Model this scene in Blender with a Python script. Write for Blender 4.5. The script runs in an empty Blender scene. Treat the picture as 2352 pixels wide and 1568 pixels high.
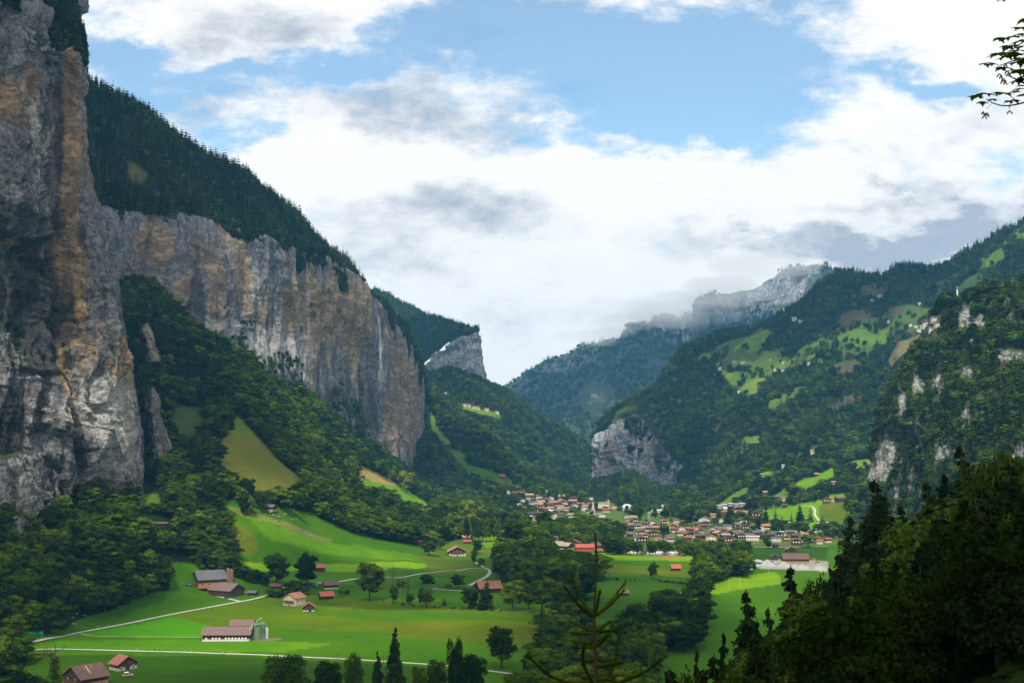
import bpy, bmesh, math, random
import numpy as np
from mathutils import Vector
from mathutils.bvhtree import BVHTree

rnd = random.Random(7)
rng = np.random.default_rng(11)
sc = bpy.context.scene
COL = sc.collection

# ------------------------------------------------------------------ camera, sky, sun, exposure
F = 2522.0; CX = 1176.0; CY = 784.0; HZ = 1030.0; CAMZ = 120.0
PITCH = math.atan((HZ - CY) / F)
cam_d = bpy.data.cameras.new("camera"); cam = bpy.data.objects.new("camera", cam_d); COL.objects.link(cam)
cam.location = (0, 0, CAMZ); cam.rotation_euler = (math.pi / 2 + PITCH, 0, 0)
cam_d.sensor_width = 36; cam_d.lens = 36 * F / 2352; cam_d.clip_start = 0.1; cam_d.clip_end = 60000
sc.camera = cam
SUN_EL = math.radians(52); SUN_AZ = math.radians(185)      # azimuth from +Y, clockwise: behind the camera
SUNV = Vector((math.sin(SUN_AZ) * math.cos(SUN_EL), math.cos(SUN_AZ) * math.cos(SUN_EL), math.sin(SUN_EL)))
sun_d = bpy.data.lights.new("sun", 'SUN'); sun = bpy.data.objects.new("sun", sun_d); COL.objects.link(sun)
sun_d.energy = 5.0; sun_d.angle = math.radians(0.53); sun_d.color = (1, .94, .81)
sun.rotation_euler = (-SUNV).to_track_quat('-Z', 'Y').to_euler(); sun.location = (0, -100, 900)
vs = sc.view_settings; vs.view_transform = 'Standard'; vs.look = 'None'; vs.exposure = 0.08; vs.gamma = 1; vs.use_curve_mapping = False
cy = sc.cycles
cy.use_denoising = True; cy.max_bounces = 5; cy.diffuse_bounces = 2; cy.glossy_bounces = 1; cy.transmission_bounces = 2
cy.volume_bounces = 3; cy.transparent_max_bounces = 12; cy.caustics_reflective = False; cy.caustics_refractive = False
cy.sample_clamp_indirect = 4

def rayd(x, y):
    u = (x - CX) / F; v = (CY - y) / F
    return np.array([u, math.cos(PITCH) - math.sin(PITCH) * v, math.sin(PITCH) + math.cos(PITCH) * v])
def P(x, y, d):
    r = rayd(x, y); t = d / r[1]
    return np.array([r[0] * t, d, CAMZ + r[2] * t])
def proj(p):
    p = np.asarray(p, float); q = p - np.array([0, 0, CAMZ])
    c, s = math.cos(PITCH), math.sin(PITCH)
    dep = q[..., 1] * c + q[..., 2] * s; up = -q[..., 1] * s + q[..., 2] * c
    dep = np.where(dep < .1, .1, dep)
    return CX + F * q[..., 0] / dep, CY - F * up / dep, dep
def uv(x, y):
    r = rayd(x, y); return r[0] / r[1], r[2] / r[1]

# ------------------------------------------------------------------ node helpers
class NT:
    def __init__(s, tree): s.t = tree
    def n(s, typ, **kw):
        nd = s.t.nodes.new(typ)
        for k, v in kw.items():
            if k.startswith('i_'):
                key = k[2:]; key = int(key) if key.isdigit() else key.replace('_', ' ')
                nd.inputs[key].default_value = v
            else: setattr(nd, k, v)
        return nd
    def l(s, a, b): s.t.links.new(a, b)
    def math(s, op, a, b=None, c=None, clamp=False):
        nd = s.n('ShaderNodeMath', operation=op, use_clamp=clamp)
        for i, x in enumerate((a, b, c)):
            if x is None: continue
            if isinstance(x, (int, float)): nd.inputs[i].default_value = x
            else: s.l(x, nd.inputs[i])
        return nd.outputs[0]
    def mix(s, f, a, b, mode='MIX'):
        nd = s.n('ShaderNodeMix', data_type='RGBA', blend_type=mode)
        for i, x in ((0, f), (6, a), (7, b)):
            if isinstance(x, (int, float)): nd.inputs[i].default_value = x
            elif isinstance(x, tuple): nd.inputs[i].default_value = (*x, 1)
            else: s.l(x, nd.inputs[i])
        return nd.outputs[2]
    def sstep(s, x, lo, hi):
        nd = s.n('ShaderNodeMapRange', interpolation_type='SMOOTHSTEP')
        s.l(x, nd.inputs[0]); nd.inputs[1].default_value = lo; nd.inputs[2].default_value = hi
        return nd.outputs[0]
    def noise(s, vec, scale, detail=4, rough=.55, out=0):
        nd = s.n('ShaderNodeTexNoise'); nd.inputs['Scale'].default_value = scale
        nd.inputs['Detail'].default_value = detail; nd.inputs['Roughness'].default_value = rough
        if vec is not None: s.l(vec, nd.inputs['Vector'])
        return nd.outputs[out]
    def vmath(s, op, a, b=None):
        nd = s.n('ShaderNodeVectorMath', operation=op)
        for i, x in enumerate((a, b)):
            if x is None: continue
            if isinstance(x, tuple): nd.inputs[i].default_value = x
            else: s.l(x, nd.inputs[i])
        return nd

def make_world():
    w = bpy.data.worlds.new("World"); sc.world = w; w.use_nodes = True
    t = NT(w.node_tree); w.node_tree.nodes.clear()
    out = t.n('ShaderNodeOutputWorld')
    sky = t.n('ShaderNodeTexSky', sky_type='NISHITA', sun_disc=False, sun_elevation=SUN_EL, sun_rotation=SUN_AZ,
              altitude=900, air_density=1.0, dust_density=1.0, ozone_density=1.2)
    bg1 = t.n('ShaderNodeBackground'); bg1.inputs[1].default_value = SKY_S
    t.l(t.vmath('MULTIPLY', sky.outputs[0], (1.10, 1.36, 1.30)).outputs[0], bg1.inputs[0])
    tc = t.n('ShaderNodeTexCoord'); sep = t.n('ShaderNodeSeparateXYZ'); t.l(tc.outputs['Generated'], sep.inputs[0])
    ay = t.math('MAXIMUM', t.math('ABSOLUTE', sep.outputs[1]), .2)
    u = t.math('DIVIDE', sep.outputs[0], ay); v = t.math('DIVIDE', sep.outputs[2], ay)
    cmb = t.n('ShaderNodeCombineXYZ'); t.l(u, cmb.inputs[0]); t.l(v, cmb.inputs[1])
    base = cmb.outputs[0]
    strv = t.vmath('MULTIPLY', base, (1, 1.9, 1)).outputs[0]
    n1 = t.noise(strv, 5.5, 8, .58, 1)
    warp = t.vmath('MULTIPLY', t.vmath('SUBTRACT', n1, (.5, .5, .5)).outputs[0], (.26, .15, 0)).outputs[0]
    n2 = t.noise(strv, 26, 6, .6, 1)
    warp2 = t.vmath('MULTIPLY', t.vmath('SUBTRACT', n2, (.5, .5, .5)).outputs[0], (.07, .045, 0)).outputs[0]
    pos = t.vmath('ADD', t.vmath('ADD', base, warp).outputs[0], warp2).outputs[0]
    def field(blobs):
        acc = None
        for (x, y, rx, ry, a) in blobs:
            cu, cv = uv(x, y)
            d = t.vmath('MULTIPLY', t.vmath('SUBTRACT', pos, (cu, cv, 0)).outputs[0], (F / rx, F / ry, 0)).outputs[0]
            q = t.vmath('DOT_PRODUCT', d, d).outputs['Value']
            g = t.math('MULTIPLY', t.math('POWER', 2.718, t.math('MULTIPLY', q, -1.0)), a)
            acc = g if acc is None else t.math('ADD', acc, g)
        return acc
    blue = field([(1420, 140, 430, 135, 1.25), (1050, 60, 300, 80, .85), (1740, 70, 230, 130, .9), (430, 190, 240, 80, 1.0), (760, 130, 260, 45, .8), (590, 285, 110, 34, .8),
                  (270, 110, 170, 90, .75), (1760, 240, 200, 70, .8), (2080, 175, 110, 42, .85), (2310, 400, 110, 60, .7), (500, 320, 60, 34, .5), (1450, 265, 280, 50, .7), (640, 40, 220, 45, -.45), (960, 115, 100, 28, -.3), (450, 215, 90, 34, -.35)])
    grey = field([(640, 40, 270, 65, .8), (930, 215, 330, 60, .95), (1180, 270, 150, 45, .7), (1050, 500, 260, 65, .85), (900, 590, 180, 60, .55),
                  (470, 215, 150, 45, .55), (1120, 730, 170, 80, .35), (1400, 720, 260, 70, .38), (2050, 540, 330, 46, 1.9), (1830, 520, 130, 36, .7), (1960, 440, 150, 30, .8), (2260, 500, 170, 50, .8), (2200, 280, 200, 60, .45),
                  (1060, 120, 100, 30, .5), (1900, 210, 110, 36, .45), (1150, 200, 70, 22, -.6), (1500, 560, 200, 60, .18), (300, 200, 180, 80, .3), (2250, 120, 150, 80, .25)])
    nb = t.noise(strv, 9, 8, .62)
    nf = t.noise(strv, 40, 5, .6)
    nsum = t.math('ADD', t.math('MULTIPLY', t.math('SUBTRACT', nb, .5), 1.7), t.math('MULTIPLY', t.math('SUBTRACT', nf, .5), .8))
    bm = t.math('MULTIPLY', t.sstep(t.math('ADD', blue, nsum), .12, 1.0), .88)
    gsum = t.math('MULTIPLY', t.math('SUBTRACT', nb, .5), 1.5)
    gm = t.math('ADD', t.sstep(t.math('ADD', grey, gsum), .05, 1.25), t.math('MULTIPLY', t.sstep(t.math('ADD', grey, nsum), .95, 1.9), .55))
    puff = t.math('MULTIPLY', t.sstep(nf, .3, .7), .06)
    gm = t.math('MULTIPLY', gm, t.math('ADD', .55, t.math('MULTIPLY', t.sstep(t.math('ADD', t.math('MULTIPLY', nb, .85), t.math('MULTIPLY', nf, .15)), .36, .62), .6)))
    ccol = t.mix(gm, (1.0, .985, .96), (.42, .47, .55))
    ccol2 = t.mix(puff, ccol, (.80, .82, .85))
    bg2 = t.n('ShaderNodeBackground'); t.l(ccol2, bg2.inputs[0]); bg2.inputs[1].default_value = CLOUD_S
    mx = t.n('ShaderNodeMixShader'); t.l(bm, mx.inputs[0]); t.l(bg2.outputs[0], mx.inputs[1]); t.l(bg1.outputs[0], mx.inputs[2])
    t.l(mx.outputs[0], out.inputs[0])
    w.cycles.sampling_method = 'MANUAL'; w.cycles.sample_map_resolution = 512
SKY_S = 0.15; CLOUD_S = 1.08
make_world()

# ------------------------------------------------------------------ numpy noise
def _h(ix, iy, iz):
    n = (ix.astype(np.int64) * 374761393 + iy.astype(np.int64) * 668265263 + iz.astype(np.int64) * 1442695041) & 0xffffffff
    n = ((n ^ (n >> 13)) * 1274126177) & 0xffffffff
    n = (n ^ (n >> 16)) & 0xffff
    return n.astype(np.float64) / 32767.5 - 1
def vn(p):
    i = np.floor(p); f = p - i; f = f * f * (3 - 2 * f); i = i.astype(np.int64); r = 0
    for a in (0, 1):
        wx = f[..., 0] if a else 1 - f[..., 0]
        for b in (0, 1):
            wy = f[..., 1] if b else 1 - f[..., 1]
            for c in (0, 1):
                wz = f[..., 2] if c else 1 - f[..., 2]
                r = r + wx * wy * wz * _h(i[..., 0] + a, i[..., 1] + b, i[..., 2] + c)
    return r
def fbm(p, o=4, g=.5):
    r = 0; a = 1; q = p.copy()
    for _ in range(o):
        r = r + a * vn(q); q = q * 2.03 + 17.3; a *= g
    return r
def ridged(p, o=4):
    r = 0; a = 1; q = p.copy()
    for _ in range(o):
        r = r + a * (1 - 2 * np.abs(vn(q))); q = q * 2.07 + 9.1; a *= .5
    return r
def inpoly(x, y, poly):
    xs_ = [p[0] for p in poly]; ys_ = [p[1] for p in poly]; x = np.asarray(x); y = np.asarray(y)
    box = (x > min(xs_)) & (x < max(xs_)) & (y > min(ys_)) & (y < max(ys_)); full = np.zeros(x.shape, bool)
    if not box.any(): return full
    full[box] = _inpoly(x[box], y[box], poly); return full
def _inpoly(x, y, poly):
    c = np.zeros(np.shape(x), bool); n = len(poly)
    for i in range(n):
        x1, y1 = poly[i]; x2, y2 = poly[(i + 1) % n]
        if y1 == y2: continue
        k = ((y1 > y) != (y2 > y)) & (x < (x2 - x1) * (y - y1) / (y2 - y1) + x1)
        c ^= k
    return c

# ------------------------------------------------------------------ object helpers
def tag(o, label=None, cat=None, group=None, kind=None):
    if label: o['label'] = label
    if cat: o['category'] = cat
    if group: o['group'] = group
    if kind: o['kind'] = kind
    return o
def mesh_np(name, V, Fc, smooth=False):
    me = bpy.data.meshes.new(name); V = np.asarray(V, np.float32).reshape(-1, 3)
    Fc = np.asarray(Fc, np.int32); k = Fc.shape[1]; n = len(Fc)
    me.vertices.add(len(V)); me.vertices.foreach_set('co', V.ravel())
    me.loops.add(n * k); me.loops.foreach_set('vertex_index', Fc.ravel())
    me.polygons.add(n); me.polygons.foreach_set('loop_start', np.arange(0, n * k, k, dtype=np.int32))
    me.update(calc_edges=True)
    if smooth: me.polygons.foreach_set('use_smooth', np.ones(n, bool))
    return me
def link(name, me, mat=None, parent=None):
    o = bpy.data.objects.new(name, me); COL.objects.link(o)
    if mat is not None and (len(me.materials) == 0): me.materials.append(mat)
    if parent: o.parent = parent
    return o
def empty(name, loc, rz=0, label=None, cat=None, group=None):
    o = bpy.data.objects.new(name, None); COL.objects.link(o); o.location = loc; o.rotation_euler = (0, 0, rz); o.empty_display_size = 1
    return tag(o, label, cat, group)
class MB:
    """collects boxes, prisms and tubes into one mesh"""
    def __init__(s): s.v = []; s.f = []
    def add(s, v, f):
        b = len(s.v); s.v += [tuple(q) for q in v]; s.f += [tuple(b + i for i in q) for q in f]; return s
    def box(s, x0, x1, y0, y1, z0, z1):
        return s.add([(x0, y0, z0), (x1, y0, z0), (x1, y1, z0), (x0, y1, z0), (x0, y0, z1), (x1, y0, z1), (x1, y1, z1), (x0, y1, z1)],
                     [(0, 3, 2, 1), (4, 5, 6, 7), (0, 1, 5, 4), (1, 2, 6, 5), (2, 3, 7, 6), (3, 0, 4, 7)])
    def prism(s, prof, axis, a, b):
        n = len(prof); v = []
        for t in (a, b):
            for (p, q) in prof: v.append((t, p, q) if axis == 'x' else (p, t, q) if axis == 'y' else (p, q, t))
        return s.add(v, [tuple(range(n))[::-1], tuple(range(n, 2 * n))] + [(i, (i + 1) % n, n + (i + 1) % n, n + i) for i in range(n)])
    def tube(s, pts, rads, k=7, cap=True):
        pts = [Vector(p) for p in pts]; b = len(s.v); n = len(pts)
        for i, p in enumerate(pts):
            d = (pts[min(i + 1, n - 1)] - pts[max(i - 1, 0)]).normalized()
            a = d.orthogonal().normalized() if abs(d.z) < .95 else Vector((1, 0, 0)); a = (a - d * a.dot(d)).normalized(); c = d.cross(a)
            for j in range(k):
                t = 2 * math.pi * j / k; s.v.append(tuple(p + (a * math.cos(t) + c * math.sin(t)) * rads[i]))
        for i in range(n - 1):
            for j in range(k):
                s.f.append((b + i * k + j, b + i * k + (j + 1) % k, b + (i + 1) * k + (j + 1) % k, b + (i + 1) * k + j))
        if cap:
            s.f.append(tuple(b + j for j in range(k))[::-1]); s.f.append(tuple(b + (n - 1) * k + j for j in range(k)))
        return s
    def build(s, name, mat, parent=None, smooth=False):
        me = bpy.data.meshes.new(name); me.from_pydata(s.v, [], s.f); me.update()
        if smooth:
            for p in me.polygons: p.use_smooth = True
        return link(name, me, mat, parent)

# ------------------------------------------------------------------ materials
_m = {}
def pmat(name, c, rough=.9, var=.25, scale=1.2, spec=.2, streak=False, metal=0):
    if name in _m: return _m[name]
    m = bpy.data.materials.new(name); m.use_nodes = True; t = NT(m.node_tree)
    b = m.node_tree.nodes['Principled BSDF']; tc = t.n('ShaderNodeTexCoord')
    v = tc.outputs['Object']
    if streak: v = t.vmath('MULTIPLY', v, (1, 1, .15)).outputs[0]
    n = t.noise(v, scale, 5, .6)
    k = t.sstep(n, .3, .7)
    dk = tuple(x * (1 - var) for x in c); lt = tuple(min(1, x * (1 + var * .7)) for x in c)
    t.l(t.mix(k, dk, lt), b.inputs['Base Color']); b.inputs['Roughness'].default_value = rough
    b.inputs['Specular IOR Level'].default_value = spec; b.inputs['Metallic'].default_value = metal
    _m[name] = m; return m
def land_mat(name, bump=.4, veg=False):
    """land cover: colour attribute (ground cover, some sunlight painted in) broken up by noise"""
    m = bpy.data.materials.new(name); m.use_nodes = True; t = NT(m.node_tree)
    b = m.node_tree.nodes['Principled BSDF']; at = t.n('ShaderNodeAttribute', attribute_name='Col'); tc = t.n('ShaderNodeTexCoord'); ob = tc.outputs['Object']
    n1 = t.noise(ob, .012, 5, .6); n2 = t.noise(ob, .12, 4, .65); n3 = t.noise(ob, 1.1, 3, .7)
    n4 = t.noise(t.vmath('MULTIPLY', ob, (.05, .55, .3)).outputs[0], .5, 3, .6)
    f = t.math('ADD', t.math('ADD', t.math('MULTIPLY', n1, .55), t.math('MULTIPLY', n2, .5)), t.math('ADD', t.math('MULTIPLY', n3, .45), t.math('MULTIPLY', n4, .55)))
    k = t.math('ADD', t.math('MULTIPLY', f, 1.0), 0.0)
    sv = t.n('ShaderNodeVectorMath', operation='SCALE'); t.l(at.outputs['Color'], sv.inputs[0]); t.l(k, sv.inputs['Scale'])
    hue = t.mix(t.sstep(n1, .42, .66), sv.outputs[0], t.vmath('MULTIPLY', sv.outputs[0], (1.3, 1.04, .9)).outputs[0])
    t.l(hue, b.inputs['Base Color']); b.inputs['Roughness'].default_value = 1; b.inputs['Specular IOR Level'].default_value = .05
    bp = t.n('ShaderNodeBump'); bp.inputs['Strength'].default_value = bump; bp.inputs['Distance'].default_value = 1.0
    t.l(t.math('ADD', n2, n3), bp.inputs['Height']); t.l(bp.outputs[0], b.inputs['Normal'])
    return m
def rock_mat(name, grey=(.185, .182, .185), ochre=(.36, .235, .12), dark=(.035, .037, .042), pale=(.5, .48, .45), s=1.0, soft=False):
    """attribute Rk: r = ochre, g = dark stain / vegetation / painted recess shade, b = pale rock / painted sun highlight"""
    m = bpy.data.materials.new(name); m.use_nodes = True; t = NT(m.node_tree)
    b = m.node_tree.nodes['Principled BSDF']; at = t.n('ShaderNodeAttribute', attribute_name='Rk'); tc = t.n('ShaderNodeTexCoord'); ob = tc.outputs['Object']
    sp = t.n('ShaderNodeSeparateColor'); t.l(at.outputs['Color'], sp.inputs[0])
    wv = t.vmath('MULTIPLY', t.vmath('SUBTRACT', t.noise(ob, .02 * s, 3, .6, 1), (.5, .5, .5)).outputs[0], (30, 30, 30)).outputs[0]
    wob = t.vmath('ADD', ob, wv).outputs[0]
    st = t.vmath('MULTIPLY', wob, (1, 1, .12)).outputs[0]; st2 = t.vmath('MULTIPLY', wob, (1, 1, .3)).outputs[0]
    hz = t.vmath('MULTIPLY', wob, (.35, .35, 1)).outputs[0]
    n_st = t.noise(st, .045 * s, 6, .62); n_st2 = t.noise(st, .16 * s, 4, .6); n_o = t.noise(st2, .022 * s, 5, .6); n_f = t.noise(wob, .25 * s, 5, .7); n_h = t.noise(hz, .1 * s, 4, .65)
    g1 = t.mix(t.sstep(t.math('ADD', t.math('MULTIPLY', n_f, .5), t.math('MULTIPLY', n_st2, .5)), .38, .62), tuple(x * .45 for x in grey), tuple(x * 1.5 for x in grey))
    o1 = t.mix(t.sstep(n_h, .35, .65), tuple(x * .65 for x in ochre), tuple(min(1, x * 1.35) for x in ochre))
    om = t.sstep(t.math('ADD', n_o, t.math('MULTIPLY', sp.outputs[0], .30)), .53, .66)
    c = t.mix(t.math('MULTIPLY', om, .85), g1, o1)
    pm = t.sstep(t.math('ADD', t.math('MULTIPLY', n_st2, .6), t.math('ADD', t.math('MULTIPLY', n_f, .4), t.math('MULTIPLY', sp.outputs[2], .4))), .60, .78)
    c = t.mix(t.math('MULTIPLY', pm, .8), c, pale)
    dm = t.sstep(t.math('ADD', n_st, t.math('MULTIPLY', sp.outputs[1], .42)), .56, .70)
    c = t.mix(t.math('MULTIPLY', dm, .8), c, dark)
    crack = t.sstep(t.math('ABSOLUTE', t.math('SUBTRACT', n_h, .5)), .0, .035)
    c = t.mix(t.math('MULTIPLY', t.math('SUBTRACT', 1, crack), .55), c, tuple(x * .5 for x in dark))
    geo = t.n('ShaderNodeNewGeometry'); sn = t.n('ShaderNodeSeparateXYZ'); t.l(geo.outputs['Normal'], sn.inputs[0])
    gr = t.sstep(t.math('ADD', sn.outputs[2], t.math('MULTIPLY', t.math('SUBTRACT', n_f, .5), .9)), .60, .78)
    c = t.mix(t.math('MULTIPLY', gr, .85), c, (.045, .075, .018))
    t.l(c, b.inputs['Base Color']); b.inputs['Roughness'].default_value = 1; b.inputs['Specular IOR Level'].default_value = .1
    bp = t.n('ShaderNodeBump'); bp.inputs['Strength'].default_value = .6 if soft else 1.0; bp.inputs['Distance'].default_value = (3.0 if soft else 5.0) / s
    hh = t.math('ADD', t.math('MULTIPLY', n_st2, .8), t.math('ADD', n_f, t.math('MULTIPLY', n_h, .9)))
    t.l(hh, bp.inputs['Height']); t.l(bp.outputs[0], b.inputs['Normal'])
    return m
def leaf_mat(name, c1, c2, tr=.3, size=.35):
    m = bpy.data.materials.new(name); m.use_nodes = True; nt = m.node_tree; nt.nodes.clear(); t = NT(nt)
    out = t.n('ShaderNodeOutputMaterial'); oi = t.n('ShaderNodeObjectInfo'); tc = t.n('ShaderNodeTexCoord')
    geo = t.n('ShaderNodeNewGeometry')
    n = t.noise(tc.outputs['Object'], 7, 3, .6)
    pn = t.noise(geo.outputs['Position'], .011, 4, .6)
    k = t.math('ADD', t.math('MULTIPLY', oi.outputs['Random'], .7), t.math('ADD', t.math('MULTIPLY', t.math('SUBTRACT', n, .5), .8), t.math('MULTIPLY', t.math('SUBTRACT', pn, .52), 2.6)), clamp=True)
    c = t.mix(k, c1, c2)
    c = t.mix(t.math('MULTIPLY', t.math('GREATER_THAN', t.math('FRACT', t.math('MULTIPLY', oi.outputs['Random'], 37.7)), .86), .7), c, tuple(min(.2, x * 1.45) for x in c2))
    pv = t.math('ADD', t.math('MULTIPLY', geo.outputs['Random Per Island'], .8), .6)
    sv = t.n('ShaderNodeVectorMath', operation='SCALE'); t.l(c, sv.inputs[0]); t.l(pv, sv.inputs['Scale'])
    d = t.n('ShaderNodeBsdfDiffuse'); t.l(sv.outputs[0], d.inputs[0]); tl = t.n('ShaderNodeBsdfTranslucent')
    t.l(t.vmath('MULTIPLY', sv.outputs[0], (1.2, 1.35, .5)).outputs[0], tl.inputs[0])
    mx = t.n('ShaderNodeMixShader'); mx.inputs[0].default_value = tr; t.l(d.outputs[0], mx.inputs[1]); t.l(tl.outputs[0], mx.inputs[2])
    t.l(mx.outputs[0], out.inputs[0]); return m

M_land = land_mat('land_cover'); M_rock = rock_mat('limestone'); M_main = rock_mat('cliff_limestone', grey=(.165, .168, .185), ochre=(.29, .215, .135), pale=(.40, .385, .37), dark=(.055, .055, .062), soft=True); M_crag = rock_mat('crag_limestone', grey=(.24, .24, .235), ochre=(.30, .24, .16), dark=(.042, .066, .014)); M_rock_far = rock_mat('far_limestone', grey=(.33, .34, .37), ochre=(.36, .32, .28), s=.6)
M_leaf = leaf_mat('broad_leaves', (.013, .032, .003), (.092, .148, .007)); M_needle = leaf_mat('spruce_needles', (.007, .019, .004), (.044, .072, .009), .12)
M_lime = leaf_mat('lime_leaves', (.12, .17, .02), (.17, .21, .03)); M_darkleaf = leaf_mat('dark_leaves', (.028, .05, .009), (.06, .09, .012), .2)
M_deadneedle = leaf_mat('dead_needles', (.07, .035, .018), (.10, .05, .025), .1); M_purple = leaf_mat('copper_leaves', (.012, .008, .012), (.022, .012, .018), .1)
M_bark = pmat('bark', (.06, .045, .032), streak=True, scale=4)
M_barkpale = pmat('pale_bark', (.16, .14, .11), streak=True, scale=4)

# land colours
C_FOR = (.010, .020, .005); C_GRASS = (.038, .115, .001); C_LIME = (.105, .23, .003); C_DEEP = (.021, .068, .001); C_OLIVE = (.072, .108, .003)
C_DRY = (.19, .15, .035); C_STRAW = (.27, .22, .07); C_ROCKY = (.20, .19, .17); C_MEAD = (.085, .16, .012); C_GRAV = (.26, .255, .24); C_DIRT = (.16, .12, .08)

# ------------------------------------------------------------------ lofts
def cr(A, t):
    n = A.shape[0]; t = np.clip(t, 0, n - 1.000001); i = t.astype(int); f = (t - i)[:, None, None] if A.ndim == 3 else (t - i)[:, None]
    a = A[np.maximum(i - 1, 0)]; b = A[i]; c = A[np.minimum(i + 1, n - 1)]; d = A[np.minimum(i + 2, n - 1)]
    m1 = (c - a) * .42; m2 = (d - b) * .42
    return (2 * f ** 3 - 3 * f ** 2 + 1) * b + (f ** 3 - 2 * f ** 2 + f) * m1 + (-2 * f ** 3 + 3 * f ** 2) * c + (f ** 3 - f ** 2) * m2
def grid_normals(V):
    du = np.gradient(V, axis=1); dv = np.gradient(V, axis=0); n = np.cross(du, dv); L = np.linalg.norm(n, axis=-1, keepdims=True)
    return n / np.maximum(L, 1e-9)
ALLBVH_V = []; ALLBVH_F = []; SURF = {}
def loft(name, rows, nu, nv, disp, mat, cover=None, rk=None, bvh=True, flip=False, xyz=False, smooth=True):
    R = np.array([[p if xyz else (P(*p[:3]) if len(p) == 3 else [*P(*p[:3])[:2], p[3]]) for p in r] for r in rows], float)
    A = cr(R, np.linspace(0, R.shape[0] - 1, nv)); A = cr(A.transpose(1, 0, 2), np.linspace(0, R.shape[1] - 1, nu)).transpose(1, 0, 2)
    N = grid_normals(A)
    toward = -(A - np.array([0, 0, CAMZ])); sgn = np.sign(np.sum((N * toward)[..., :2], -1).mean() + N[..., 2].mean() * 200)
    if sgn < 0: N = -N
    if disp: A = A + N * disp(A)[..., None]
    return sheet(name, A, mat, cover, rk, bvh, sgn > 0, smooth)
def sheet(name, A, mat, cover=None, rk=None, bvh=True, good=True, smooth=True):
    nv, nu = A.shape[:2]; idx = np.arange(nv * nu).reshape(nv, nu)
    Fc = np.stack([idx[:-1, :-1], idx[:-1, 1:], idx[1:, 1:], idx[1:, :-1]], -1).reshape(-1, 4)
    if not good: Fc = Fc[:, ::-1]
    me = mesh_np(name, A, Fc, smooth); V = A.reshape(-1, 3)
    px, py, dep = proj(V)
    if cover is not None:
        c = cover(V, px, py); at = me.color_attributes.new('Col', 'FLOAT_COLOR', 'POINT')
        at.data.foreach_set('color', np.concatenate([c, np.ones((len(V), 1))], 1).astype(np.float32).ravel())
    if rk is not None:
        c = rk(V, px, py); at = me.color_attributes.new('Rk', 'FLOAT_COLOR', 'POINT')
        at.data.foreach_set('color', np.concatenate([c, np.ones((len(V), 1))], 1).astype(np.float32).ravel())
    o = link(name, me, mat); SURF[name] = A
    if bvh:
        b = sum(len(x) for x in ALLBVH_V); ALLBVH_V.append(V); ALLBVH_F.append(Fc + b)
    return o
def blobs(lst):
    def f(V, px, py):
        c = np.zeros((len(V), 3)); w = fbm(V * .02, 3) * 18
        for (x, y, rx, ry, ch, a) in lst:
            c[:, ch] += a * np.exp(-(((px + w - x) / rx) ** 2 + ((py + w - y) / ry) ** 2))
        return np.clip(c, 0, 1.2)
    return f
def cover_polys(base, lst, wob=11, ns=.03, kmin=.25):
    def f(V, px, py):
        c = np.tile(np.array(base), (len(V), 1)).astype(float)
        d = np.maximum(V[:, 1], 100); k = np.clip(900 / d, kmin, 1.2)
        wx = fbm(V * ns, 3) * wob * k; wy = fbm(V * ns + 50, 3) * wob * .5 * k
        for poly, col in lst: c[inpoly(px + wx, py + wy, poly)] = col
        return c
    return f
def wander(amp, s):
    return lambda A: fbm(A * s, 4) * amp
def rockdisp(a=14, s=1.0, big=1.5, edge=None, fine=1.0, top=0):
    def f(A):
        q = A * s; v = q * np.array([1, 1, .22])
        w = fbm(q * .012, 3)[..., None] * np.array([12, 12, 20.])
        r = ridged((v + w) * .019, 5) * a * .75 + fbm((v + w) * .075, 4) * a * .34 * fine + np.minimum(0, fbm((q + w) * np.array([.011, .011, .009]), 3) + .1) * a * big
        led = ridged((q + w) * np.array([.012, .012, .055]), 4) * a * .30
        r = r + led * fine; r = r - r.mean() + vn(q * .3) * .9 * fine
        if top: r = r * (.12 + .88 * np.clip(np.linspace(0, 1, A.shape[0])[:, None] / top, 0, 1))
        if edge:
            u = np.linspace(0, 1, A.shape[1])[None]; k = np.clip((u - edge[0]) / (edge[1] - edge[0]), 0, 1); r = r * (1 - k * .6) - k * edge[2]
        return r
    return f

# --- far ridge
def off(row, dx, dy, dz, y=None): return [tuple(P(*p) + np.array([dx, dy, dz])) for p in row]
far = [(1050, 960, 6600), (1120, 930, 6500), (1168, 893, 6400), (1215, 855, 6200), (1260, 838, 6200), (1310, 824, 6100), (1400, 790, 6000), (1450, 760, 5900), (1500, 747, 5900), (1532, 724, 6000), (1565, 748, 6000), (1606, 740, 5700), (1622, 697, 5600), (1650, 690, 5600), (1700, 680, 5600), (1760, 648, 5500), (1830, 627, 5400), (1885, 616, 5400), (1912, 634, 5300), (2000, 680, 5200), (2200, 700, 5000)]
farm = [(x, 1000 - (1000 - y) * .48 + 10, d - 900) for (x, y, d) in far]; farb = [(x, 1150, d - 1900) for (x, y, d) in far]
farm0 = [(x, 1000 - (1000 - y) * .8 + 6, d - 330) for (x, y, d) in far]
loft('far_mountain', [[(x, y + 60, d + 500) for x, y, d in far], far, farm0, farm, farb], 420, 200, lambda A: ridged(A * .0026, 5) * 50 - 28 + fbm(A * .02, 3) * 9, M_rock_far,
     rk=lambda V, px, py: np.clip(np.stack([0 * px, 1.15 - 1.2 * (np.exp(-((px - 1750) / 190) ** 2 - ((py - 680) / 75) ** 2)) - 1.1 * np.exp(-((px - 1370) / 34) ** 2 - ((py - 915) / 28) ** 2) - .9 * np.exp(-((px - 1540) / 70) ** 2 - ((py - 780) / 45) ** 2), .9 * np.exp(-((px - 1370) / 30) ** 2 - ((py - 915) / 26) ** 2)], 1), 0, 1.2))['kind'] = 'structure'
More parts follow.
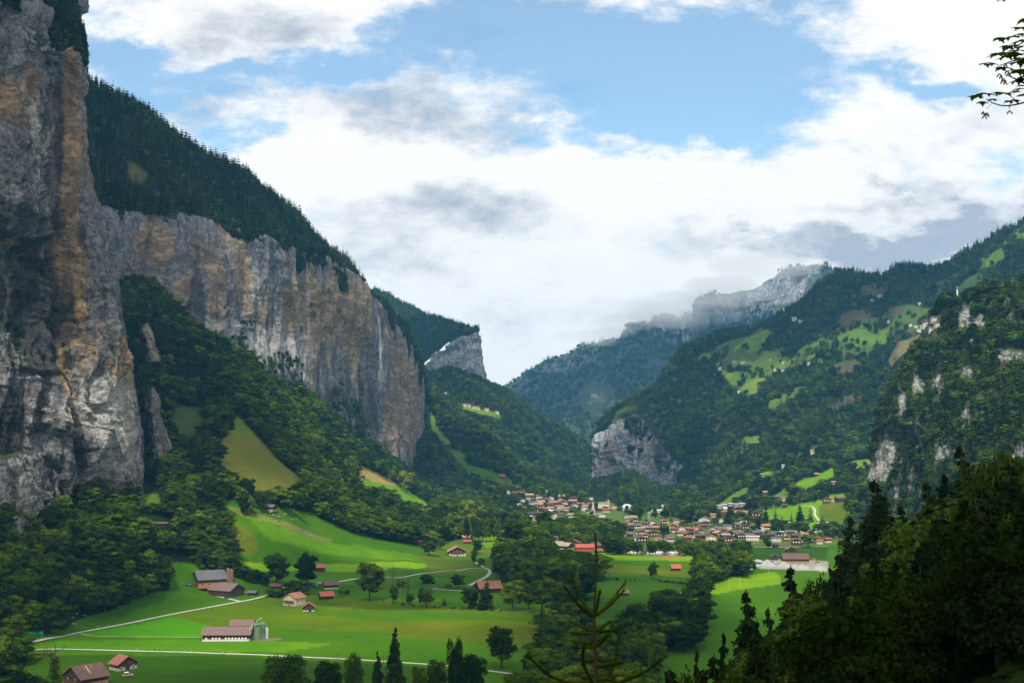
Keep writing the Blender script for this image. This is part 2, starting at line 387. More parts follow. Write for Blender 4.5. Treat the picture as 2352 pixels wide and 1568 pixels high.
# --- far headland: wooded slope, cliff band, lower slope
rimc = [(930, 880, 3560), (960, 858, 3520), (985, 830, 3490), (1010, 803, 3465), (1040, 787, 3445), (1070, 768, 3430), (1097, 762, 3420), (1100, 775, 3640)]
botc = [(930, 900, 3540), (960, 880, 3500), (985, 862, 3470), (1010, 858, 3445), (1040, 856, 3425), (1070, 872, 3410), (1114, 885, 3400), (1108, 890, 3640)]
midc = [((a[0] + b[0]) / 2 + (4 if i == 6 else 0), (a[1] + b[1]) / 2, (a[2] + b[2]) / 2) for i, (a, b) in enumerate(zip(rimc, botc))]
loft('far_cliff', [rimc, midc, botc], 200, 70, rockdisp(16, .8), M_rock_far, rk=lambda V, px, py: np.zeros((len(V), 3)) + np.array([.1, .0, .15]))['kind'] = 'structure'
hl = [(860, 672, 4050), (920, 698, 3980), (960, 714, 3900), (1000, 730, 3800), (1040, 746, 3700), (1075, 760, 3570), (1097, 763, 3440)]
hf = [(900, 880, 3600), (940, 868, 3560), (965, 850, 3520), (990, 824, 3490), (1030, 790, 3450), (1065, 770, 3432), (1096, 764, 3422)]
loft('headland_slope', [[(x, y + 40, d + 300) for x, y, d in hl], hl, hf], 90, 60, wander(10, .01), M_land, cover=lambda V, px, py: np.tile(C_FOR, (len(V), 1)))['kind'] = 'structure'
lt = [(860, 860, 3700), (985, 852, 3520), (1040, 848, 3470), (1070, 862, 3440), (1114, 876, 3430), (1170, 910, 3500), (1230, 955, 3600), (1300, 1000, 3700), (1366, 1052, 3800), (1440, 1110, 3900)]
lm = [(860, 950, 3200), (985, 930, 3120), (1050, 940, 3060), (1090, 955, 3030), (1130, 975, 3050), (1180, 1000, 3120), (1240, 1030, 3250), (1300, 1055, 3400), (1360, 1090, 3500), (1440, 1130, 3700)]
lb = [(860, 1150, 2600), (985, 1150, 2600), (1040, 1150, 2600), (1070, 1150, 2600), (1114, 1150, 2620), (1170, 1150, 2700), (1230, 1160, 2800), (1300, 1165, 2900), (1366, 1165, 3000), (1440, 1165, 3100)]
loft('headland_foot', [[(x - 5, y + 30, d + 250) for x, y, d in lt], lt, lm, lb], 150, 130, wander(16, .008), M_land,
     cover=cover_polys(C_FOR, [([(1060, 925), (1130, 937), (1150, 950), (1148, 962), (1120, 955), (1060, 940)], C_MEAD), ([(1060, 980), (1120, 1000), (1110, 1040), (1070, 1010)], C_FOR)]))['kind'] = 'structure'
# --- right mountain
s3 = [(1362, 1012, 3050), (1378, 975, 3060), (1450, 922, 3080), (1520, 858, 3090), (1562, 808, 3090), (1650, 767, 3090), (1740, 745, 3050), (1850, 690, 3000), (1890, 660, 2980), (1960, 638, 2950), (2035, 650, 2900), (2065, 626, 2850), (2155, 612, 2800), (2260, 556, 2700), (2352, 512, 2600), (2500, 440, 2500)]
def s3k(x): return min(1, max(0, (x - 1470) / 330)) ** .8
def s3row(f, dd, flat=0): return [(x, y + (1140 - y) * f, d - dd * s3k(x)) for x, y, d in s3]
r3b = [(x, 1165, d - 950 * s3k(x)) for x, y, d in s3]
TERR = [([(1640, 835), (1690, 810), (1780, 800), (1850, 770), (1900, 745), (1960, 690), (2010, 665), (2140, 665), (2135, 700), (2010, 735), (1960, 765), (1910, 800), (1850, 840), (1830, 870), (1770, 880), (1760, 900), (1700, 905), (1660, 890), (1650, 850)], (.062, .095, .026)),
        ([(1690, 805), (1800, 800), (1850, 790), (1830, 815), (1750, 825), (1700, 815)], (.11, .10, .045)), ([(1800, 735), (1910, 715), (1905, 738), (1800, 745)], (.13, .09, .06)), ([(2040, 830), (2060, 790), (2140, 760), (2135, 785), (2080, 810), (2050, 845)], (.11, .11, .045)),
        ([(1655, 850), (1760, 868), (1730, 900), (1680, 895)], (.10, .17, .02)), ([(1700, 1005), (1750, 1000), (1745, 1020), (1700, 1025)], (.14, .21, .03))]
def terr(V, px, py):
    reg = np.exp(-((px - 1900) / 340) ** 2 - ((py - (785 - (px - 1900) * .26)) / 85) ** 2); m = reg + .75 * fbm(V * .0095, 4) > .70
    low = np.exp(-((px - 1800) / 260) ** 2 - ((py - 1040) / 70) ** 2); m |= (low * .5 + fbm(V * .011 + 70, 3) > .98)
    return m & (py < 1120)
def terr_cover(V, px, py):
    c = cover_polys(C_FOR, TERR[3:], 18, .012, .7)(V, px, py); m = terr(V, px, py); n = fbm(V * .008 + 31, 3); g = np.where(n[:, None] > .22, np.array([(.06, .055, .032)]), np.where(n[:, None] < -.25, np.array([(.075, .14, .016)]), np.array([(.042, .080, .018)]))); c[m] = g[m]; return c
loft('right_mountain', [[(x + 30, y + 40, d + 350) for x, y, d in s3], s3, s3row(.22, 250), s3row(.5, 560), s3row(.8, 800), r3b], 300, 230, wander(20, .0065), M_land, cover=terr_cover)['kind'] = 'structure'
g1 = [(1372, 1030, 3060), (1367, 1003, 2960), (1400, 985, 2920), (1430, 962, 2900), (1460, 950, 2880), (1490, 978, 2850), (1515, 1015, 2820), (1550, 1055, 2790), (1600, 1088, 2760)]
g2 = [(1372, 1100, 3060), (1366, 1095, 2940), (1400, 1092, 2890), (1430, 1090, 2860), (1465, 1092, 2830), (1492, 1106, 2810), (1530, 1120, 2790), (1565, 1124, 2780), (1602, 1112, 2750)]
gm = [((a[0] + b[0]) / 2, (a[1] + b[1]) / 2, (a[2] + b[2]) / 2 - 5) for a, b in zip(g1, g2)]
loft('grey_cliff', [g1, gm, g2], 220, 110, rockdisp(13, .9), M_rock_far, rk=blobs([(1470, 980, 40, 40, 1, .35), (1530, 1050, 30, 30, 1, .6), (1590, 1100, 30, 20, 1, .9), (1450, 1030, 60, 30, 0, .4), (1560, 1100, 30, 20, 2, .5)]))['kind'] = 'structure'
# --- dark hill at the valley's bend
t8 = [(1180, 1112, 2760), (1250, 1108, 2750), (1300, 1128, 2720), (1366, 1122, 2700), (1430, 1098, 2650), (1465, 1098, 2620), (1500, 1118, 2600), (1560, 1136, 2580), (1620, 1140, 2560), (1720, 1146, 2560)]
loft('bend_hill', [[(x, y + 20, d + 150) for x, y, d in t8], t8, [(x, 1175, d - 330) for x, y, d in t8]], 100, 40, wander(4, .02), M_land, cover=lambda V, px, py: np.tile(C_FOR, (len(V), 1)))['kind'] = 'structure'
# --- right valley side with hay meadows
def glade9(V): return fbm(V * .011 + 5, 3) > .33
OPEN9 = [[(1640, 1165), (1690, 1130), (1720, 1115), (1720, 1128), (1680, 1150), (1650, 1175)], [(1820, 1112), (1860, 1100), (1915, 1072), (1918, 1092), (1890, 1105), (1850, 1122)], [(1760, 1170), (1850, 1158), (1940, 1138), (1942, 1205), (1880, 1205), (1765, 1200)], [(1830, 1160), (1860, 1152), (1880, 1150), (1850, 1160)], [(1735, 1085), (1780, 1078), (1760, 1090)]]
cov9 = cover_polys(C_FOR, [(OPEN9[0], C_MEAD), (OPEN9[1], C_LIME), ([(1750, 1165), (1850, 1155), (1950, 1130), (1960, 1215), (1750, 1215)], C_LIME), ([(1880, 1160), (1950, 1140), (1950, 1215), (1885, 1205)], C_OLIVE), ([(1885, 1195), (1915, 1198), (1930, 1212), (1885, 1210)], C_STRAW), (OPEN9[4], C_LIME)], 4)
loft('right_valley_side', [[(1540, 1120, 2650), (1640, 1100, 2600), (1700, 1075, 2550), (1780, 1050, 2500), (1850, 1035, 2450), (1920, 1020, 2400), (2000, 1000, 2350), (2120, 990, 2300)],
    [(1540, 1140, 2500), (1640, 1112, 2450), (1700, 1088, 2400), (1780, 1064, 2350), (1850, 1050, 2300), (1920, 1040, 2250), (2000, 1025, 2200), (2120, 1010, 2150)],
    [(1540, 1155, 2250), (1640, 1142, 2200), (1720, 1124, 2120), (1790, 1112, 2060), (1860, 1098, 2000), (1920, 1092, 1950), (2000, 1080, 1900), (2120, 1070, 1850)],
    [(1540, 1172, 2150), (1640, 1176, 2000), (1700, 1186, 1900), (1760, 1198, 1790), (1820, 1208, 1710), (1880, 1212, 1680), (1960, 1212, 1680), (2120, 1205, 1700)],
    [(1540, 1172, 2000, -9), (1640, 1176, 1880, -9), (1700, 1186, 1780, -9), (1760, 1198, 1690, -9), (1820, 1208, 1620, -9), (1880, 1212, 1590, -9), (1960, 1212, 1590, -9), (2120, 1205, 1600, -9)]], 150, 100, wander(2.5, .02), M_land,
    cover=lambda V, px, py: np.where((glade9(V) & (py < 1150))[:, None] & (cov9(V, px, py) == np.array(C_FOR)), np.array([C_MEAD]), cov9(V, px, py)))['kind'] = 'structure'
# --- hill beyond the cliff's end
OPEN7 = [[(975, 925), (990, 935), (1000, 975), (1030, 1010), (1040, 1035), (1010, 1015), (985, 970)], [(1030, 1032), (1062, 1035), (1075, 1070), (1130, 1082), (1205, 1115), (1200, 1128), (1150, 1110), (1085, 1085), (1050, 1060)]]
loft('left_valley_side', [[(900, 900, 3150), (975, 912, 3100), (1060, 962, 3050), (1130, 1012, 3000), (1200, 1068, 3000), (1290, 1118, 3000), (1366, 1148, 3050), (1450, 1175, 3000)],
    [(900, 890, 2950), (975, 905, 2900), (1060, 960, 2850), (1130, 1010, 2850), (1200, 1068, 2850), (1290, 1116, 2850), (1366, 1146, 2900), (1450, 1170, 2900)],
    [(900, 1000, 2750), (975, 1000, 2700), (1040, 1035, 2620), (1100, 1070, 2580), (1170, 1105, 2560), (1260, 1130, 2580), (1366, 1156, 2600), (1450, 1173, 2600)],
    [(900, 1165, 2350), (1000, 1160, 2300), (1060, 1160, 2250), (1130, 1160, 2180), (1200, 1168, 2150), (1290, 1170, 2200), (1366, 1172, 2300), (1450, 1178, 2300)],
    [(900, 1165, 2200, -9), (1000, 1160, 2150, -9), (1060, 1160, 2100, -9), (1130, 1160, 2050, -9), (1200, 1168, 2000, -9), (1290, 1170, 2050, -9), (1366, 1172, 2150, -9), (1450, 1178, 2150, -9)]], 170, 110, wander(4, .015), M_land,
    cover=cover_polys(C_FOR, [(OPEN7[0], C_MEAD), ([(1020, 1030), (1065, 1030), (1075, 1065), (1145, 1082), (1215, 1115), (1205, 1135), (1150, 1120), (1080, 1095), (1040, 1065)], C_GRASS), ([(1130, 1095), (1200, 1108), (1205, 1130), (1150, 1118)], C_OLIVE), ([(1020, 1030), (1060, 1035), (1060, 1055), (1040, 1060)], C_OLIVE)]))['kind'] = 'structure'
# --- right crag
cA = [(2290, 720, 1600), (2186, 705, 1400), (2250, 682, 1380), (2300, 660, 1350), (2352, 642, 1300), (2480, 570, 1250), (2640, 520, 1200)]
cB = [(2215, 800, 1620), (2128, 780, 1410), (2200, 780, 1330), (2260, 780, 1270), (2330, 780, 1210), (2450, 780, 1150), (2640, 780, 1080)]
cC = [(2140, 930, 1640), (2058, 905, 1430), (2130, 905, 1330), (2200, 905, 1230), (2290, 905, 1130), (2420, 905, 1040), (2640, 905, 960)]
cD = [(2090, 1060, 1640), (2008, 1045, 1440), (2080, 1045, 1340), (2160, 1045, 1220), (2260, 1045, 1100), (2400, 1045, 980), (2640, 1045, 880)]
cE = [(2060, 1190, 1650), (1984, 1185, 1450), (2060, 1210, 1330), (2150, 1260, 1160), (2260, 1320, 1000), (2400, 1380, 880), (2640, 1450, 760)]
ROCK4 = [(2215, 740, 22, 35), (2235, 790, 10, 22), (2040, 1060, 30, 60), (2010, 1090, 26, 42), (2075, 940, 16, 34), (2110, 890, 15, 22), (2155, 880, 18, 36), (2220, 860, 22, 26), (2330, 820, 48, 18), (2290, 815, 24, 12), (2170, 1050, 22, 26), (2250, 745, 14, 30), (2335, 1040, 18, 20), (2060, 1130, 34, 18), (2215, 960, 8, 30)]
def rock4(px, py): 
    r = np.zeros(np.shape(px))
    for x, y, a, b in ROCK4: r = np.maximum(r, np.exp(-(((px - x) / a) ** 2 + ((py - y) / b) ** 2)))
    return r
loft('right_crag', [cA, cB, cC, cD, cE], 260, 240, lambda A: rockdisp(13, 1.2)(A) * .9, M_crag, rk=lambda V, px, py: np.stack([.0 * px, .62 - .9 * rock4(px, py), .7 * rock4(px, py)], 1).clip(0, 1))['kind'] = 'structure'
# --- main cliff and wooded slope above it
mx = [90, 180, 260, 330, 430, 520, 600, 690, 760, 830, 880, 930, 958, 976, 968, 940]
mr = [445, 460, 480, 488, 500, 520, 545, 575, 600, 650, 712, 775, 818, 862, 880, 890]
md = [1410, 1450, 1480, 1520, 1560, 1620, 1690, 1820, 1930, 2080, 2270, 2470, 2620, 2740, 2950, 3200]
mb = [760, 800, 830, 860, 900, 950, 1000, 1040, 1060, 1085, 1100, 1115, 1125, 1130, 1130, 1130]
R0 = list(zip(mx, mr, md))
def mrow(f, push, pb=None, dxe=0): return [(x + (dxe if i == 13 else 0), r + (b - r) * f, d - push - (pb[i] if pb else 0)) for i, (x, r, d, b) in enumerate(zip(mx, mr, md, mb))]
scoop = [0, 0, 0, 0, 0, 0, 0, -10, -35, -45, -10, 0, 0, 0, 0, 0]
MAINRK = blobs([(740, 700, 90, 80, 0, .8), (820, 740, 60, 90, 0, .7), (930, 900, 45, 130, 0, .75), (900, 1010, 40, 60, 0, .5), (480, 610, 45, 90, 0, .6), (360, 560, 60, 45, 0, .6), (560, 620, 25, 90, 0, .5), (620, 700, 40, 60, 0, .4), (780, 720, 30, 60, 0, .4),
                (560, 560, 80, 60, 1, .12), (690, 620, 40, 60, 1, .2), (800, 960, 70, 75, 1, .75), (780, 1010, 50, 60, 1, .6), (880, 720, 12, 90, 1, .4), (450, 690, 50, 40, 1, .3),  # the two strongest dark blobs paint overhang shade into the scoop
                (460, 740, 80, 30, 2, .7), (640, 800, 90, 50, 2, .7), (700, 620, 14, 70, 2, .8), (590, 690, 60, 60, 2, .35), (690, 880, 20, 90, 2, .7), (870, 800, 16, 60, 2, .35), (950, 850, 25, 60, 2, .2)])
loft('main_cliff', [[(x, r, d + 30) for x, r, d in R0], R0, mrow(.18, 6), mrow(.38, 2, scoop), mrow(.6, 8, scoop, 5), mrow(.85, 22, None, -2), mrow(1.25, 32, None, -6)], 620, 240, rockdisp(13, .8, 1.0, (.72, .84, 5), .5, .32), M_main, rk=MAINRK)['kind'] = 'structure'
us = [(60, 90, 1700), (150, 170, 1720), (230, 212, 1745), (310, 255, 1765), (390, 318, 1790), (470, 372, 1830), (550, 412, 1880), (620, 455, 1930), (685, 508, 1990), (745, 578, 2060), (800, 632, 2130), (862, 694, 2310), (935, 760, 2530), (980, 862, 2775)]
uf = [(60, 425, 1380), (180, 458, 1435), (260, 484, 1485), (330, 492, 1525), (400, 499, 1552), (470, 510, 1590), (540, 530, 1635), (610, 550, 1700), (680, 575, 1810), (740, 597, 1900), (800, 634, 2010), (866, 702, 2240), (932, 782, 2480), (976, 864, 2745)]
um = [((a[0] * .5 + b[0] * .5), a[1] * .47 + b[1] * .53, a[2] * .5 + b[2] * .5) for a, b in zip(us, uf)]
loft('upper_slope', [[(x, y + 25, d + 250) for x, y, d in us], us, um, uf, [(x, y + 45, d + 25) for x, y, d in uf]], 240, 84, wander(9, .015), M_land, cover=cover_polys(C_FOR, [([(285, 365), (300, 372), (345, 400), (340, 415), (310, 425), (295, 400)], (.06, .065, .02))]))['kind'] = 'structure'
# --- great buttress at the left
bc = [-420, -250, -100, 0, 60, 110, 150]
def brow(y, edge, d0, w=None, dd=0):
    xs = [-420, -250, -100] + [edge * k for k in (0, .3, .55, .8, 1)]
    ds = [760, 800, 840, 865, 890, 920, 955, 990]
    r = [(x, y + (w[i] if w else 0), d + dd) for i, (x, d) in enumerate(zip(xs, ds))]
    e_ = y + (w[7] if w else 0) - (60 if w and y < 100 else 0)
    return r + [(edge - 12, e_ , 1120 + dd), (edge - 60, e_ - (60 if w and y < 100 else 0), 1300 + dd)]
def butdisp(A):
    x, y, _ = proj(A); r = rockdisp(17, 1.15, 1.7, (.60, .78, 4))(A)
    r = r - 30 * np.exp(-((x - 132 - (y - 300) * .03) / 20) ** 2) * np.clip((930 - y) / 150, 0, 1) - 22 * np.exp(-((x - 75) / 50) ** 2 - ((y - 680) / 150) ** 2)
    return r + 15 * np.exp(-((x - 235) / 55) ** 2 - ((y - 1000) / 120) ** 2) - 12 * np.exp(-((x - 165) / 14) ** 2 - ((y - 1050) / 90) ** 2)
BUTRK = blobs([(40, 240, 70, 110, 0, .7), (160, 380, 22, 180, 0, .95), (30, 560, 30, 60, 0, .5), (95, 560, 40, 50, 0, .3), (150, 600, 12, 330, 0, .9), (165, 560, 30, 60, 0, .6),
                (130, 300, 16, 130, 1, .7), (60, 520, 90, 45, 1, .8), (80, 700, 70, 90, 1, .95), (110, 800, 60, 60, 1, .8), (230, 600, 40, 60, 1, .1), (300, 760, 25, 60, 1, .3), (40, 900, 80, 30, 1, .45), (175, 1040, 24, 50, 1, .5), (20, 480, 50, 20, 1, .5),  # mid-face dark blobs paint in the shadow of chimney and recesses
                (90, 330, 26, 130, 2, .5), (240, 930, 70, 70, 2, 1.1), (280, 1010, 45, 110, 2, 1.0), (200, 480, 30, 40, 2, .2), (30, 950, 70, 60, 2, .35), (180, 950, 40, 40, 2, .7), (230, 1090, 60, 40, 2, .7), (50, 1110, 90, 40, 2, .5), (60, 60, 80, 50, 2, .2)])  # strongest pale blobs, lower right, paint in a sunlit highlight
top = [-180, -140, -60, -10, 35, 75, 118, 150]
loft('great_buttress', [[(x, y, d + 35) for x, y, d in brow(0, 190, 0, top)], brow(0, 190, 0, top), brow(200, 192, 0, [0, 0, 0, 0, 0, 0, 15, 20], 6), brow(400, 205, 0, None, -4), brow(560, 252, 0, None, -14), brow(700, 283, 0, None, -8), brow(830, 306, 0, None, -14), brow(980, 320, 0, None, -4), brow(1150, 326, 0, None, 14), brow(1340, 330, 0, None, 24)],
     430, 480, butdisp, M_rock, rk=BUTRK)['kind'] = 'structure'
# wooded top of the buttress
loft('buttress_top', [[(x, y - 170 + (40 if i > 5 else 0), d + 230) for i, (x, y, d) in enumerate(brow(0, 170, 0, top))], [(x, y - 75, d + 120) for x, y, d in brow(0, 180, 0, top)], [(x, y + 4, d + 6) for x, y, d in brow(0, 188, 0, top)]], 90, 40, wander(4, .02), M_land, cover=lambda V, px, py: np.tile(C_FOR, (len(V), 1)))['kind'] = 'structure'
# rock ribs in the gully right of the buttress, boulder shoulder lower left
def rib(x0, y0, x1, y1, d, wpx, seedy=0, pale=.6):
    L = 5; rows = []
    for k in range(L + 1):
        f = k / L; x = x0 + (x1 - x0) * f; y = y0 + (y1 - y0) * f; w = wpx * (.06 + .94 * math.sin(math.pi * min(.5, f * .6)) ** .8)
        rows.append([(x - w, y, d + 60), (x - w * .6, y, d), (x, y, d - 14), (x + w * .7, y, d + 4), (x + w, y, d + 70)])
    loft('rock_rib', rows, 60, 90, rockdisp(6, 1.6), M_rock, rk=lambda V, px, py: np.tile((.1, .1, pale), (len(V), 1)))['kind'] = 'structure'
rib(330, 745, 350, 830, 1120, 12, 0, .4); rib(346, 890, 366, 1110, 1075, 27, 0, .2)
loft('boulder_shoulder', [[(-300, 1010, 995), (-120, 1005, 955), (0, 1030, 895), (50, 1045, 885), (95, 1085, 895), (125, 1140, 925), (130, 1150, 995)],
    [(-300, 1080, 895), (-120, 1075, 865), (-10, 1080, 845), (45, 1095, 840), (90, 1125, 860), (128, 1160, 895), (135, 1170, 975)],
    [(-300, 1420, 835), (-120, 1420, 815), (0, 1420, 805), (50, 1420, 810), (100, 1420, 825), (138, 1420, 875), (145, 1420, 955)]], 160, 90, rockdisp(8, 1.7), M_rock, rk=lambda V, px, py: np.tile((.0, .12, .5), (len(V), 1)))['kind'] = 'structure'
# --- left talus slope with meadows
OPENL = dict(
    green=[(515, 1160), (560, 1158), (615, 1172), (720, 1182), (780, 1215), (850, 1240), (930, 1250), (1010, 1282), (1085, 1290), (1135, 1300), (1130, 1330), (1000, 1330), (870, 1345), (760, 1355), (600, 1340), (560, 1310), (535, 1260), (528, 1210)],
    cone=[(541, 952), (560, 965), (600, 1010), (655, 1070), (700, 1105), (690, 1120), (640, 1120), (600, 1130), (545, 1110), (505, 1060), (500, 1030), (530, 990)],
    hay=[(822, 1068), (860, 1085), (920, 1118), (965, 1145), (998, 1165), (985, 1172), (930, 1155), (880, 1130), (830, 1120)],
    farm=[(385, 1298), (430, 1300), (450, 1310), (540, 1330), (640, 1345), (600, 1375), (400, 1420), (160, 1462), (155, 1430), (250, 1405), (380, 1365), (400, 1340)],
    low=[(1010, 1250), (1100, 1230), (1140, 1240), (1145, 1340), (1010, 1330), (960, 1275)], lane=[(1120, 1215), (1200, 1225), (1210, 1250), (1130, 1245)],
    edge=[(-60, 1464), (60, 1458), (165, 1446), (200, 1424), (390, 1362), (440, 1420), (160, 1500), (-60, 1500)],
    scree=[(392, 930), (470, 935), (465, 980), (430, 1015), (395, 980)], glade=[(315, 1140), (365, 1135), (370, 1160), (330, 1165)])
loft('talus_slope', [
    [(-600, 700, 950), (-200, 700, 1000), (100, 720, 1250), (300, 650, 1500), (400, 690, 1600), (500, 780, 1680), (600, 850, 1760), (740, 935, 1980), (850, 1010, 2300), (960, 1080, 2780), (1060, 1110, 2950), (1200, 1160, 2950)],
    [(-600, 900, 900), (-200, 900, 950), (100, 900, 1150), (290, 760, 1320), (390, 708, 1535), (500, 795, 1605), (600, 865, 1675), (740, 950, 1890), (850, 1024, 2190), (960, 1092, 2660), (1060, 1120, 2800), (1200, 1165, 2800)],
    [(-600, 1050, 820), (-200, 1060, 860), (60, 1100, 960), (300, 960, 1150), (400, 900, 1290), (500, 905, 1370), (600, 960, 1430), (730, 1030, 1580), (850, 1082, 1830), (960, 1130, 2250), (1060, 1150, 2350), (1200, 1175, 2400)],
    [(-600, 1150, 720), (-200, 1160, 790), (60, 1170, 880), (280, 1110, 1010), (400, 1050, 1120), (500, 1040, 1180), (610, 1070, 1240), (730, 1110, 1370), (850, 1140, 1550), (970, 1172, 1850), (1060, 1180, 1950), (1200, 1190, 2050)],
    [(-600, 1320, 640), (-200, 1320, 700), (60, 1300, 790), (270, 1235, 900), (400, 1180, 990), (500, 1160, 1050), (620, 1165, 1090), (730, 1190, 1170), (850, 1225, 1260), (1000, 1245, 1400), (1060, 1230, 1520), (1200, 1205, 1750)],
    [(-600, 1500, 560), (-200, 1490, 620), (60, 1440, 715), (250, 1390, 800), (390, 1340, 900), (500, 1320, 955), (620, 1310, 1000), (730, 1305, 1045), (850, 1300, 1095), (1000, 1300, 1120), (1100, 1280, 1220), (1220, 1222, 1600)],
    [(-600, 1600, 520, 1), (-200, 1560, 580, 1), (60, 1490, 690, 1), (240, 1440, 775, 1), (380, 1395, 860, 1), (500, 1370, 915, 1), (620, 1356, 955, 1), (730, 1346, 985, 1), (850, 1335, 1020, 1), (1000, 1325, 1060, 1), (1130, 1310, 1120, 1), (1240, 1235, 1500, 1)],
    [(-600, 1600, 460, -9), (-200, 1560, 520, -9), (60, 1490, 630, -9), (240, 1440, 715, -9), (380, 1395, 800, -9), (500, 1370, 855, -9), (620, 1356, 895, -9), (730, 1346, 925, -9), (850, 1335, 960, -9), (1000, 1325, 1000, -9), (1130, 1310, 1060, -9), (1240, 1235, 1430, -9)]],
    420, 360, wander(2.2, .02), M_land, cover=cover_polys(C_FOR, [
        ([(500, 1150), (560, 1150), (620, 1165), (725, 1178), (785, 1210), (855, 1236), (935, 1245), (1015, 1275), (1150, 1290), (1300, 1230), (1300, 1500), (-100, 1560), (-100, 1440), (150, 1440), (250, 1400), (390, 1350), (375, 1290), (430, 1295), (540, 1320), (520, 1250)], C_GRASS),
        ([(525, 1195), (580, 1220), (600, 1265), (560, 1275), (535, 1240)], C_OLIVE), ([(515, 1158), (600, 1180), (660, 1200), (740, 1235), (720, 1238), (640, 1205), (560, 1185)], (.12, .16, .03)),
        ([(640, 1200), (760, 1235), (740, 1248), (650, 1215)], (.11, .13, .03)), ([(560, 1180), (640, 1210), (760, 1245), (900, 1262), (1000, 1290), (900, 1285), (740, 1270), (620, 1240)], (.062, .165, .002)), ([(540, 1290), (700, 1300), (900, 1290), (1050, 1295), (1000, 1302), (800, 1312), (600, 1310)], C_LIME),  # last two bands paint sunshine into the slope's green
        (OPENL['cone'], (.115, .135, .014)), ([(541, 952), (575, 985), (565, 1010), (535, 1005)], (.10, .15, .02)), ([(815, 1060), (870, 1085), (925, 1115), (1000, 1160), (1000, 1180), (930, 1165), (830, 1130)], C_LIME), ([(815, 1060), (870, 1085), (925, 1115), (905, 1115), (870, 1108), (830, 1090)], C_STRAW),
        ([(1005, 1250), (1100, 1225), (1150, 1240), (1150, 1345), (1000, 1320), (960, 1280)], (.062, .115, .008)), ([(1110, 1205), (1330, 1190), (1330, 1260), (1110, 1255)], C_LIME), (OPENL['scree'], (.05, .085, .02)), (OPENL['glade'], (.06, .13, .01))]))['kind'] = 'structure'
# --- valley floor (fine tessellation near, coarse towards the horizon)
Ys = np.concatenate([np.geomspace(60, 2700, 420), [3200, 4500, 8000, 20000]]); Us = np.concatenate([[-3, -1.4], np.linspace(-.62, .62, 460), [1.4, 3]])
A = np.zeros((len(Ys), len(Us), 3)); A[..., 0] = Ys[:, None] * Us[None]; A[..., 1] = Ys[:, None]; A[..., 2] = fbm(A * .006, 3) * 1.1 - .2
A[-4:, :, 2] -= np.array([4, 20, 60, 120])[:, None]
OPENF = [[(1380, 1275), (1600, 1278), (1600, 1340), (1560, 1350), (1420, 1385), (1300, 1350), (1380, 1330)], [(1605, 1420), (1640, 1340), (1740, 1320), (1790, 1320), (1790, 1430), (1640, 1435)],
         [(1715, 1258), (1895, 1258), (1890, 1312), (1740, 1312), (1720, 1285)], [(0, 1488), (160, 1462), (600, 1376), (960, 1390), (1240, 1405), (1240, 1500), (1120, 1568), (560, 1568), (0, 1568)],
         [(1500, 1500), (1600, 1497), (1600, 1525), (1540, 1535)], [(1390, 1180), (1455, 1190), (1430, 1205), (1400, 1200)], [(1780, 1480), (1790, 1480), (1790, 1490)], [(1300, 1395), (1370, 1390), (1360, 1400)], [(1360, 1440), (1410, 1440), (1400, 1460), (1370, 1460)]]
loose = cover_polys(C_GRASS, [
    ([(389, 1416), (484, 1434), (640, 1440), (760, 1449), (1000, 1450), (1240, 1470), (1240, 1400), (960, 1385), (640, 1362), (590, 1376)], (.066, .122, .002)), ([(850, 1425), (1060, 1430), (1240, 1440), (1240, 1490), (1060, 1475), (900, 1460)], C_OLIVE), ([(700, 1395), (1240, 1415), (1240, 1428), (900, 1425), (700, 1410)], C_GRASS),
    ([(180, 1458), (389, 1416), (484, 1434), (470, 1462), (230, 1462)], (.046, .185, .002)), ([(0, 1484), (150, 1470), (470, 1466), (640, 1470), (760, 1478), (640, 1500), (300, 1490)], (.062, .18, .003)),
    ([(-100, 1500), (520, 1505), (1100, 1540), (1100, 1600), (-100, 1600)], C_DEEP), ([(1380, 1268), (1600, 1272), (1600, 1288), (1380, 1284)], C_LIME), ([(1380, 1284), (1600, 1288), (1600, 1297), (1500, 1300), (1380, 1292)], C_GRASS),
    ([(1385, 1290), (1500, 1302), (1600, 1308), (1590, 1324), (1480, 1318), (1410, 1318), (1385, 1318)], C_OLIVE), ([(1500, 1270), (1560, 1268), (1570, 1280), (1520, 1284)], C_DRY), ([(1300, 1330), (1500, 1318), (1600, 1330), (1600, 1420), (1300, 1420)], C_DEEP),
    ([(1600, 1340), (1790, 1310), (1795, 1340), (1640, 1370)], C_LIME), ([(1600, 1370), (1795, 1340), (1795, 1440), (1600, 1440)], C_GRASS), ([(1715, 1252), (1900, 1252), (1900, 1284), (1720, 1284)], C_DEEP),
    ([(1745, 1288), (1790, 1284), (1899, 1288), (1905, 1312), (1850, 1308), (1745, 1306)], C_GRAV), ([(1390, 1175), (1460, 1185), (1440, 1210), (1395, 1205)], C_LIME), ([(1490, 1490), (1610, 1492), (1600, 1535), (1500, 1535)], C_GRASS),
    ([(1480, 1271), (1560, 1272), (1560, 1275), (1480, 1275)], C_DIRT), ([(575, 1466), (610, 1464), (650, 1466), (620, 1471), (580, 1471)], C_DIRT), ([(1150, 1150), (1700, 1165), (1700, 1250), (1430, 1245), (1200, 1230)], (.07, .12, .02)), ([(1700, 1200), (1960, 1200), (1960, 1250), (1700, 1250)], (.08, .12, .025))], 4)
def floor_cover(V, px, py):
    c = loose(V, px, py); m = (V[:, 1] > 2750) | (V[:, 0] > .38 * V[:, 1] + 30) | (V[:, 0] < -.55 * V[:, 1]); c[m] = C_FOR; return c
sheet('valley_floor', A, M_land, floor_cover, good=False)['kind'] = 'structure'
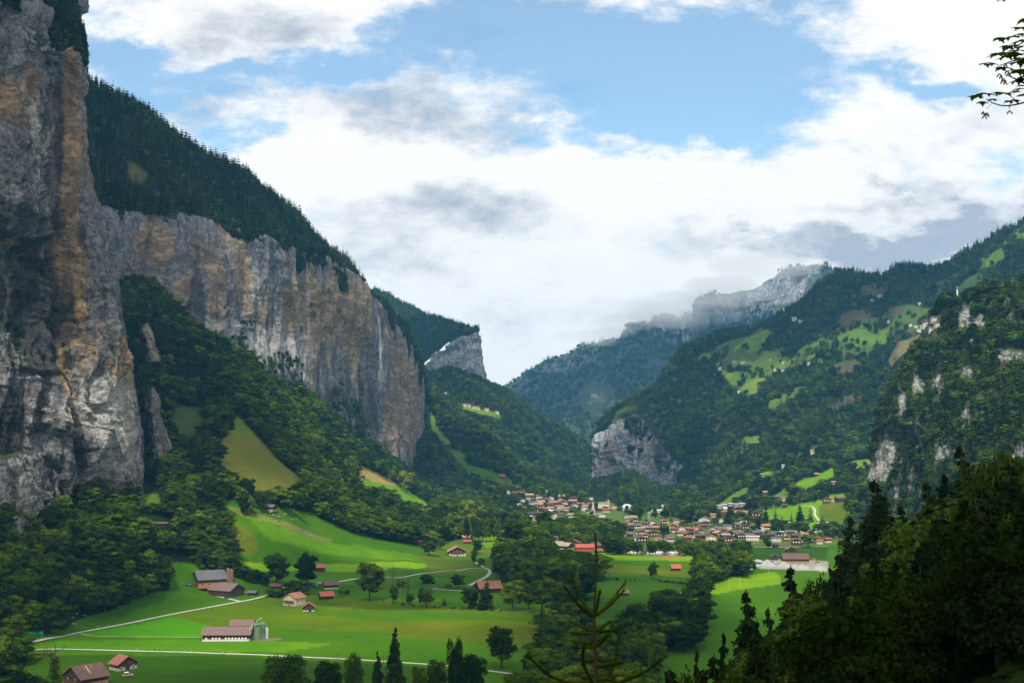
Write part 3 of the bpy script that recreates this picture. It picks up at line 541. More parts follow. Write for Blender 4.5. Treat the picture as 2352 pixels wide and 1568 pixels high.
# --- near hillside the camera stands on
xs = np.linspace(-260, 420, 230); ys = np.linspace(-160, 420, 200); X, Y = np.meshgrid(xs, ys)
u_ = X / (np.maximum(Y, 0) + 15); sl = np.interp(u_, [-.6, .07, .13, .21, .33, .47, 1.2], [.62, .56, .37, .28, .18, .16, .05])
Z = 118.35 - sl * np.maximum(Y, 0) - 1.0 * np.maximum(Y - 225, 0) - .3 * np.maximum(Y - 60, 0) * (1 - np.clip((u_ - .02) / .08, 0, 1)); Z = np.where(Y < 0, Z - .2 * Y, Z); A = np.stack([X, Y, Z], -1)
r2 = np.sqrt(X ** 2 + Y ** 2); A[..., 2] += fbm(A * .05, 3) * 1.6 * np.clip(r2 / 20 - .2, 0, 1)
sheet('near_hillside', A, M_land, lambda V, px, py: np.tile((.03, .045, .012), (len(V), 1)), good=True)['kind'] = 'structure'

BV = BVHTree.FromPolygons(np.concatenate(ALLBVH_V).tolist(), np.concatenate(ALLBVH_F).tolist())
def hit(x, y):
    r = Vector(rayd(x, y)).normalized(); h = BV.ray_cast(Vector((0, 0, CAMZ)) + r * 12, r)
    return h[0]
def down(x, y, z0=3000):
    h = BV.ray_cast(Vector((x, y, z0)), Vector((0, 0, -1))); return h[0].z if h[0] else 0.0
def ppm(p): return F / proj(np.array(p))[2]      # photo pixels per metre there

# ------------------------------------------------------------------ tree shapes (unit height)
def rand_dirs(n, r): 
    v = r.normal(size=(n, 3)); return v / np.linalg.norm(v, axis=1, keepdims=True)
def cards(C, N, size, r, asp=1.0):
    """one irregular four-cornered leaf clump at each point C, facing about N"""
    n = len(C); t = np.cross(N, rand_dirs(n, r)); t /= np.maximum(np.linalg.norm(t, axis=1, keepdims=True), 1e-6); b = np.cross(N, t)
    size = np.asarray(size).reshape(-1, 1) * r.uniform(.6, 1.35, (n, 1)); V = np.empty((n, 4, 3))
    for k, (a, c) in enumerate(((-1, -.8), (1, -.55), (.75, 1), (-.7, .8))):
        V[:, k] = C + t * size * a * r.uniform(.6, 1.25, (n, 1)) * asp + b * size * c * r.uniform(.6, 1.25, (n, 1)) + N * size * r.uniform(-.35, .35, (n, 1))
    return V.reshape(-1, 3), np.arange(n * 4).reshape(n, 4)
ICO = None
def ico():
    global ICO
    if ICO is None:
        b = bmesh.new(); bmesh.ops.create_icosphere(b, subdivisions=2, radius=1); b.verts.ensure_lookup_table()
        ICO = (np.array([v.co[:] for v in b.verts]), np.array([[v.index for v in f.verts] for f in b.faces])); b.free()
    return ICO
def broad_proto(name, n, csize, seed, width=.72, bot=.09, top=1.0, nb=14, core=True, slim=1.0, mat=None):
    r = np.random.default_rng(seed); cz = (bot + top) / 2; hz = (top - bot) / 2; hw = width / 2
    # lobes spread over the crown's outline, the largest low in the crown
    B = []
    for i in range(nb):
        f = (i + .5) / nb; z = -0.8 + 1.6 * f; a = i * 2.4 + r.uniform(-.5, .5); rad = math.sqrt(max(.05, 1 - abs(z) ** 2.2)) * r.uniform(.35, .78)
        B.append((math.cos(a) * rad * hw, math.sin(a) * rad * hw, cz + z * hz * .82, r.uniform(.26, .46) * hw * 1.2, r.uniform(.2, .34) * hz * .9))
    B.append((0, 0, cz - hz * .1, hw * .62, hz * .68))
    B = np.array(B); w = B[:, 3] ** 2; idx = r.choice(len(B), n, p=w / w.sum()); d = rand_dirs(n, r); d[:, 2] = np.where(d[:, 2] < -.35, -d[:, 2] * .6, d[:, 2])
    sh = r.uniform(.72, 1.1, (n, 1))
    C = B[idx, :3] + d * np.stack([B[idx, 3], B[idx, 3], B[idx, 4]], 1) * sh
    C[:, :2] *= slim; N = d + rand_dirs(n, r) * .75; N /= np.linalg.norm(N, axis=1, keepdims=True)
    V, Fq = cards(C, N, csize, r)
    if core:
        iv, ifc = ico(); Vs = [V]; F4 = [Fq]; b0 = len(V)
        for bb in B:
            q = iv * np.array([bb[3] * slim, bb[3] * slim, bb[4]]) * (.68 + .2 * vn(iv * 2.3 + seed + bb[2] * 9))[:, None] + bb[:3] * np.array([slim, slim, 1])
            Vs.append(q); F4.append(np.concatenate([ifc, ifc[:, 2:3]], 1) + b0); b0 += len(q)
        V = np.concatenate(Vs); faces = [tuple(f) for f in Fq] + [tuple(f[:3]) for k in F4[1:] for f in k]
        me = bpy.data.meshes.new(name); me.from_pydata(V.tolist(), [], [tuple(int(i) for i in f) for f in faces]); me.update()
    else: me = mesh_np(name, V, Fq)
    me.materials.append(mat or M_leaf); return me
def broad_trunk(name, seed, limbs=5, bot=.2, mat=None, thick=.022):
    r = random.Random(seed); m = MB(); m.tube([(0, 0, -.08), (0, 0, 0), (r.uniform(-.01, .01), 0, bot), (0, r.uniform(-.02, .02), .5), (0, 0, .78)], [thick * 1.6, thick * 1.25, thick, thick * .6, thick * .15], 7)
    for i in range(limbs):
        a = i * 2.4 + r.random(); z = bot + .3 * i / limbs; L = r.uniform(.16, .26)
        m.tube([(0, 0, z), (math.cos(a) * L * .5, math.sin(a) * L * .5, z + L * .45), (math.cos(a) * L, math.sin(a) * L, z + L * 1.1)], [thick * .55, thick * .35, thick * .08], 5)
    me = bpy.data.meshes.new(name); me.from_pydata(m.v, [], m.f); me.update(); me.materials.append(mat or M_bark); return me
def spruce_proto(name, levels, per, seed, rad=.17, card=0, droop=.35, bot=.06, mat=None, sag=0, gap=0):
    """whorls of tapered, drooping branch fans; card > 0 hangs twigs on each branch"""
    r = np.random.default_rng(seed); V = []; Fq = []; CC = []; CN = []; CS = []
    for i in range(levels):
        f = (i + r.uniform(-.2, .2)) / levels; f = min(max(f, 0), .985); z = bot + (1 - bot) * f; R = rad * (1 - f) ** .82 * r.uniform(.8, 1.12) + .008
        for j in range(per if f < .8 else max(4, per // 2)):
            if gap and r.random() < gap: continue
            a = 2 * math.pi * (j + r.uniform(-.3, .3)) / per + i * .9; L = R * r.uniform(.55, 1.25); w = L * (2.6 / per + .12) * .9
            c, s = math.cos(a), math.sin(a); dz = -L * droop * r.uniform(.6, 1.3) * (1.2 - f); th = .012 + L * .16
            up = np.array([0, 0, th])
            p0 = np.array([0, 0, z]); pm = np.array([c * L * .55, s * L * .55, z + dz * .35]); pt = np.array([c * L, s * L, z + dz + (L * .12 if f > .5 else 0)]); sd = np.array([-s, c, 0]) * w
            b = len(V); V += [p0 + up, pm - sd - up * 1.0, pm + up * .35, pm + sd - up * 1.0, pt - up * .4]; Fq += [(b, b + 1, b + 2, b + 2), (b, b + 2, b + 3, b + 3), (b + 1, b + 4, b + 2, b + 2), (b + 2, b + 4, b + 3, b + 3)]
            for q in range(card):
                u = r.uniform(.15, 1.05); P0 = p0 * (1 - u) + pt * u; P0[2] = z + dz * u ** 1.6
                side = r.uniform(-1, 1) * (1.05 - u * .75); CC.append(P0 + sd * side * 1.25 - np.array([0, 0, r.uniform(0, .012 + sag * L)])); nn = np.array([c * .5 + r.normal() * .5, s * .5 + r.normal() * .5, r.uniform(.1, 1.1)]); CN.append(nn / np.linalg.norm(nn)); CS.append(.0045 + .035 * L)
    faces = [f if f[2] != f[3] else f[:3] for f in Fq]
    if CC:
        cv, cf = cards(np.array(CC), np.array(CN), np.array(CS), r, 1.9); b = len(V); V = [tuple(v) for v in V] + cv.tolist(); faces = faces + [tuple(int(k) + b for k in f) for f in cf]
    me = bpy.data.meshes.new(name); me.from_pydata([tuple(v) for v in V], [], faces); me.update(); me.materials.append(mat or M_needle); return me
def spruce_trunk(name, mat=None):
    m = MB(); m.tube([(0, 0, -.06), (0, 0, .02), (0, 0, .5), (0, 0, .985)], [.02, .015, .009, .002], 7)
    me = bpy.data.meshes.new(name); me.from_pydata(m.v, [], m.f); me.update(); me.materials.append(mat or M_bark); return me

PB = dict(hi=[broad_proto('crown', 8500, .0135, 100 + i, core=False, nb=20, width=.78) for i in range(2)], mid=[broad_proto('crown', 1500, .022, 110 + i, nb=13) for i in range(4)],
          low=[broad_proto('crown', 460, .034, 120 + i, nb=8 + i, width=.66 + .07 * i) for i in range(4)])
PS = dict(hi=[spruce_proto('crown', 30, 9, 200 + i, card=22, rad=.2, sag=.3, droop=.42, gap=.16) for i in range(2)], mid=[spruce_proto('crown', 20, 8, 210 + i, card=4) for i in range(3)], low=[spruce_proto('crown', 8, 7, 220 + i, rad=.19) for i in range(4)])
TB = [broad_trunk('trunk', 5 + i) for i in range(3)]; TS = [spruce_trunk('trunk')]
def lod(hpx): return 'hi' if hpx > 105 else 'mid' if hpx > 36 else 'low'
def add_tree(pos, h, kind, label, cat, group=None, wf=1.0, meshes=None, crown_mat=None, rz=None, name=None, level=None):
    t = empty(name or ('broadleaf_tree' if kind == 'b' else 'spruce_tree'), pos, rnd.uniform(0, 6.28) if rz is None else rz, label, cat, group)
    t.scale = (h * wf, h * wf, h)
    lv = level or lod(h * ppm(pos)); cm, tm = meshes or (rnd.choice((PB if kind == 'b' else PS)[lv]), rnd.choice(TB if kind == 'b' else TS))
    if crown_mat is not None: cm = cm.copy(); cm.materials[0] = crown_mat
    c = link('crown', cm, None, t); k = link('trunk', tm, None, t); return t

# ------------------------------------------------------------------ scattering the woods
def sample(name, n):
    A = SURF[name]; a = A[1:, 1:] - A[:-1, :-1]; b = A[1:, :-1] - A[:-1, 1:]; ar = np.linalg.norm(np.cross(a, b), axis=-1) * .5
    px, py, dep = proj(A[:-1, :-1]); vis = (px > -260) & (px < 2620) & (py > -300) & (py < 1900) & (A[:-1, :-1, 1] > 20); ar = ar * vis
    tot = ar.sum(); n = int(min(n, 1e9)) if n > 1 else int(tot * n)
    idx = rng.choice(ar.size, n, p=(ar / tot).ravel()); i, j = np.unravel_index(idx, ar.shape); u = rng.random((n, 1)); v = rng.random((n, 1))
    Q = A[i, j] * (1 - u) * (1 - v) + A[i, j + 1] * u * (1 - v) + A[i + 1, j] * (1 - u) * v + A[i + 1, j + 1] * u * v
    N = np.cross(A[i, j + 1] - A[i, j], A[i + 1, j] - A[i, j]); N /= np.maximum(np.linalg.norm(N, axis=1, keepdims=True), 1e-9)
    return Q, np.abs(N[:, 2])
TREES = []     # (x, y, z, height, width factor, kind, zone, apparent size)
ZONES = {}
def grow(zone, surf, dens, con, hb, hs, opens=(), only=None, wood='', steep=.25, keep=None, polyonly=None):
    Q, nz = sample(surf, dens); n = len(Q); ZONES[zone] = wood
    isS = rng.random(n) < (con(Q) if callable(con) else con)
    clump = vn(Q * .02) * .5 + .5
    h = np.where(isS, rng.uniform(hs[0], hs[1], n), rng.uniform(hb[0], hb[1], n)) * (.70 + .55 * clump)
    ok = nz > steep
    px, py, dep = proj(Q); T = Q.copy(); T[:, 2] += h; tx, ty, _ = proj(T); M_ = Q.copy(); M_[:, 2] += h * .5; mx_, my_, _ = proj(M_); B_ = Q.copy(); B_[:, 2] += h * .15; bx_, by_, _ = proj(B_)
    for poly in opens:
        for a, b in ((mx_, my_), (bx_, by_), (px, py)): ok &= ~inpoly(a, b, poly)
        ok &= ~(inpoly(tx, ty, poly) & (rng.random(n) < .6))
    if polyonly is not None:
        k = np.zeros(n, bool)
        for poly in polyonly: k |= inpoly(mx_, my_, poly)
        ok &= k
    if keep is not None: ok &= keep(Q, px, py)
    ok &= (tx > -160) & (tx < 2512) & (py > -60) & (ty < 1640)
    cnt = 0
    for i in np.nonzero(ok)[0]:
        top = Vector(T[i]); top.z += 2; d = top - Vector((0, 0, CAMZ)); L = d.length
        hh = BV.ray_cast(Vector((0, 0, CAMZ)) + d.normalized() * 12, d.normalized(), L - 26)
        if hh[0] is not None: continue
        TREES.append((Q[i, 0], Q[i, 1], Q[i, 2], h[i], rng.uniform(.72, 1.3) * (1.0 if isS[i] else 1.18), 's' if isS[i] else 'b', zone, h[i] * F / dep[i])); cnt += 1
    return cnt
DENSITY = 1.0
cnts = {}
cnts['far'] = grow('far', 'far_mountain', 1 / 420. * DENSITY, .7, (20, 28), (24, 38), wood='hazy wood of the farthest ridge', steep=.2, keep=lambda Q, x, y: (((x - 1370) / 44) ** 2 + ((y - 915) / 38) ** 2 > 1) & (((x - 1780) / 150) ** 2 + ((y - 670) / 50) ** 2 > 1 - .6 * vn(Q * .01)))
cnts['head'] = grow('head', 'headland_slope', 1 / 95. * DENSITY, .85, (14, 20), (18, 30), wood='wood above the far cliff band')
cnts['headfoot'] = grow('headfoot', 'headland_foot', 1 / 95. * DENSITY, .6, (14, 20), (18, 28), opens=[[(1065, 932), (1150, 948), (1150, 962), (1065, 942)]], wood='wood below the far cliff band')
cnts['rm'] = grow('rm', 'right_mountain', 1 / 100. * DENSITY, lambda Q: np.clip(.95 - (700 - Q[:, 2]) / 1100, .25, .9), (13, 20), (17, 28), opens=[p for p, c in TERR[3:]], wood='wood on the right mountain',
                 keep=lambda Q, x, y: ~terr(Q, x, y) & ~inpoly(x, y, [(1364, 985), (1440, 945), (1470, 950), (1500, 985), (1530, 1035), (1600, 1090), (1590, 1125), (1364, 1110)]))
# scattered trees on the terrace meadows
Q0 = len(TREES); grow('terrace', 'right_mountain', 1 / 170., .5, (10, 16), (14, 22), keep=lambda Q, x, y: terr(Q, x, y) & (fbm(Q * .02, 3) > .1), wood='loose trees on the high terrace meadows')
grow('greycliff', 'grey_cliff', 1 / 55., .6, (8, 14), (12, 22), steep=.01, keep=lambda Q, x, y: (fbm(Q * .022, 3) + (x - 1500) / 260. + np.where(y < 985 + (x - 1430) * .45, .45, 0)) > .42, wood='trees clinging to the grey cliff at the bend of the valley')
cnts['bend'] = grow('bend', 'bend_hill', 1 / 75. * DENSITY, .8, (14, 20), (17, 26), wood='dark wood at the bend of the valley')
cnts['rside'] = grow('rside', 'right_valley_side', 1 / 110. * DENSITY, .25, (11, 20), (16, 25), opens=OPEN9, wood='wood between the hay meadows on the right side', keep=lambda Q, x, y: ~(glade9(Q) & (y < 1150)))
cnts['lside'] = grow('lside', 'left_valley_side', 1 / 85. * DENSITY, .25, (12, 20), (15, 24), opens=OPEN7, wood='wood on the slope beyond the cliff')
cnts['crag'] = grow('crag', 'right_crag', 1 / 42. * DENSITY, lambda Q: np.clip(.6 - (Q[:, 2] - 200) / 400, .2, .7), (9, 15), (12, 22), wood='wood clinging to the right crag', steep=.02, keep=lambda Q, x, y: rock4(x, y) < .42 + .25 * vn(Q * .06))
cnts['upper'] = grow('upper', 'upper_slope', 1 / 56. * DENSITY, .86, (10, 15), (15, 32), opens=[[(290, 368), (300, 375), (342, 402), (336, 412), (300, 400)]], wood='wood above the rim of the great cliff')
grow('rim', 'main_cliff', 1 / 45., .6, (8, 13), (10, 20), steep=.62, keep=lambda Q, x, y: y < 900, wood='trees along the rim of the great cliff')
grow('ledge', 'great_buttress', 1 / 60., .3, (3, 6), (5, 10), steep=.62, keep=lambda Q, x, y: (fbm(Q * .02, 2) > .35) & (y > 330), wood='bushes on the ledges of the left buttress'); grow('ledge2', 'main_cliff', 1 / 120., .2, (3, 5), (4, 8), steep=.55, keep=lambda Q, x, y: (y > 700) & (fbm(Q * .02, 2) > .6), wood='bushes on the ledges of the great cliff')
grow('glade', 'main_cliff', 1 / 60., .4, (7, 12), (9, 16), steep=.02, polyonly=[[(600, 830), (640, 800), (690, 820), (700, 900), (680, 910), (640, 870)], [(535, 775), (560, 760), (590, 830), (560, 830)], [(760, 920), (830, 915), (850, 1000), (800, 1010), (760, 970)]], wood='trees growing on the broken foot of the great cliff')
cnts['btop'] = grow('btop', 'buttress_top', 1 / 40. * DENSITY, .85, (11, 16), (16, 28), wood='wood on top of the left buttress')
cnts['talus'] = grow('talus', 'talus_slope', 1 / 85. * DENSITY, lambda Q: np.where(Q[:, 2] > 190, .35, .06), (14, 25), (16, 26), opens=list(OPENL.values()), wood='wood on the slope below the cliffs',
                    keep=lambda Q, x, y: ~((x > 1100) & (y > 1200) & (x < 1140)))
FW = [[(1238, 1420), (1300, 1395), (1350, 1410), (1420, 1430), (1470, 1400), (1560, 1360), (1585, 1290), (1640, 1250), (1705, 1240), (1722, 1262), (1712, 1310), (1650, 1330), (1625, 1380), (1600, 1450), (1600, 1490), (1520, 1490), (1490, 1520), (1500, 1640), (1200, 1640), (1220, 1500)],
      [(1145, 1255), (1170, 1200), (1240, 1215), (1290, 1255), (1375, 1285), (1378, 1320), (1330, 1345), (1240, 1320), (1150, 1305)],
      [(1200, 1245), (1210, 1195), (1320, 1185), (1400, 1195), (1450, 1215), (1560, 1215), (1640, 1235), (1700, 1245), (1640, 1262), (1560, 1262), (1400, 1262), (1290, 1240)],
      [(1100, 1180), (1200, 1170), (1320, 1200), (1280, 1240), (1180, 1215), (1130, 1210)], [(1420, 1160), (1640, 1160), (1700, 1180), (1620, 1182), (1500, 1182), (1430, 1175)]]
HOUSE_XY = []
VILL = []

# ------------------------------------------------------------------ buildings
RC = dict(brown=(.125, .078, .062), dark=(.06, .052, .05), grey=(.11, .11, .12), orange=(.36, .16, .09), red=(.34, .095, .065), redbrown=(.24, .10, .07), pink=(.36, .19, .15), tan=(.33, .24, .18), bluegrey=(.16, .20, .27),
          white=(.75, .74, .72), mauve=(.16, .105, .098), bright=(.62, .20, .06), rust=(.23, .09, .07), paleflat=(.5, .5, .5), green=(.35, .42, .35))
WC = dict(timber=(.055, .036, .024), brown=(.10, .055, .03), white=(.50, .47, .41), cream=(.55, .48, .34), stone=(.30, .28, .25), redwood=(.35, .07, .03), yellow=(.62, .45, .15), tan=(.42, .31, .18), orange=(.35, .16, .07), black=(.03, .025, .022), grey=(.3, .3, .3))
M_glass = pmat('window_glass', (.03, .035, .045), .15, .1, spec=.6); M_white = pmat('white_paint', (.75, .74, .70), .6, .05); M_conc = pmat('concrete', (.42, .41, .38), .9, .15)
HRECT = []
def rmat(c): return pmat('roof_' + c, RC[c], .85, .22, .9, streak=False)
def wmat(c): return pmat('wall_' + c, WC[c], .95, .22, 1.5, streak=True)
def window(root, face, u, z, ww, hh, w, l, pane=True, mat=None, prj=.06):
    m = MB(); g = MB(); e = prj; fw = max(.08, ww * .12)
    if face in 'FB':
        s = -1 if face == 'F' else 1; y0, y1 = sorted((s * (l / 2 - .03), s * (l / 2 + e))); m.box(u - ww / 2, u + ww / 2, y0, y1, z, z + hh)
        g0, g1 = sorted((s * (l / 2 + e - .02), s * (l / 2 + e + .03))); g.box(u - ww / 2 + fw, u + ww / 2 - fw, g0, g1, z + fw, z + hh - fw)
    else:
        s = -1 if face == 'L' else 1; x0, x1 = sorted((s * (w / 2 - .03), s * (w / 2 + e))); m.box(x0, x1, u - ww / 2, u + ww / 2, z, z + hh)
        g0, g1 = sorted((s * (w / 2 + e - .02), s * (w / 2 + e + .03))); g.box(g0, g1, u - ww / 2 + fw, u + ww / 2 - fw, z + fw, z + hh - fw)
    f = m.build('window', mat or M_white, root)
    if pane: g.build('pane', M_glass, f)
    return f
def house(x, y, w, l, h, rh, ang, roof, wall, base=None, hb=0.0, name='chalet', label=None, cat='house', group=None, over=.9, wins=(), door=None, chimney=None, balcony=None, at=None, pane=True, ridge_shift=0, sunk=1.5):
    p = at or hit(x, y)
    if p is None: return None
    t = empty(name, p, math.radians(ang - 90), label, cat, group)
    rs = ridge_shift; zs = h + .0
    MB().prism([(-w / 2, -sunk), (w / 2, -sunk), (w / 2, h), (rs, h + rh), (-w / 2, h)], 'y', -l / 2, l / 2).build('wall', wmat(wall), t)
    if base: MB().box(-w / 2 - .07, w / 2 + .07, -l / 2 - .07, l / 2 + .07, -sunk - .1, hb).build('plinth', wmat(base), t)
    sl = rh / (w / 2 + rs); sr = rh / (w / 2 - rs); th = .32; e = .02
    prof = [(-w / 2 - over, h - over * sl + e), (rs, h + rh + e), (w / 2 + over, h - over * sr + e), (w / 2 + over, h - over * sr + e + th), (rs, h + rh + e + th * 1.15), (-w / 2 - over, h - over * sl + e + th)]
    r = MB().prism(prof, 'y', -l / 2 - over * 1.1, l / 2 + over * 1.1).build('roof', rmat(roof), t)
    if chimney:
        cx_, cy_ = chimney; zc = h + rh * (1 - abs(cx_) / (w / 2)); MB().box(cx_ - .4, cx_ + .4, cy_ - .4, cy_ + .4, zc - .4, zc + 1.5).box(cx_ - .5, cx_ + .5, cy_ - .5, cy_ + .5, zc + 1.502, zc + 1.7).build('chimney', wmat('stone'), r)
    for (fc, u, z, ww, hh) in wins: window(t, fc, u, z, ww, hh, w, l, pane)
    if door:
        fc, u, ww, hh = door; d = .05
        m = MB()
        if fc in 'FB':
            s = -1 if fc == 'F' else 1; y0, y1 = sorted((s * (l / 2 - .03), s * (l / 2 + d + .1))); m.box(u - ww / 2, u + ww / 2, y0, y1, 0, hh)
        else:
            s = -1 if fc == 'L' else 1; x0, x1 = sorted((s * (w / 2 - .03), s * (w / 2 + d + .1))); m.box(x0, x1, u - ww / 2, u + ww / 2, 0, hh)
        m.build('door', wmat('black'), t)
    if balcony:
        z = balcony; b = MB().box(-w / 2 * .85, w / 2 * .85, -l / 2 - 1.1, -l / 2 - .08, z, z + .15).box(-w / 2 * .85, w / 2 * .85, -l / 2 - 1.1, -l / 2 - 1.0, z + .152, z + 1.0)
        b.build('balcony', wmat('brown'), t)
    k = ppm(p); px, py, _ = proj(np.array(p)); R = max(w, l) * .5 * k
    HRECT.append((px - R, px + R, py - (h + rh) * k, py, p.y, p.x, max(w, l) * .5)); return t
def mpx(x, y, d): p = hit(x, y); return d / ppm(p)       # photo pixels -> metres at that place

# --- named farm buildings near the camera
house(196, 1573, 17, 15, 5.2, 5.0, 52, 'brown', 'timber', 'orange', 3.0, name='farmhouse', label='large brown-roofed timber farmhouse at the bottom left corner, a pale strip on its roof', cat='farmhouse',
      wins=[('R', -4, .9, 1.4, 1.3), ('R', 0, .9, 1.4, 1.3), ('R', 4, .9, 1.4, 1.3), ('F', -4, 3.4, 1, 1.2), ('F', 3, 3.6, 1, 1.2), ('F', 5.5, .8, 1.2, 1.4), ('F', 2.5, .8, 1.2, 1.4)], chimney=(3, 1), balcony=2.8)
fh = bpy.data.objects['farmhouse']; rf = [c for c in fh.children if c.name.startswith('roof')][0]
sl_ = 5.0 / 8.5
MB().add([(1.0 + .0, -1.5, 0), (6.2, -1.5, 0), (6.2, -.7, 0), (1.0, -.7, 0)], [(0, 1, 2, 3)]).build('skylight_strip', pmat('yellow_strip', (.45, .30, .12)), rf)
o_ = [c for c in rf.children if c.name.startswith('skylight')][0]
for v in o_.data.vertices: v.co.z = 5.2 + 5.0 * (1 - v.co.x / 8.5) + .02 + .32 * 1.1 + .12
house(283, 1535, 11.5, 8.5, 3.6, 3.6, 140, 'rust', 'timber', 'stone', 1.6, name='barn', label='old barn with a rusty streaked metal roof behind the brown-roofed farmhouse', cat='barn', door=('F', 0, 2.6, 2.8), wins=[('F', -3.6, .5, 1.3, 1.6), ('F', 3.6, .5, 1.3, 1.6), ('L', 1, 1, 1.2, 1)], pane=True)
# long stable with its row of arched openings
p_ = hit(524, 1467)
st = house(524, 1467, 13, 29, 4.0, 3.4, 2, 'mauve', 'timber', 'white', 1.0, name='stable', label='long low stable with a pinkish roof and a row of pale arched openings', cat='stable', over=1.0)
for i in range(13):
    if i in (1, 5): continue
    m = MB(); u = -12.2 + i * 2.03
    pts = [(u - .65 * math.cos(math.pi * k / 8), 1.2 + .95 * math.sin(math.pi * k / 8)) for k in range(9)][::-1]
    m.add([(6.62, a, b) for a, b in pts] + [(6.45, a, b) for a, b in pts], [tuple(range(9)), tuple(range(9, 18))[::-1]] + [(j, (j + 1) % 9, 9 + (j + 1) % 9, 9 + j)[::-1] for j in range(9)]).build('opening', M_white, st)
MB().box(6.6, 8.4, -14.5, 14.0, -.8, .25).build('apron', M_conc, st)
house(556, 1449, 9, 14, 4.6, 2.6, 4, 'mauve', 'timber', name='barn', label='small pink-roofed barn standing directly behind the long stable', cat='barn')
def silo(x, y, rpx, hpx, mat, label, dome=True):
    p = hit(x, y); r = rpx / ppm(p); h = hpx / ppm(p); t = empty('silo', p, 0, label, 'silo', None); m = MB().tube([(0, 0, -.5), (0, 0, h * .9)], [r, r], 20)
    m.build('tank', mat, t); MB().tube([(0, 0, h * .9), (0, 0, h * .93), (0, 0, h * .98), (0, 0, h)], [r * 1.03, r * .85, r * .35, r * .1], 20).build('cap', mat, t)
    MB().tube([(r + .12, 0, 0), (r + .12, 0, h * .9)], [.09, .09], 5).build('pipe', M_conc, t)
    return t
M_gsilo = pmat('green_silo', (.12, .19, .11), .6, .35, 2, streak=True); M_bsilo = pmat('brown_silo', (.25, .12, .08), .7, .2); M_bluetank = pmat('blue_tank', (.45, .53, .6), .4, .1)
silo(591, 1468, 8.3, 38, M_gsilo, 'broad weathered green silo beside the long stable, the wider of the pair'); silo(603.5, 1466, 5.2, 38, M_gsilo, 'slimmer green silo standing right of the broad green one'); silo(612.5, 1465, 3, 25, M_bluetank, 'short pale blue tank right of the two green silos')
p_ = hit(583, 1470); s_ = 1 / ppm(p_)
au = empty('auger', p_, 0, 'pale green loading auger slanting over the two green silos', 'auger')
MB().tube([(-11 * s_, -1, 26 * s_), (15 * s_, -1, 52 * s_), (19 * s_, -1, 50 * s_)], [.3, .3, .3], 8).build('chute', pmat('pale_green', (.32, .45, .33), .6), au); MB().tube([(-4, -1.6, -.5), (-1.5, -1.2, 33 * s_)], [.12, .12], 5).build('strut', M_conc, au); MB().tube([(15 * s_, -1, 51.5 * s_), (17 * s_, -.5, 38 * s_)], [.1, .1], 5).build('strut', M_conc, au)
# upper farm
house(480, 1341, 27, 23, 5.4, 6.0, 28, 'grey', 'timber', 'orange', 2.6, name='farmhouse', label='wide grey-roofed farmhouse with a dark timber gable above the fields', cat='farmhouse', wins=[('R', -8, 1, 1.5, 1.5), ('R', -3, 1, 1.5, 1.5), ('R', 3, 1, 1.5, 1.5), ('F', 8, .8, 1.6, 1.7), ('F', 3, .6, 1.6, 1.7), ('F', -3, .6, 2.6, 2.4)], chimney=(4, 0), door=('F', 11, 1.4, 2.2))
house(520, 1366, 18, 22, 5, 4.6, -25, 'mauve', 'timber', name='barn', label='brown-roofed timber barn just below the grey-roofed farmhouse', cat='barn', wins=[('L', -5, 1.2, 1, 1), ('L', 0, 1.2, 1, 1), ('L', 5, 1.2, 1, 1), ('F', -3, 1.2, 1, 1), ('F', 3, 1.2, 1, 1)], chimney=(-3, 2))
for i, (xx, hh_) in enumerate(((521, 31), (525, 30), (531, 28))): silo(xx, 1334, 1.9 if i < 2 else 3.4, hh_, M_bsilo, ['thin brown silo behind the grey-roofed farmhouse, leftmost of three', 'thin brown silo in the middle of the three behind the farmhouse', 'thick reddish silo, right of the two thin ones behind the farmhouse'][i])
house(580, 1366, 6.5, 7, 2.4, 1.2, -10, 'grey', 'timber', name='shed', label='small pale grey-roofed shed beside the lane below the farm', cat='shed')
house(676, 1389, 12, 12, 6.2, 3.2, 62, 'orange', 'cream', 'stone', .8, name='chalet', label='orange-roofed cream house with brown shutters alone in the field', cat='house', balcony=3.1, chimney=(2, 2), door=('F', 0, 1, 2.1),
      wins=[('F', -4, .9, 1, 1.3), ('F', -2, .9, 1, 1.3), ('F', 2.3, .9, 1, 1.3), ('F', 4.2, .9, 1, 1.3), ('F', -4, 4, .9, 1.2), ('F', -1.5, 4, .9, 1.2), ('F', 1.5, 4, .9, 1.2), ('F', 4, 4, .9, 1.2), ('R', -3, 3.9, .9, 1.1), ('R', 2, 3.9, .9, 1.1)])
house(709, 1402, 9, 8, 3.2, 2.8, 100, 'rust', 'timber', 'stone', 1.2, name='barn', label='small rust-roofed barn just right of the orange-roofed house in the field', cat='barn', door=('F', 1, 2, 2))
house(633, 1349, 4.5, 8, 2.0, 1.6, 5, 'rust', 'timber', name='shed', label='low red and white striped shed under the trees by the lane', cat='shed')
house(733, 1309, 8, 10, 3.2, 2.4, 15, 'red', 'timber', name='barn', label='dark barn with a pinkish red roof on the green slope behind a round tree', cat='barn')
house(759, 1351, 9, 12, 3.8, 2.6, 20, 'mauve', 'timber', 'white', 1.4, name='barn', label='patchy pale-roofed barn by the lane, right of the tall round tree', cat='barn', wins=[('L', -3, .3, 1.5, 1.3), ('L', 2, .3, 1.5, 1.3)])
house(749, 1375, 8, 10, 3.2, 2.5, 25, 'red', 'timber', name='barn', label='small dark barn with bright red roof below the patchy pale-roofed one', cat='barn')
house(620, 1171, 9, 10, 3.2, 2.0, 165, 'grey', 'timber', 'stone', 1, name='hay_hut', label='hay hut with pale grey roof at the top of the green slope', cat='hut')
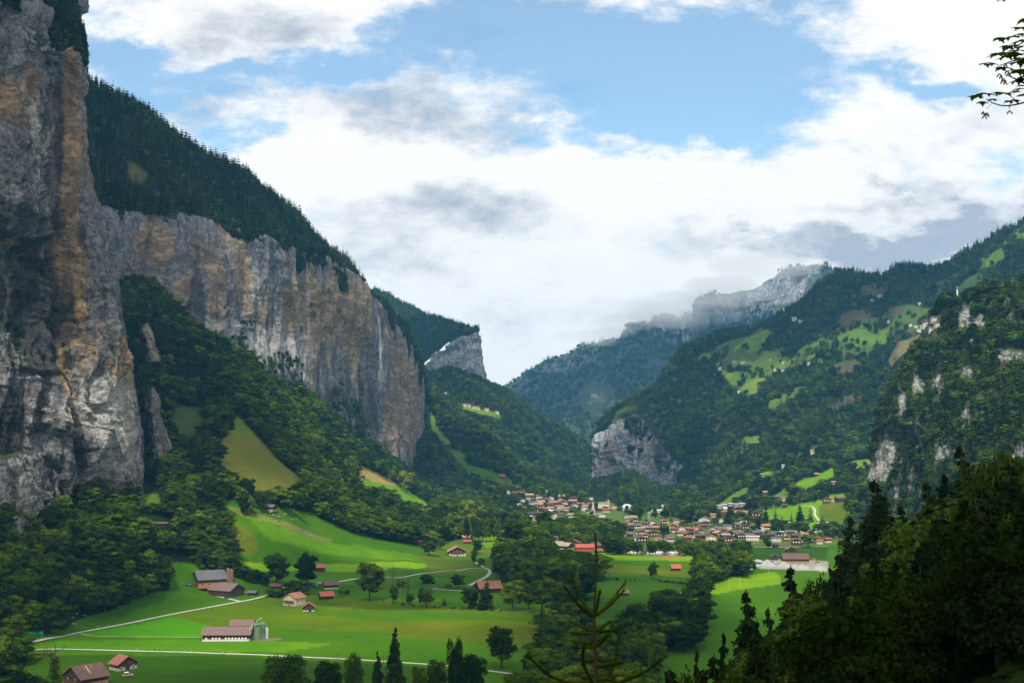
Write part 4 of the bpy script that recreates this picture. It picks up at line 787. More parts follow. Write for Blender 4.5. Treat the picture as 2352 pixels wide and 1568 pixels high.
house(1049, 1275, 19, 15, 5.6, 4.6, 100, 'orange', 'timber', 'white', 3.2, name='chalet', label='wide orange-roofed chalet with white ground floor at the right end of the green slope', cat='house', balcony=3.2, door=('F', 0, 1.4, 2.2), over=1.6,
      wins=[('F', -7, .9, 1.3, 1.4), ('F', -4, .9, 1.3, 1.4), ('F', 3, .9, 1.3, 1.4), ('F', 6.5, .9, 1.3, 1.4), ('F', -4, 4.4, 1, 1.2), ('F', 0, 4.6, 1, 1.2), ('F', 4, 4.4, 1, 1.2)])
house(963, 1250, 6, 6, 3, 2, 60, 'red', 'redwood', name='shed', label='tiny red shed in front of the dark grove on the green slope', cat='shed')
house(1074, 1240, 10, 13, 4, 2.6, 10, 'orange', 'brown', name='chalet', label='orange-roofed chalet half hidden under trees above the wide chalet', cat='house')
house(1073, 1247, 7, 9, 2.4, 2, 5, 'redbrown', 'timber', name='shed', label='small red-brown shed below the half-hidden orange roof', cat='shed')
house(1121, 1359, 15, 18, 4.5, 4.5, 20, 'redbrown', 'timber', name='barn', label='large dark red-brown barn behind the conifers below the bend in the lane', cat='barn', over=1.4)
house(1431, 1367, 6, 8, 2.8, 2.0, 10, 'brown', 'black', name='hay_hut', label='small dark hut alone in the meadow behind the spruce sapling', cat='hut')
house(1552, 1310, 7, 8.5, 3.2, 2.8, 2, 'red', 'timber', name='hay_hut', label='small hut with bright red roof on the sunlit right meadow', cat='hut')
house(1343, 1265, 11, 21, 5.0, 3.2, 2, 'red', 'redwood', name='barn', label='long barn with bright red roof and red walls beyond the dark grove', cat='barn', wins=[('L', -6, 1.4, 1.6, 1.4), ('L', 6, 1.4, 1.6, 1.4)])
house(1371, 1262, 9, 12, 5.6, 3, 3, 'brown', 'timber', name='barn', label='brown-roofed barn touching the right end of the long red barn', cat='barn'); house(1377, 1268, 6, 10, 2.4, 2, 3, 'redbrown', 'timber', name='shed', label='low shed with pale red roof in front of the brown-roofed barn', cat='shed')
house(1318, 1254, 14, 14, 5, 3.4, 80, 'brown', 'timber', name='barn', label='dark barn with shallow brown gable behind the long red barn', cat='barn')
house(1283, 1258, 12, 12, 4.5, 3.4, 40, 'tan', 'timber', name='chalet', label='tan-roofed chalet behind the dark grove, left of the long red barn', cat='house'); house(1302, 1260, 12, 12, 4, 3.4, -40, 'tan', 'timber', 'white', 1, name='chalet', label='chalet with drab brown gable between the tan roof and the red barn', cat='house')
house(1269, 1243, 10, 12, 4, 3, 10, 'grey', 'white', name='chalet', label='white grey-roofed house at the edge of the wood behind the dark grove', cat='house'); house(1265, 1228, 8, 10, 4, 3, 70, 'dark', 'timber', name='chalet', label='small dark house under the trees above the white grey-roofed one', cat='house')
house(831, 1096, 7, 9, 3, 2.2, 12, 'redbrown', 'timber', name='hay_hut', label='brown hut at the upper end of the striped hay meadow', cat='hut')
house(1153, 1098, 11, 12, 5, 4.5, 8, 'red', 'brown', name='barn', label='barn with salmon-red roof on the meadow strip beyond the cliff', cat='barn')
house(361, 1207, 5, 17, 2.2, .8, 2, 'brown', 'black', name='shed', label='open shed with white bales in the left wood', cat='shed', wins=[('L', u, .4, .9, 1.2) for u in (-6, -4, -2, 0, 2)], pane=False)
house(1826, 1291, 14, 27, 4.6, 4.6, -3, 'brown', 'timber', 'orange', 2.0, name='works_hall', label='big brown-roofed hall above the pale gravel yard', cat='hall', wins=[('L', u, .5, 2, 2) for u in (4, 8, 11)])
house(1779, 1284, 7, 8, 3.6, 2.4, 80, 'grey', 'timber', name='shed', label='small grey-gabled shed left of the big hall at the gravel yard', cat='shed'); house(1816, 1266, 11, 11, 3, 3, 88, 'redbrown', 'black', name='barn', label='dark red-brown barn alone on the green field above the gravel yard', cat='barn')
house(1665, 1171, 6, 6, 3, 2, 5, 'paleflat', 'white', name='shed', label='tiny white-roofed hut at the edge of the wood right of the apartment blocks', cat='hut')

# --- the villages: (zoom x, zoom base y, width, roof, wall, gable-to-viewer?)
def village(lst, fx, fy, place, tall=1.0):
    for it in lst:
        zx, zy, zw, roof, wall, gab = it[:6]; sty = it[6] if len(it) > 6 else ''
        x, y, wp = fx(zx), fy(zy), zw * KX; p = hit(x, y)
        if p is None: continue
        W = max(6, wp / ppm(p) * .88)
        VILL.append(dict(p=p, W=W, roof=roof, wall=wall, gab=gab, sty=sty, place=place, px=x))
KX = .1709
V1 = [(275, 245, 70, 'brown', 'white', 1), (370, 265, 90, 'brown', 'timber', 0), (470, 242, 85, 'bluegrey', 'timber', 1), (560, 290, 130, 'tan', 'brown', 0), (545, 325, 70, 'brown', 'white', 0), (600, 328, 75, 'dark', 'timber', 1), (690, 305, 100, 'orange', 'brown', 1), (850, 322, 105, 'dark', 'white', 1), (735, 352, 85, 'orange', 'brown', 1), (980, 345, 70, 'brown', 'timber', 1),
      (965, 292, 40, 'orange', 'orange', 1), (1025, 285, 30, 'orange', 'orange', 1), (790, 228, 50, 'tan', 'brown', 0), (1165, 325, 140, 'grey', 'timber', 0, 'flat'), (880, 390, 130, 'orange', 'brown', 0), (1015, 385, 150, 'orange', 'brown', 1), (1150, 370, 120, 'pink', 'brown', 0), (690, 418, 130, 'pink', 'brown', 0), (960, 420, 160, 'brown', 'timber', 1), (710, 448, 120, 'orange', 'brown', 1), (505, 458, 75, 'brown', 'white', 0),
      (845, 465, 90, 'pink', 'white', 0), (645, 500, 150, 'dark', 'timber', 1, 'big'), (820, 512, 115, 'white', 'white', 0, 'flat'), (965, 515, 125, 'grey', 'timber', 0, 'big'), (305, 498, 90, 'grey', 'brown', 0), (365, 585, 140, 'orange', 'brown', 1, 'big'), (600, 550, 140, 'dark', 'timber', 0), (700, 545, 110, 'redbrown', 'brown', 0), (650, 608, 95, 'grey', 'white', 0), (640, 655, 110, 'pink', 'white', 0, 'flat'), (770, 568, 120, 'grey', 'timber', 1), (885, 588, 90, 'green', 'white', 0),
      (1240, 405, 110, 'redbrown', 'brown', 0), (1320, 420, 90, 'redbrown', 'white', 0), (1390, 400, 90, 'redbrown', 'brown', 0), (1345, 365, 90, 'grey', 'timber', 1), (1700, 450, 105, 'brown', 'tan', 1), (1590, 495, 120, 'redbrown', 'timber', 0), (1880, 575, 105, 'dark', 'tan', 1), (1955, 595, 110, 'tan', 'tan', 0), (2165, 505, 115, 'green', 'white', 0, 'flat'), (2310, 505, 80, 'white', 'white', 0, 'flat'), (45, 322, 50, 'brown', 'timber', 0), (850, 380, 60, 'dark', 'timber', 1)]
village(V1, lambda a: 1119.7 + a * .1709, lambda b: 1091 + b * .1709, 'in the left village')
KX = .2197
V2 = [(60, 550, 90, 'grey', 'brown', 0), (130, 552, 70, 'grey', 'timber', 0), (205, 548, 110, 'redbrown', 'brown', 1), (320, 548, 90, 'grey', 'timber', 1), (235, 595, 90, 'brown', 'timber', 1), (320, 572, 80, 'orange', 'brown', 0), (410, 500, 115, 'brown', 'white', 0), (540, 498, 60, 'brown', 'white', 0), (507, 558, 110, 'bright', 'timber', 1), (520, 593, 80, 'brown', 'brown', 0), (590, 628, 120, 'redbrown', 'brown', 0), (640, 565, 90, 'brown', 'timber', 1), (680, 592, 80, 'redbrown', 'brown', 0), (730, 592, 60, 'orange', 'brown', 0),
      (830, 500, 130, 'grey', 'white', 1, 'big'), (915, 438, 80, 'orange', 'tan', 0), (718, 428, 50, 'pink', 'tan', 0), (1035, 412, 80, 'redbrown', 'brown', 0), (990, 345, 62, 'paleflat', 'grey', 0, 'flat'), (1045, 335, 58, 'paleflat', 'grey', 0, 'flat'), (1103, 325, 55, 'paleflat', 'grey', 0, 'flat'), (1165, 332, 60, 'paleflat', 'grey', 0, 'flat'), (1228, 325, 70, 'paleflat', 'grey', 0, 'flat'), (1018, 495, 70, 'tan', 'white', 1), (1210, 430, 165, 'orange', 'orange', 0, 'big'), (1222, 495, 110, 'dark', 'brown', 1), (1372, 436, 120, 'brown', 'timber', 1, 'big'), (1412, 388, 60, 'dark', 'timber', 0),
      (912, 594, 100, 'dark', 'white', 1), (745, 642, 100, 'brown', 'timber', 1), (785, 660, 110, 'brown', 'timber', 0), (862, 662, 120, 'brown', 'timber', 1), (930, 615, 100, 'brown', 'timber', 0), (1085, 645, 140, 'brown', 'timber', 1), (1152, 622, 90, 'brown', 'timber', 0), (1205, 658, 100, 'brown', 'timber', 1), (1290, 652, 130, 'brown', 'timber', 0), (1335, 682, 150, 'paleflat', 'white', 0, 'flat'), (1480, 665, 190, 'dark', 'timber', 0, 'flat'), (1262, 568, 95, 'brown', 'timber', 1), (1382, 585, 140, 'orange', 'white', 1, 'big'), (1480, 548, 80, 'brown', 'timber', 0),
      (1580, 695, 110, 'grey', 'white', 0, 'flat'), (1692, 685, 80, 'brown', 'brown', 1), (1790, 725, 110, 'redbrown', 'timber', 1), (1845, 718, 60, 'grey', 'timber', 1), (1775, 655, 75, 'brown', 'timber', 0), (1652, 635, 70, 'grey', 'white', 0), (2030, 718, 70, 'red', 'white', 0), (2122, 703, 70, 'red', 'brown', 0), (1575, 758, 50, 'brown', 'timber', 0), (1670, 338, 60, 'brown', 'timber', 0), (2112, 285, 90, 'redbrown', 'brown', 1), (2170, 272, 60, 'orange', 'white', 0), (2250, 272, 110, 'brown', 'timber', 0), (1467, 203, 45, 'pink', 'brown', 0), (2002, 12, 50, 'pink', 'timber', 0), (1592, 250, 60, 'grey', 'timber', 0), (2180, 98, 40, 'tan', 'white', 0), (400, 338, 35, 'paleflat', 'white', 0), (1430, 15, 30, 'pink', 'brown', 0), (1660, 265, 40, 'pink', 'white', 0)]
village(V2, lambda a: 1435.5 + a * .2197, lambda b: 1091 + b * .2197, 'in the right village')
KX = .3662
V3 = [(895, 720, 22, 'red', 'white', 0), (912, 748, 30, 'grey', 'white', 1), (1000, 703, 26, 'redbrown', 'white', 0), (1055, 706, 30, 'brown', 'white', 0), (1260, 753, 30, 'redbrown', 'white', 0), (1302, 758, 22, 'grey', 'white', 0), (1375, 438, 32, 'white', 'white', 0), (1415, 450, 26, 'grey', 'white', 0), (1467, 713, 24, 'redbrown', 'white', 0), (1306, 708, 22, 'grey', 'white', 0), (1030, 890, 22, 'dark', 'brown', 1), (1226, 690, 20, 'grey', 'white', 0), (1252, 628, 22, 'brown', 'brown', 0), (1370, 812, 20, 'grey', 'white', 0), (1490, 1276, 30, 'pink', 'white', 0), (1306, 1360, 20, 'paleflat', 'white', 0), (1516, 1418, 30, 'pink', 'brown', 0), (1190, 1530, 26, 'pink', 'white', 0)]
village(V3, lambda a: 1320.7 + a * .3662, lambda b: 574.2 + b * .3662, 'on the right mountain')
KX = .4396
V4 = [(600, 640, 28, 'redbrown', 'white', 0), (705, 656, 20, 'dark', 'brown', 1), (735, 664, 20, 'grey', 'white', 0), (760, 686, 44, 'paleflat', 'white', 0, 'flat'), (800, 646, 34, 'redbrown', 'white', 0), (832, 630, 40, 'brown', 'white', 0), (815, 686, 26, 'grey', 'white', 0), (546, 506, 24, 'grey', 'white', 1), (506, 528, 16, 'brown', 'white', 0), (720, 712, 26, 'brown', 'brown', 0), (100, 624, 26, 'grey', 'white', 0), (1212, 542, 20, 'redbrown', 'tan', 1), (775, 660, 22, 'grey', 'brown', 1), (845, 660, 26, 'redbrown', 'white', 0), (755, 545, 16, 'brown', 'white', 0), (645, 475, 14, 'brown', 'brown', 0)]
village(V4, lambda a: 1780 + a * .4396, lambda b: 459.4 + b * .4396, 'high on the right mountain')
KX = .3297
V5 = [(625, 912, 26, 'red', 'white', 0), (655, 916, 30, 'orange', 'white', 0), (690, 926, 32, 'redbrown', 'white', 0), (722, 932, 26, 'red', 'white', 0), (778, 942, 34, 'orange', 'white', 0), (850, 962, 28, 'grey', 'white', 0), (490, 826, 20, 'grey', 'white', 0)]
village(V5, lambda a: 861.3 + a * .3297, lambda b: 631.6 + b * .3297, 'on the far left hillside')
for (x0, x1, y0, y1, n, pl) in ((1185, 1410, 1140, 1190, 26, 'in the left village'), (1445, 1890, 1182, 1246, 44, 'in the right village')):
    k = 0
    for _ in range(900):
        if k >= n: break
        x, y = rnd.uniform(x0, x1), rnd.uniform(y0, y1)
        if pl == 'in the right village' and (y < 1196 + (x - 1445) * .05 or x > 1760 and y < 1226): continue
        p = hit(x, y)
        if p is None or p.z > 60: continue
        if min((p - v['p']).length for v in VILL) < 17: continue
        VILL.append(dict(p=p, W=rnd.uniform(9, 14), roof=rnd.choice(['brown', 'brown', 'redbrown', 'grey', 'tan', 'dark', 'orange']), wall=rnd.choice(['timber', 'brown', 'brown', 'white']), gab=rnd.random() < .5, sty='', place=pl, px=x)); k += 1
_OX = [w + ' from the left' for w in ('nineteenth', 'twentieth', 'twenty-first', 'twenty-second', 'twenty-third', 'twenty-fourth', 'twenty-fifth', 'twenty-sixth')]
NAMEW = dict(timber='dark timber', brown='brown timber', white='white', tan='tan', orange='orange timber', grey='pale grey', cream='cream', redwood='red', yellow='yellow')
RW = dict(bluegrey='blue-grey', redbrown='red-brown', paleflat='pale grey', bright='bright orange', mauve='mauve', green='grey-green')
ORD = ['leftmost', 'second from the left', 'third from the left', 'fourth from the left', 'fifth from the left', 'sixth from the left', 'seventh from the left', 'eighth from the left', 'ninth from the left', 'tenth from the left', 'eleventh from the left', 'twelfth from the left', 'thirteenth from the left', 'fourteenth from the left', 'fifteenth from the left', 'sixteenth from the left', 'seventeenth from the left', 'eighteenth from the left']
ORD += _OX
from collections import defaultdict
byk = defaultdict(list)
for v in VILL: byk[(v['roof'], v['wall'], v['place'])].append(v)
for k, L in byk.items():
    L.sort(key=lambda v: v['px'])
    for i, v in enumerate(L):
        r_, w_, pl = k; rw = RW.get(r_, r_); kind = 'flat-roofed block' if v['sty'] == 'flat' else 'house'
        v['label'] = (f"{NAMEW[w_]} {kind} with {rw} roof {pl}" if len(L) == 1 else f"{ORD[min(i, 25)]} {rw}-roofed {NAMEW[w_]} {kind} {pl}")
for v in VILL:
    W = v['W']; g = v['gab']; sty = v['sty']; near = ppm(v['p']) > .9; jit = rnd.uniform(-16, 16)
    if sty == 'flat': w, l, h, rh = max(6, W * .5), W, 5.5, .7
    elif g: w, l, h, rh = W, W * rnd.uniform(.8, 1.1), rnd.uniform(4.2, 5.6), W * .19
    else: w, l, h, rh = W * rnd.uniform(.6, .8), W, rnd.uniform(4, 5.2), W * .15
    if sty == 'big': h *= 1.45
    ang = (90 if g else 0) + jit; ws = []
    if near:
        fc, ln = ('F', w) if g else ('L', l)
        for k in range(3): ws.append((fc, (-.3 + .3 * k) * ln, h * .5, 1.5, 1.5))
    v['o'] = house(0, 0, w, l, h, rh, ang, v['roof'], v['wall'], 'white' if v['wall'] in ('brown', 'timber') and rnd.random() < .22 else None, 2.2, name='apartment_block' if sty == 'flat' else 'chalet', label=v['label'], cat='building' if sty == 'flat' else 'house', group='houses ' + v['place'], wins=ws, pane=False, at=v['p'], sunk=4)
# grand hotel, white hall, church
def at_(x, y): return hit(x, y)
p_ = at_(1387, 1167); ht = empty('hotel', p_, math.radians(-8), 'yellow-walled hotel with blue-grey mansard roof above the left village', 'hotel'); k_ = 1 / ppm(p_); Wd = 26 * k_
MB().box(-Wd / 2, Wd / 2, -7, 7, -4, 9.5).build('wall', wmat('yellow'), ht)
MB().add([(-Wd / 2 - .6, -7.6, 9.52), (Wd / 2 + .6, -7.6, 9.52), (Wd / 2 + .6, 7.6, 9.52), (-Wd / 2 - .6, 7.6, 9.52), (-Wd / 2 + 2, -5, 13), (Wd / 2 - 2, -5, 13), (Wd / 2 - 2, 5, 13), (-Wd / 2 + 2, 5, 13)], [(0, 3, 2, 1), (4, 5, 6, 7), (0, 1, 5, 4), (1, 2, 6, 5), (2, 3, 7, 6), (3, 0, 4, 7)]).build('roof', rmat('bluegrey'), ht)
for fl in range(3):
    for c in range(6): window(ht, 'F', -Wd / 2 + Wd * (c + .5) / 6, .6 + fl * 3, 1.3, 1.7, Wd, 14, False)
MB().tube([(Wd / 2 - 2, -4, -4), (Wd / 2 - 2, -4, 13.5)], [3.2, 3.2], 8).build('turret', wmat('white'), ht); MB().tube([(Wd / 2 - 2, -4, 13.52), (Wd / 2 - 2, -4, 15.5), (Wd / 2 - 2, -4, 19)], [3.8, 2.2, .1], 8).build('turret_roof', rmat('pink'), ht)
HRECT.append((1368, 1404, 1148, 1168, p_.y, p_.x, 13))
p_ = at_(1362.4, 1177); ch = empty('church', p_, 0, 'white church tower with slender pointed grey-green spire in the left village', 'church'); k_ = 1 / ppm(p_)
MB().box(-2, 2, -2, 2, -3, 15 * k_).build('tower', wmat('white'), ch); MB().tube([(0, 0, 15 * k_ + .02), (0, 0, 28 * k_)], [2.4, .05], 8).build('spire', rmat('green'), ch); MB().prism([(-4, -3), (4, -3), (4, 5), (0, 9), (-4, 5)], 'y', 2.05, 18).build('nave', wmat('white'), ch)
HRECT.append((1358, 1367, 1150, 1180, p_.y, p_.x, 5))
p_ = at_(1441, 1172); dm = empty('domed_hall', p_, 0, 'white hall with rounded pale roof between the two villages', 'hall'); k_ = 1 / ppm(p_)
MB().box(-11 * k_, 11 * k_, -8, 8, -4, 6).build('wall', wmat('white'), dm)
MB().prism([(11.5 * k_ * math.cos(math.pi * i / 12), 6.02 + 6.5 * math.sin(math.pi * i / 12)) for i in range(13)], 'y', -8.5, 8.5).build('roof', rmat('white'), dm); HRECT.append((1428, 1455, 1155, 1173, p_.y, p_.x, 12))

# ------------------------------------------------------------------ roads, river
def pline(pts, step):
    out = []
    for a, b in zip(pts[:-1], pts[1:]):
        n = max(1, int((Vector(b) - Vector(a)).length / step))
        for k in range(n): out.append(Vector(a).lerp(Vector(b), k / n))
    out.append(Vector(pts[-1])); return out
def smooth(P_, it=2):
    for _ in range(it): P_ = [P_[0]] + [(P_[i - 1] + P_[i] * 2 + P_[i + 1]) / 4 for i in range(1, len(P_) - 1)] + [P_[-1]]
    return P_
def ribbon(name, px, width, mat, lift=.14, label=None, cat=None, kind='structure', nx=2, wvar=0, bank=0):
    W = [hit(x, y) for x, y in px]; W = [Vector((p.x, p.y, 0)) for p in W if p is not None]; Q = smooth(pline(W, 4), 6); V = []; Fc = []
    for i, p in enumerate(Q):
        d = (Q[min(i + 1, len(Q) - 1)] - Q[max(i - 1, 0)]).normalized(); s = Vector((-d.y, d.x, 0)); w = width * (1 + wvar * math.sin(i * .7) * .5 + wvar * rnd.uniform(-.3, .3))
        zz = [down(p.x + s.x * k, p.y + s.y * k) for k in (-w / 2, 0, w / 2)]; zc = max(zz) if bank == 0 else zz[1]
        for j in range(nx + 1):
            q = p + s * (-w / 2 + w * j / nx); V.append((q.x, q.y, (down(q.x, q.y) if bank == 0 else zc) * .5 + zc * .5 + lift))
    n1 = nx + 1
    for i in range(len(Q) - 1):
        for j in range(nx): Fc.append((i * n1 + j, (i + 1) * n1 + j, (i + 1) * n1 + j + 1, i * n1 + j + 1))
    m = MB(); m.v = V; m.f = Fc; o = m.build(name, mat); tag(o, kind=kind); return o, Q
M_road = pmat('pale_road', (.40, .39, .36), .95, .12, .4); M_track = pmat('gravel_track', (.44, .42, .37), 1, .2, .5); M_faint = pmat('worn_grass', (.26, .29, .13), 1, .2, .5)
_, roadQ = ribbon('road', [(20, 1484), (60, 1476), (120, 1465), (180, 1452), (300, 1430), (420, 1405), (540, 1383), (580, 1376), (640, 1360), (700, 1348), (740, 1340), (790, 1333), (870, 1326), (950, 1320), (1050, 1310), (1105, 1303), (1120, 1304), (1128, 1311), (1120, 1322), (1100, 1333), (1078, 1344)], 3.6, M_road)
_, pathQ = ribbon('path', [(-40, 1484), (20, 1486), (120, 1489), (300, 1494), (420, 1497), (520, 1501), (600, 1503), (690, 1508), (800, 1513), (880, 1518), (980, 1524), (1060, 1532), (1100, 1537), (1180, 1547)], 2.6, M_track)
ribbon('path', [(185, 1454), (200, 1460), (240, 1461.5), (330, 1462), (470, 1463)], 1.6, M_faint); ribbon('path', [(495, 1367), (525, 1374), (553, 1381)], 3, M_track); ribbon('path', [(998, 1352), (1040, 1355), (1085, 1358)], 2.4, M_track)
ribbon('path', [(1085, 1290), (1100, 1296), (1112, 1303)], 3, M_track); ribbon('path', [(1840, 1163), (1866, 1162), (1873, 1172), (1870, 1180), (1882, 1196)], 3.5, M_track); ribbon('path', [(1700, 1254), (1780, 1256), (1900, 1254)], 4, M_track)
ribbon('path', [(1380, 1266), (1440, 1270), (1480, 1273), (1560, 1274), (1590, 1276)], 5, M_track)
M_water = pmat('glacial_water', (.42, .52, .52), .25, .3, .5, spec=.5)
ribbon('river', [(1380, 1500), (1484, 1424), (1530, 1395), (1592, 1345), (1640, 1327), (1690, 1315), (1722, 1306), (1742, 1296)], 9, M_water, lift=.35, nx=3, wvar=.4, bank=1); ribbon('river', [(1722, 1300), (1690, 1285), (1660, 1270), (1618, 1262)], 8, M_water, lift=.35, bank=1)

# ------------------------------------------------------------------ trees of the valley floor
fw = [(9, 17), (14, 24)]
grow('river', 'valley_floor', 1 / 75., .16, (12, 20), (15, 25), opens=OPENF, polyonly=[FW[0]], wood='dark wood along the river in the lower middle')
grow('grove', 'valley_floor', 1 / 50., .12, (17, 25), (20, 28), opens=OPENF, polyonly=[FW[1]], wood='dark grove in the middle of the valley')
grow('camp', 'valley_floor', 1 / 75., .33, (11, 18), (15, 24), opens=OPENF, polyonly=[FW[2]], wood='green wood behind the camp site')
grow('village', 'valley_floor', 1 / 95., .25, (10, 17), (13, 20), opens=OPENF, polyonly=FW[3:], wood='trees around the left village')
grow('village2', 'valley_floor', 1 / 500., .3, (9, 15), (12, 18), opens=OPENF, polyonly=[[(1640, 1160), (1960, 1160), (1960, 1255), (1640, 1255)], [(1400, 1190), (1700, 1190), (1700, 1250), (1400, 1250)]], wood='trees among the houses of the right village')
grow('village3', 'left_valley_side', 1 / 400., .3, (9, 14), (12, 18), polyonly=[[(1150, 1100), (1400, 1130), (1400, 1175), (1150, 1175)]], wood='trees above the left village')
# keep woods off houses and off the line of sight to them
keepT = []
HR = np.array(HRECT); XY = np.array([(t[0], t[1], t[2], t[3]) for t in TREES]); bx, by, _ = proj(XY[:, :3]); tp = XY[:, :3].copy(); tp[:, 2] += XY[:, 3]; tx, ty, td = proj(tp)
bad = np.zeros(len(TREES), bool)
for (x0, x1, y0, y1, Yh, Xh, rad) in HRECT:
    bad |= ((XY[:, 0] - Xh) ** 2 + (XY[:, 1] - Yh) ** 2) < (rad + 4) ** 2
    hw = XY[:, 3] * .27 * F / td; m = (XY[:, 1] < Yh) & (XY[:, 1] > Yh - 1500) & (tx + hw > x0) & (tx - hw < x1) & (ty < y1 - (y1 - y0) * .35) & (by > y0)
    bad |= m & (rng.random(len(TREES)) < .93)
# keep the lane and path clear
for Qp in (roadQ, pathQ):
    q = np.array([(p.x, p.y) for p in Qp[::3]])
    near_ = np.nonzero((XY[:, 1] < 1400) & (XY[:, 1] > 500))[0]
    for i in near_:
        if (((q - XY[i, :2]) ** 2).sum(1).min()) < 49: bad[i] = True
TREES = [t for t, b in zip(TREES, bad) if not b]

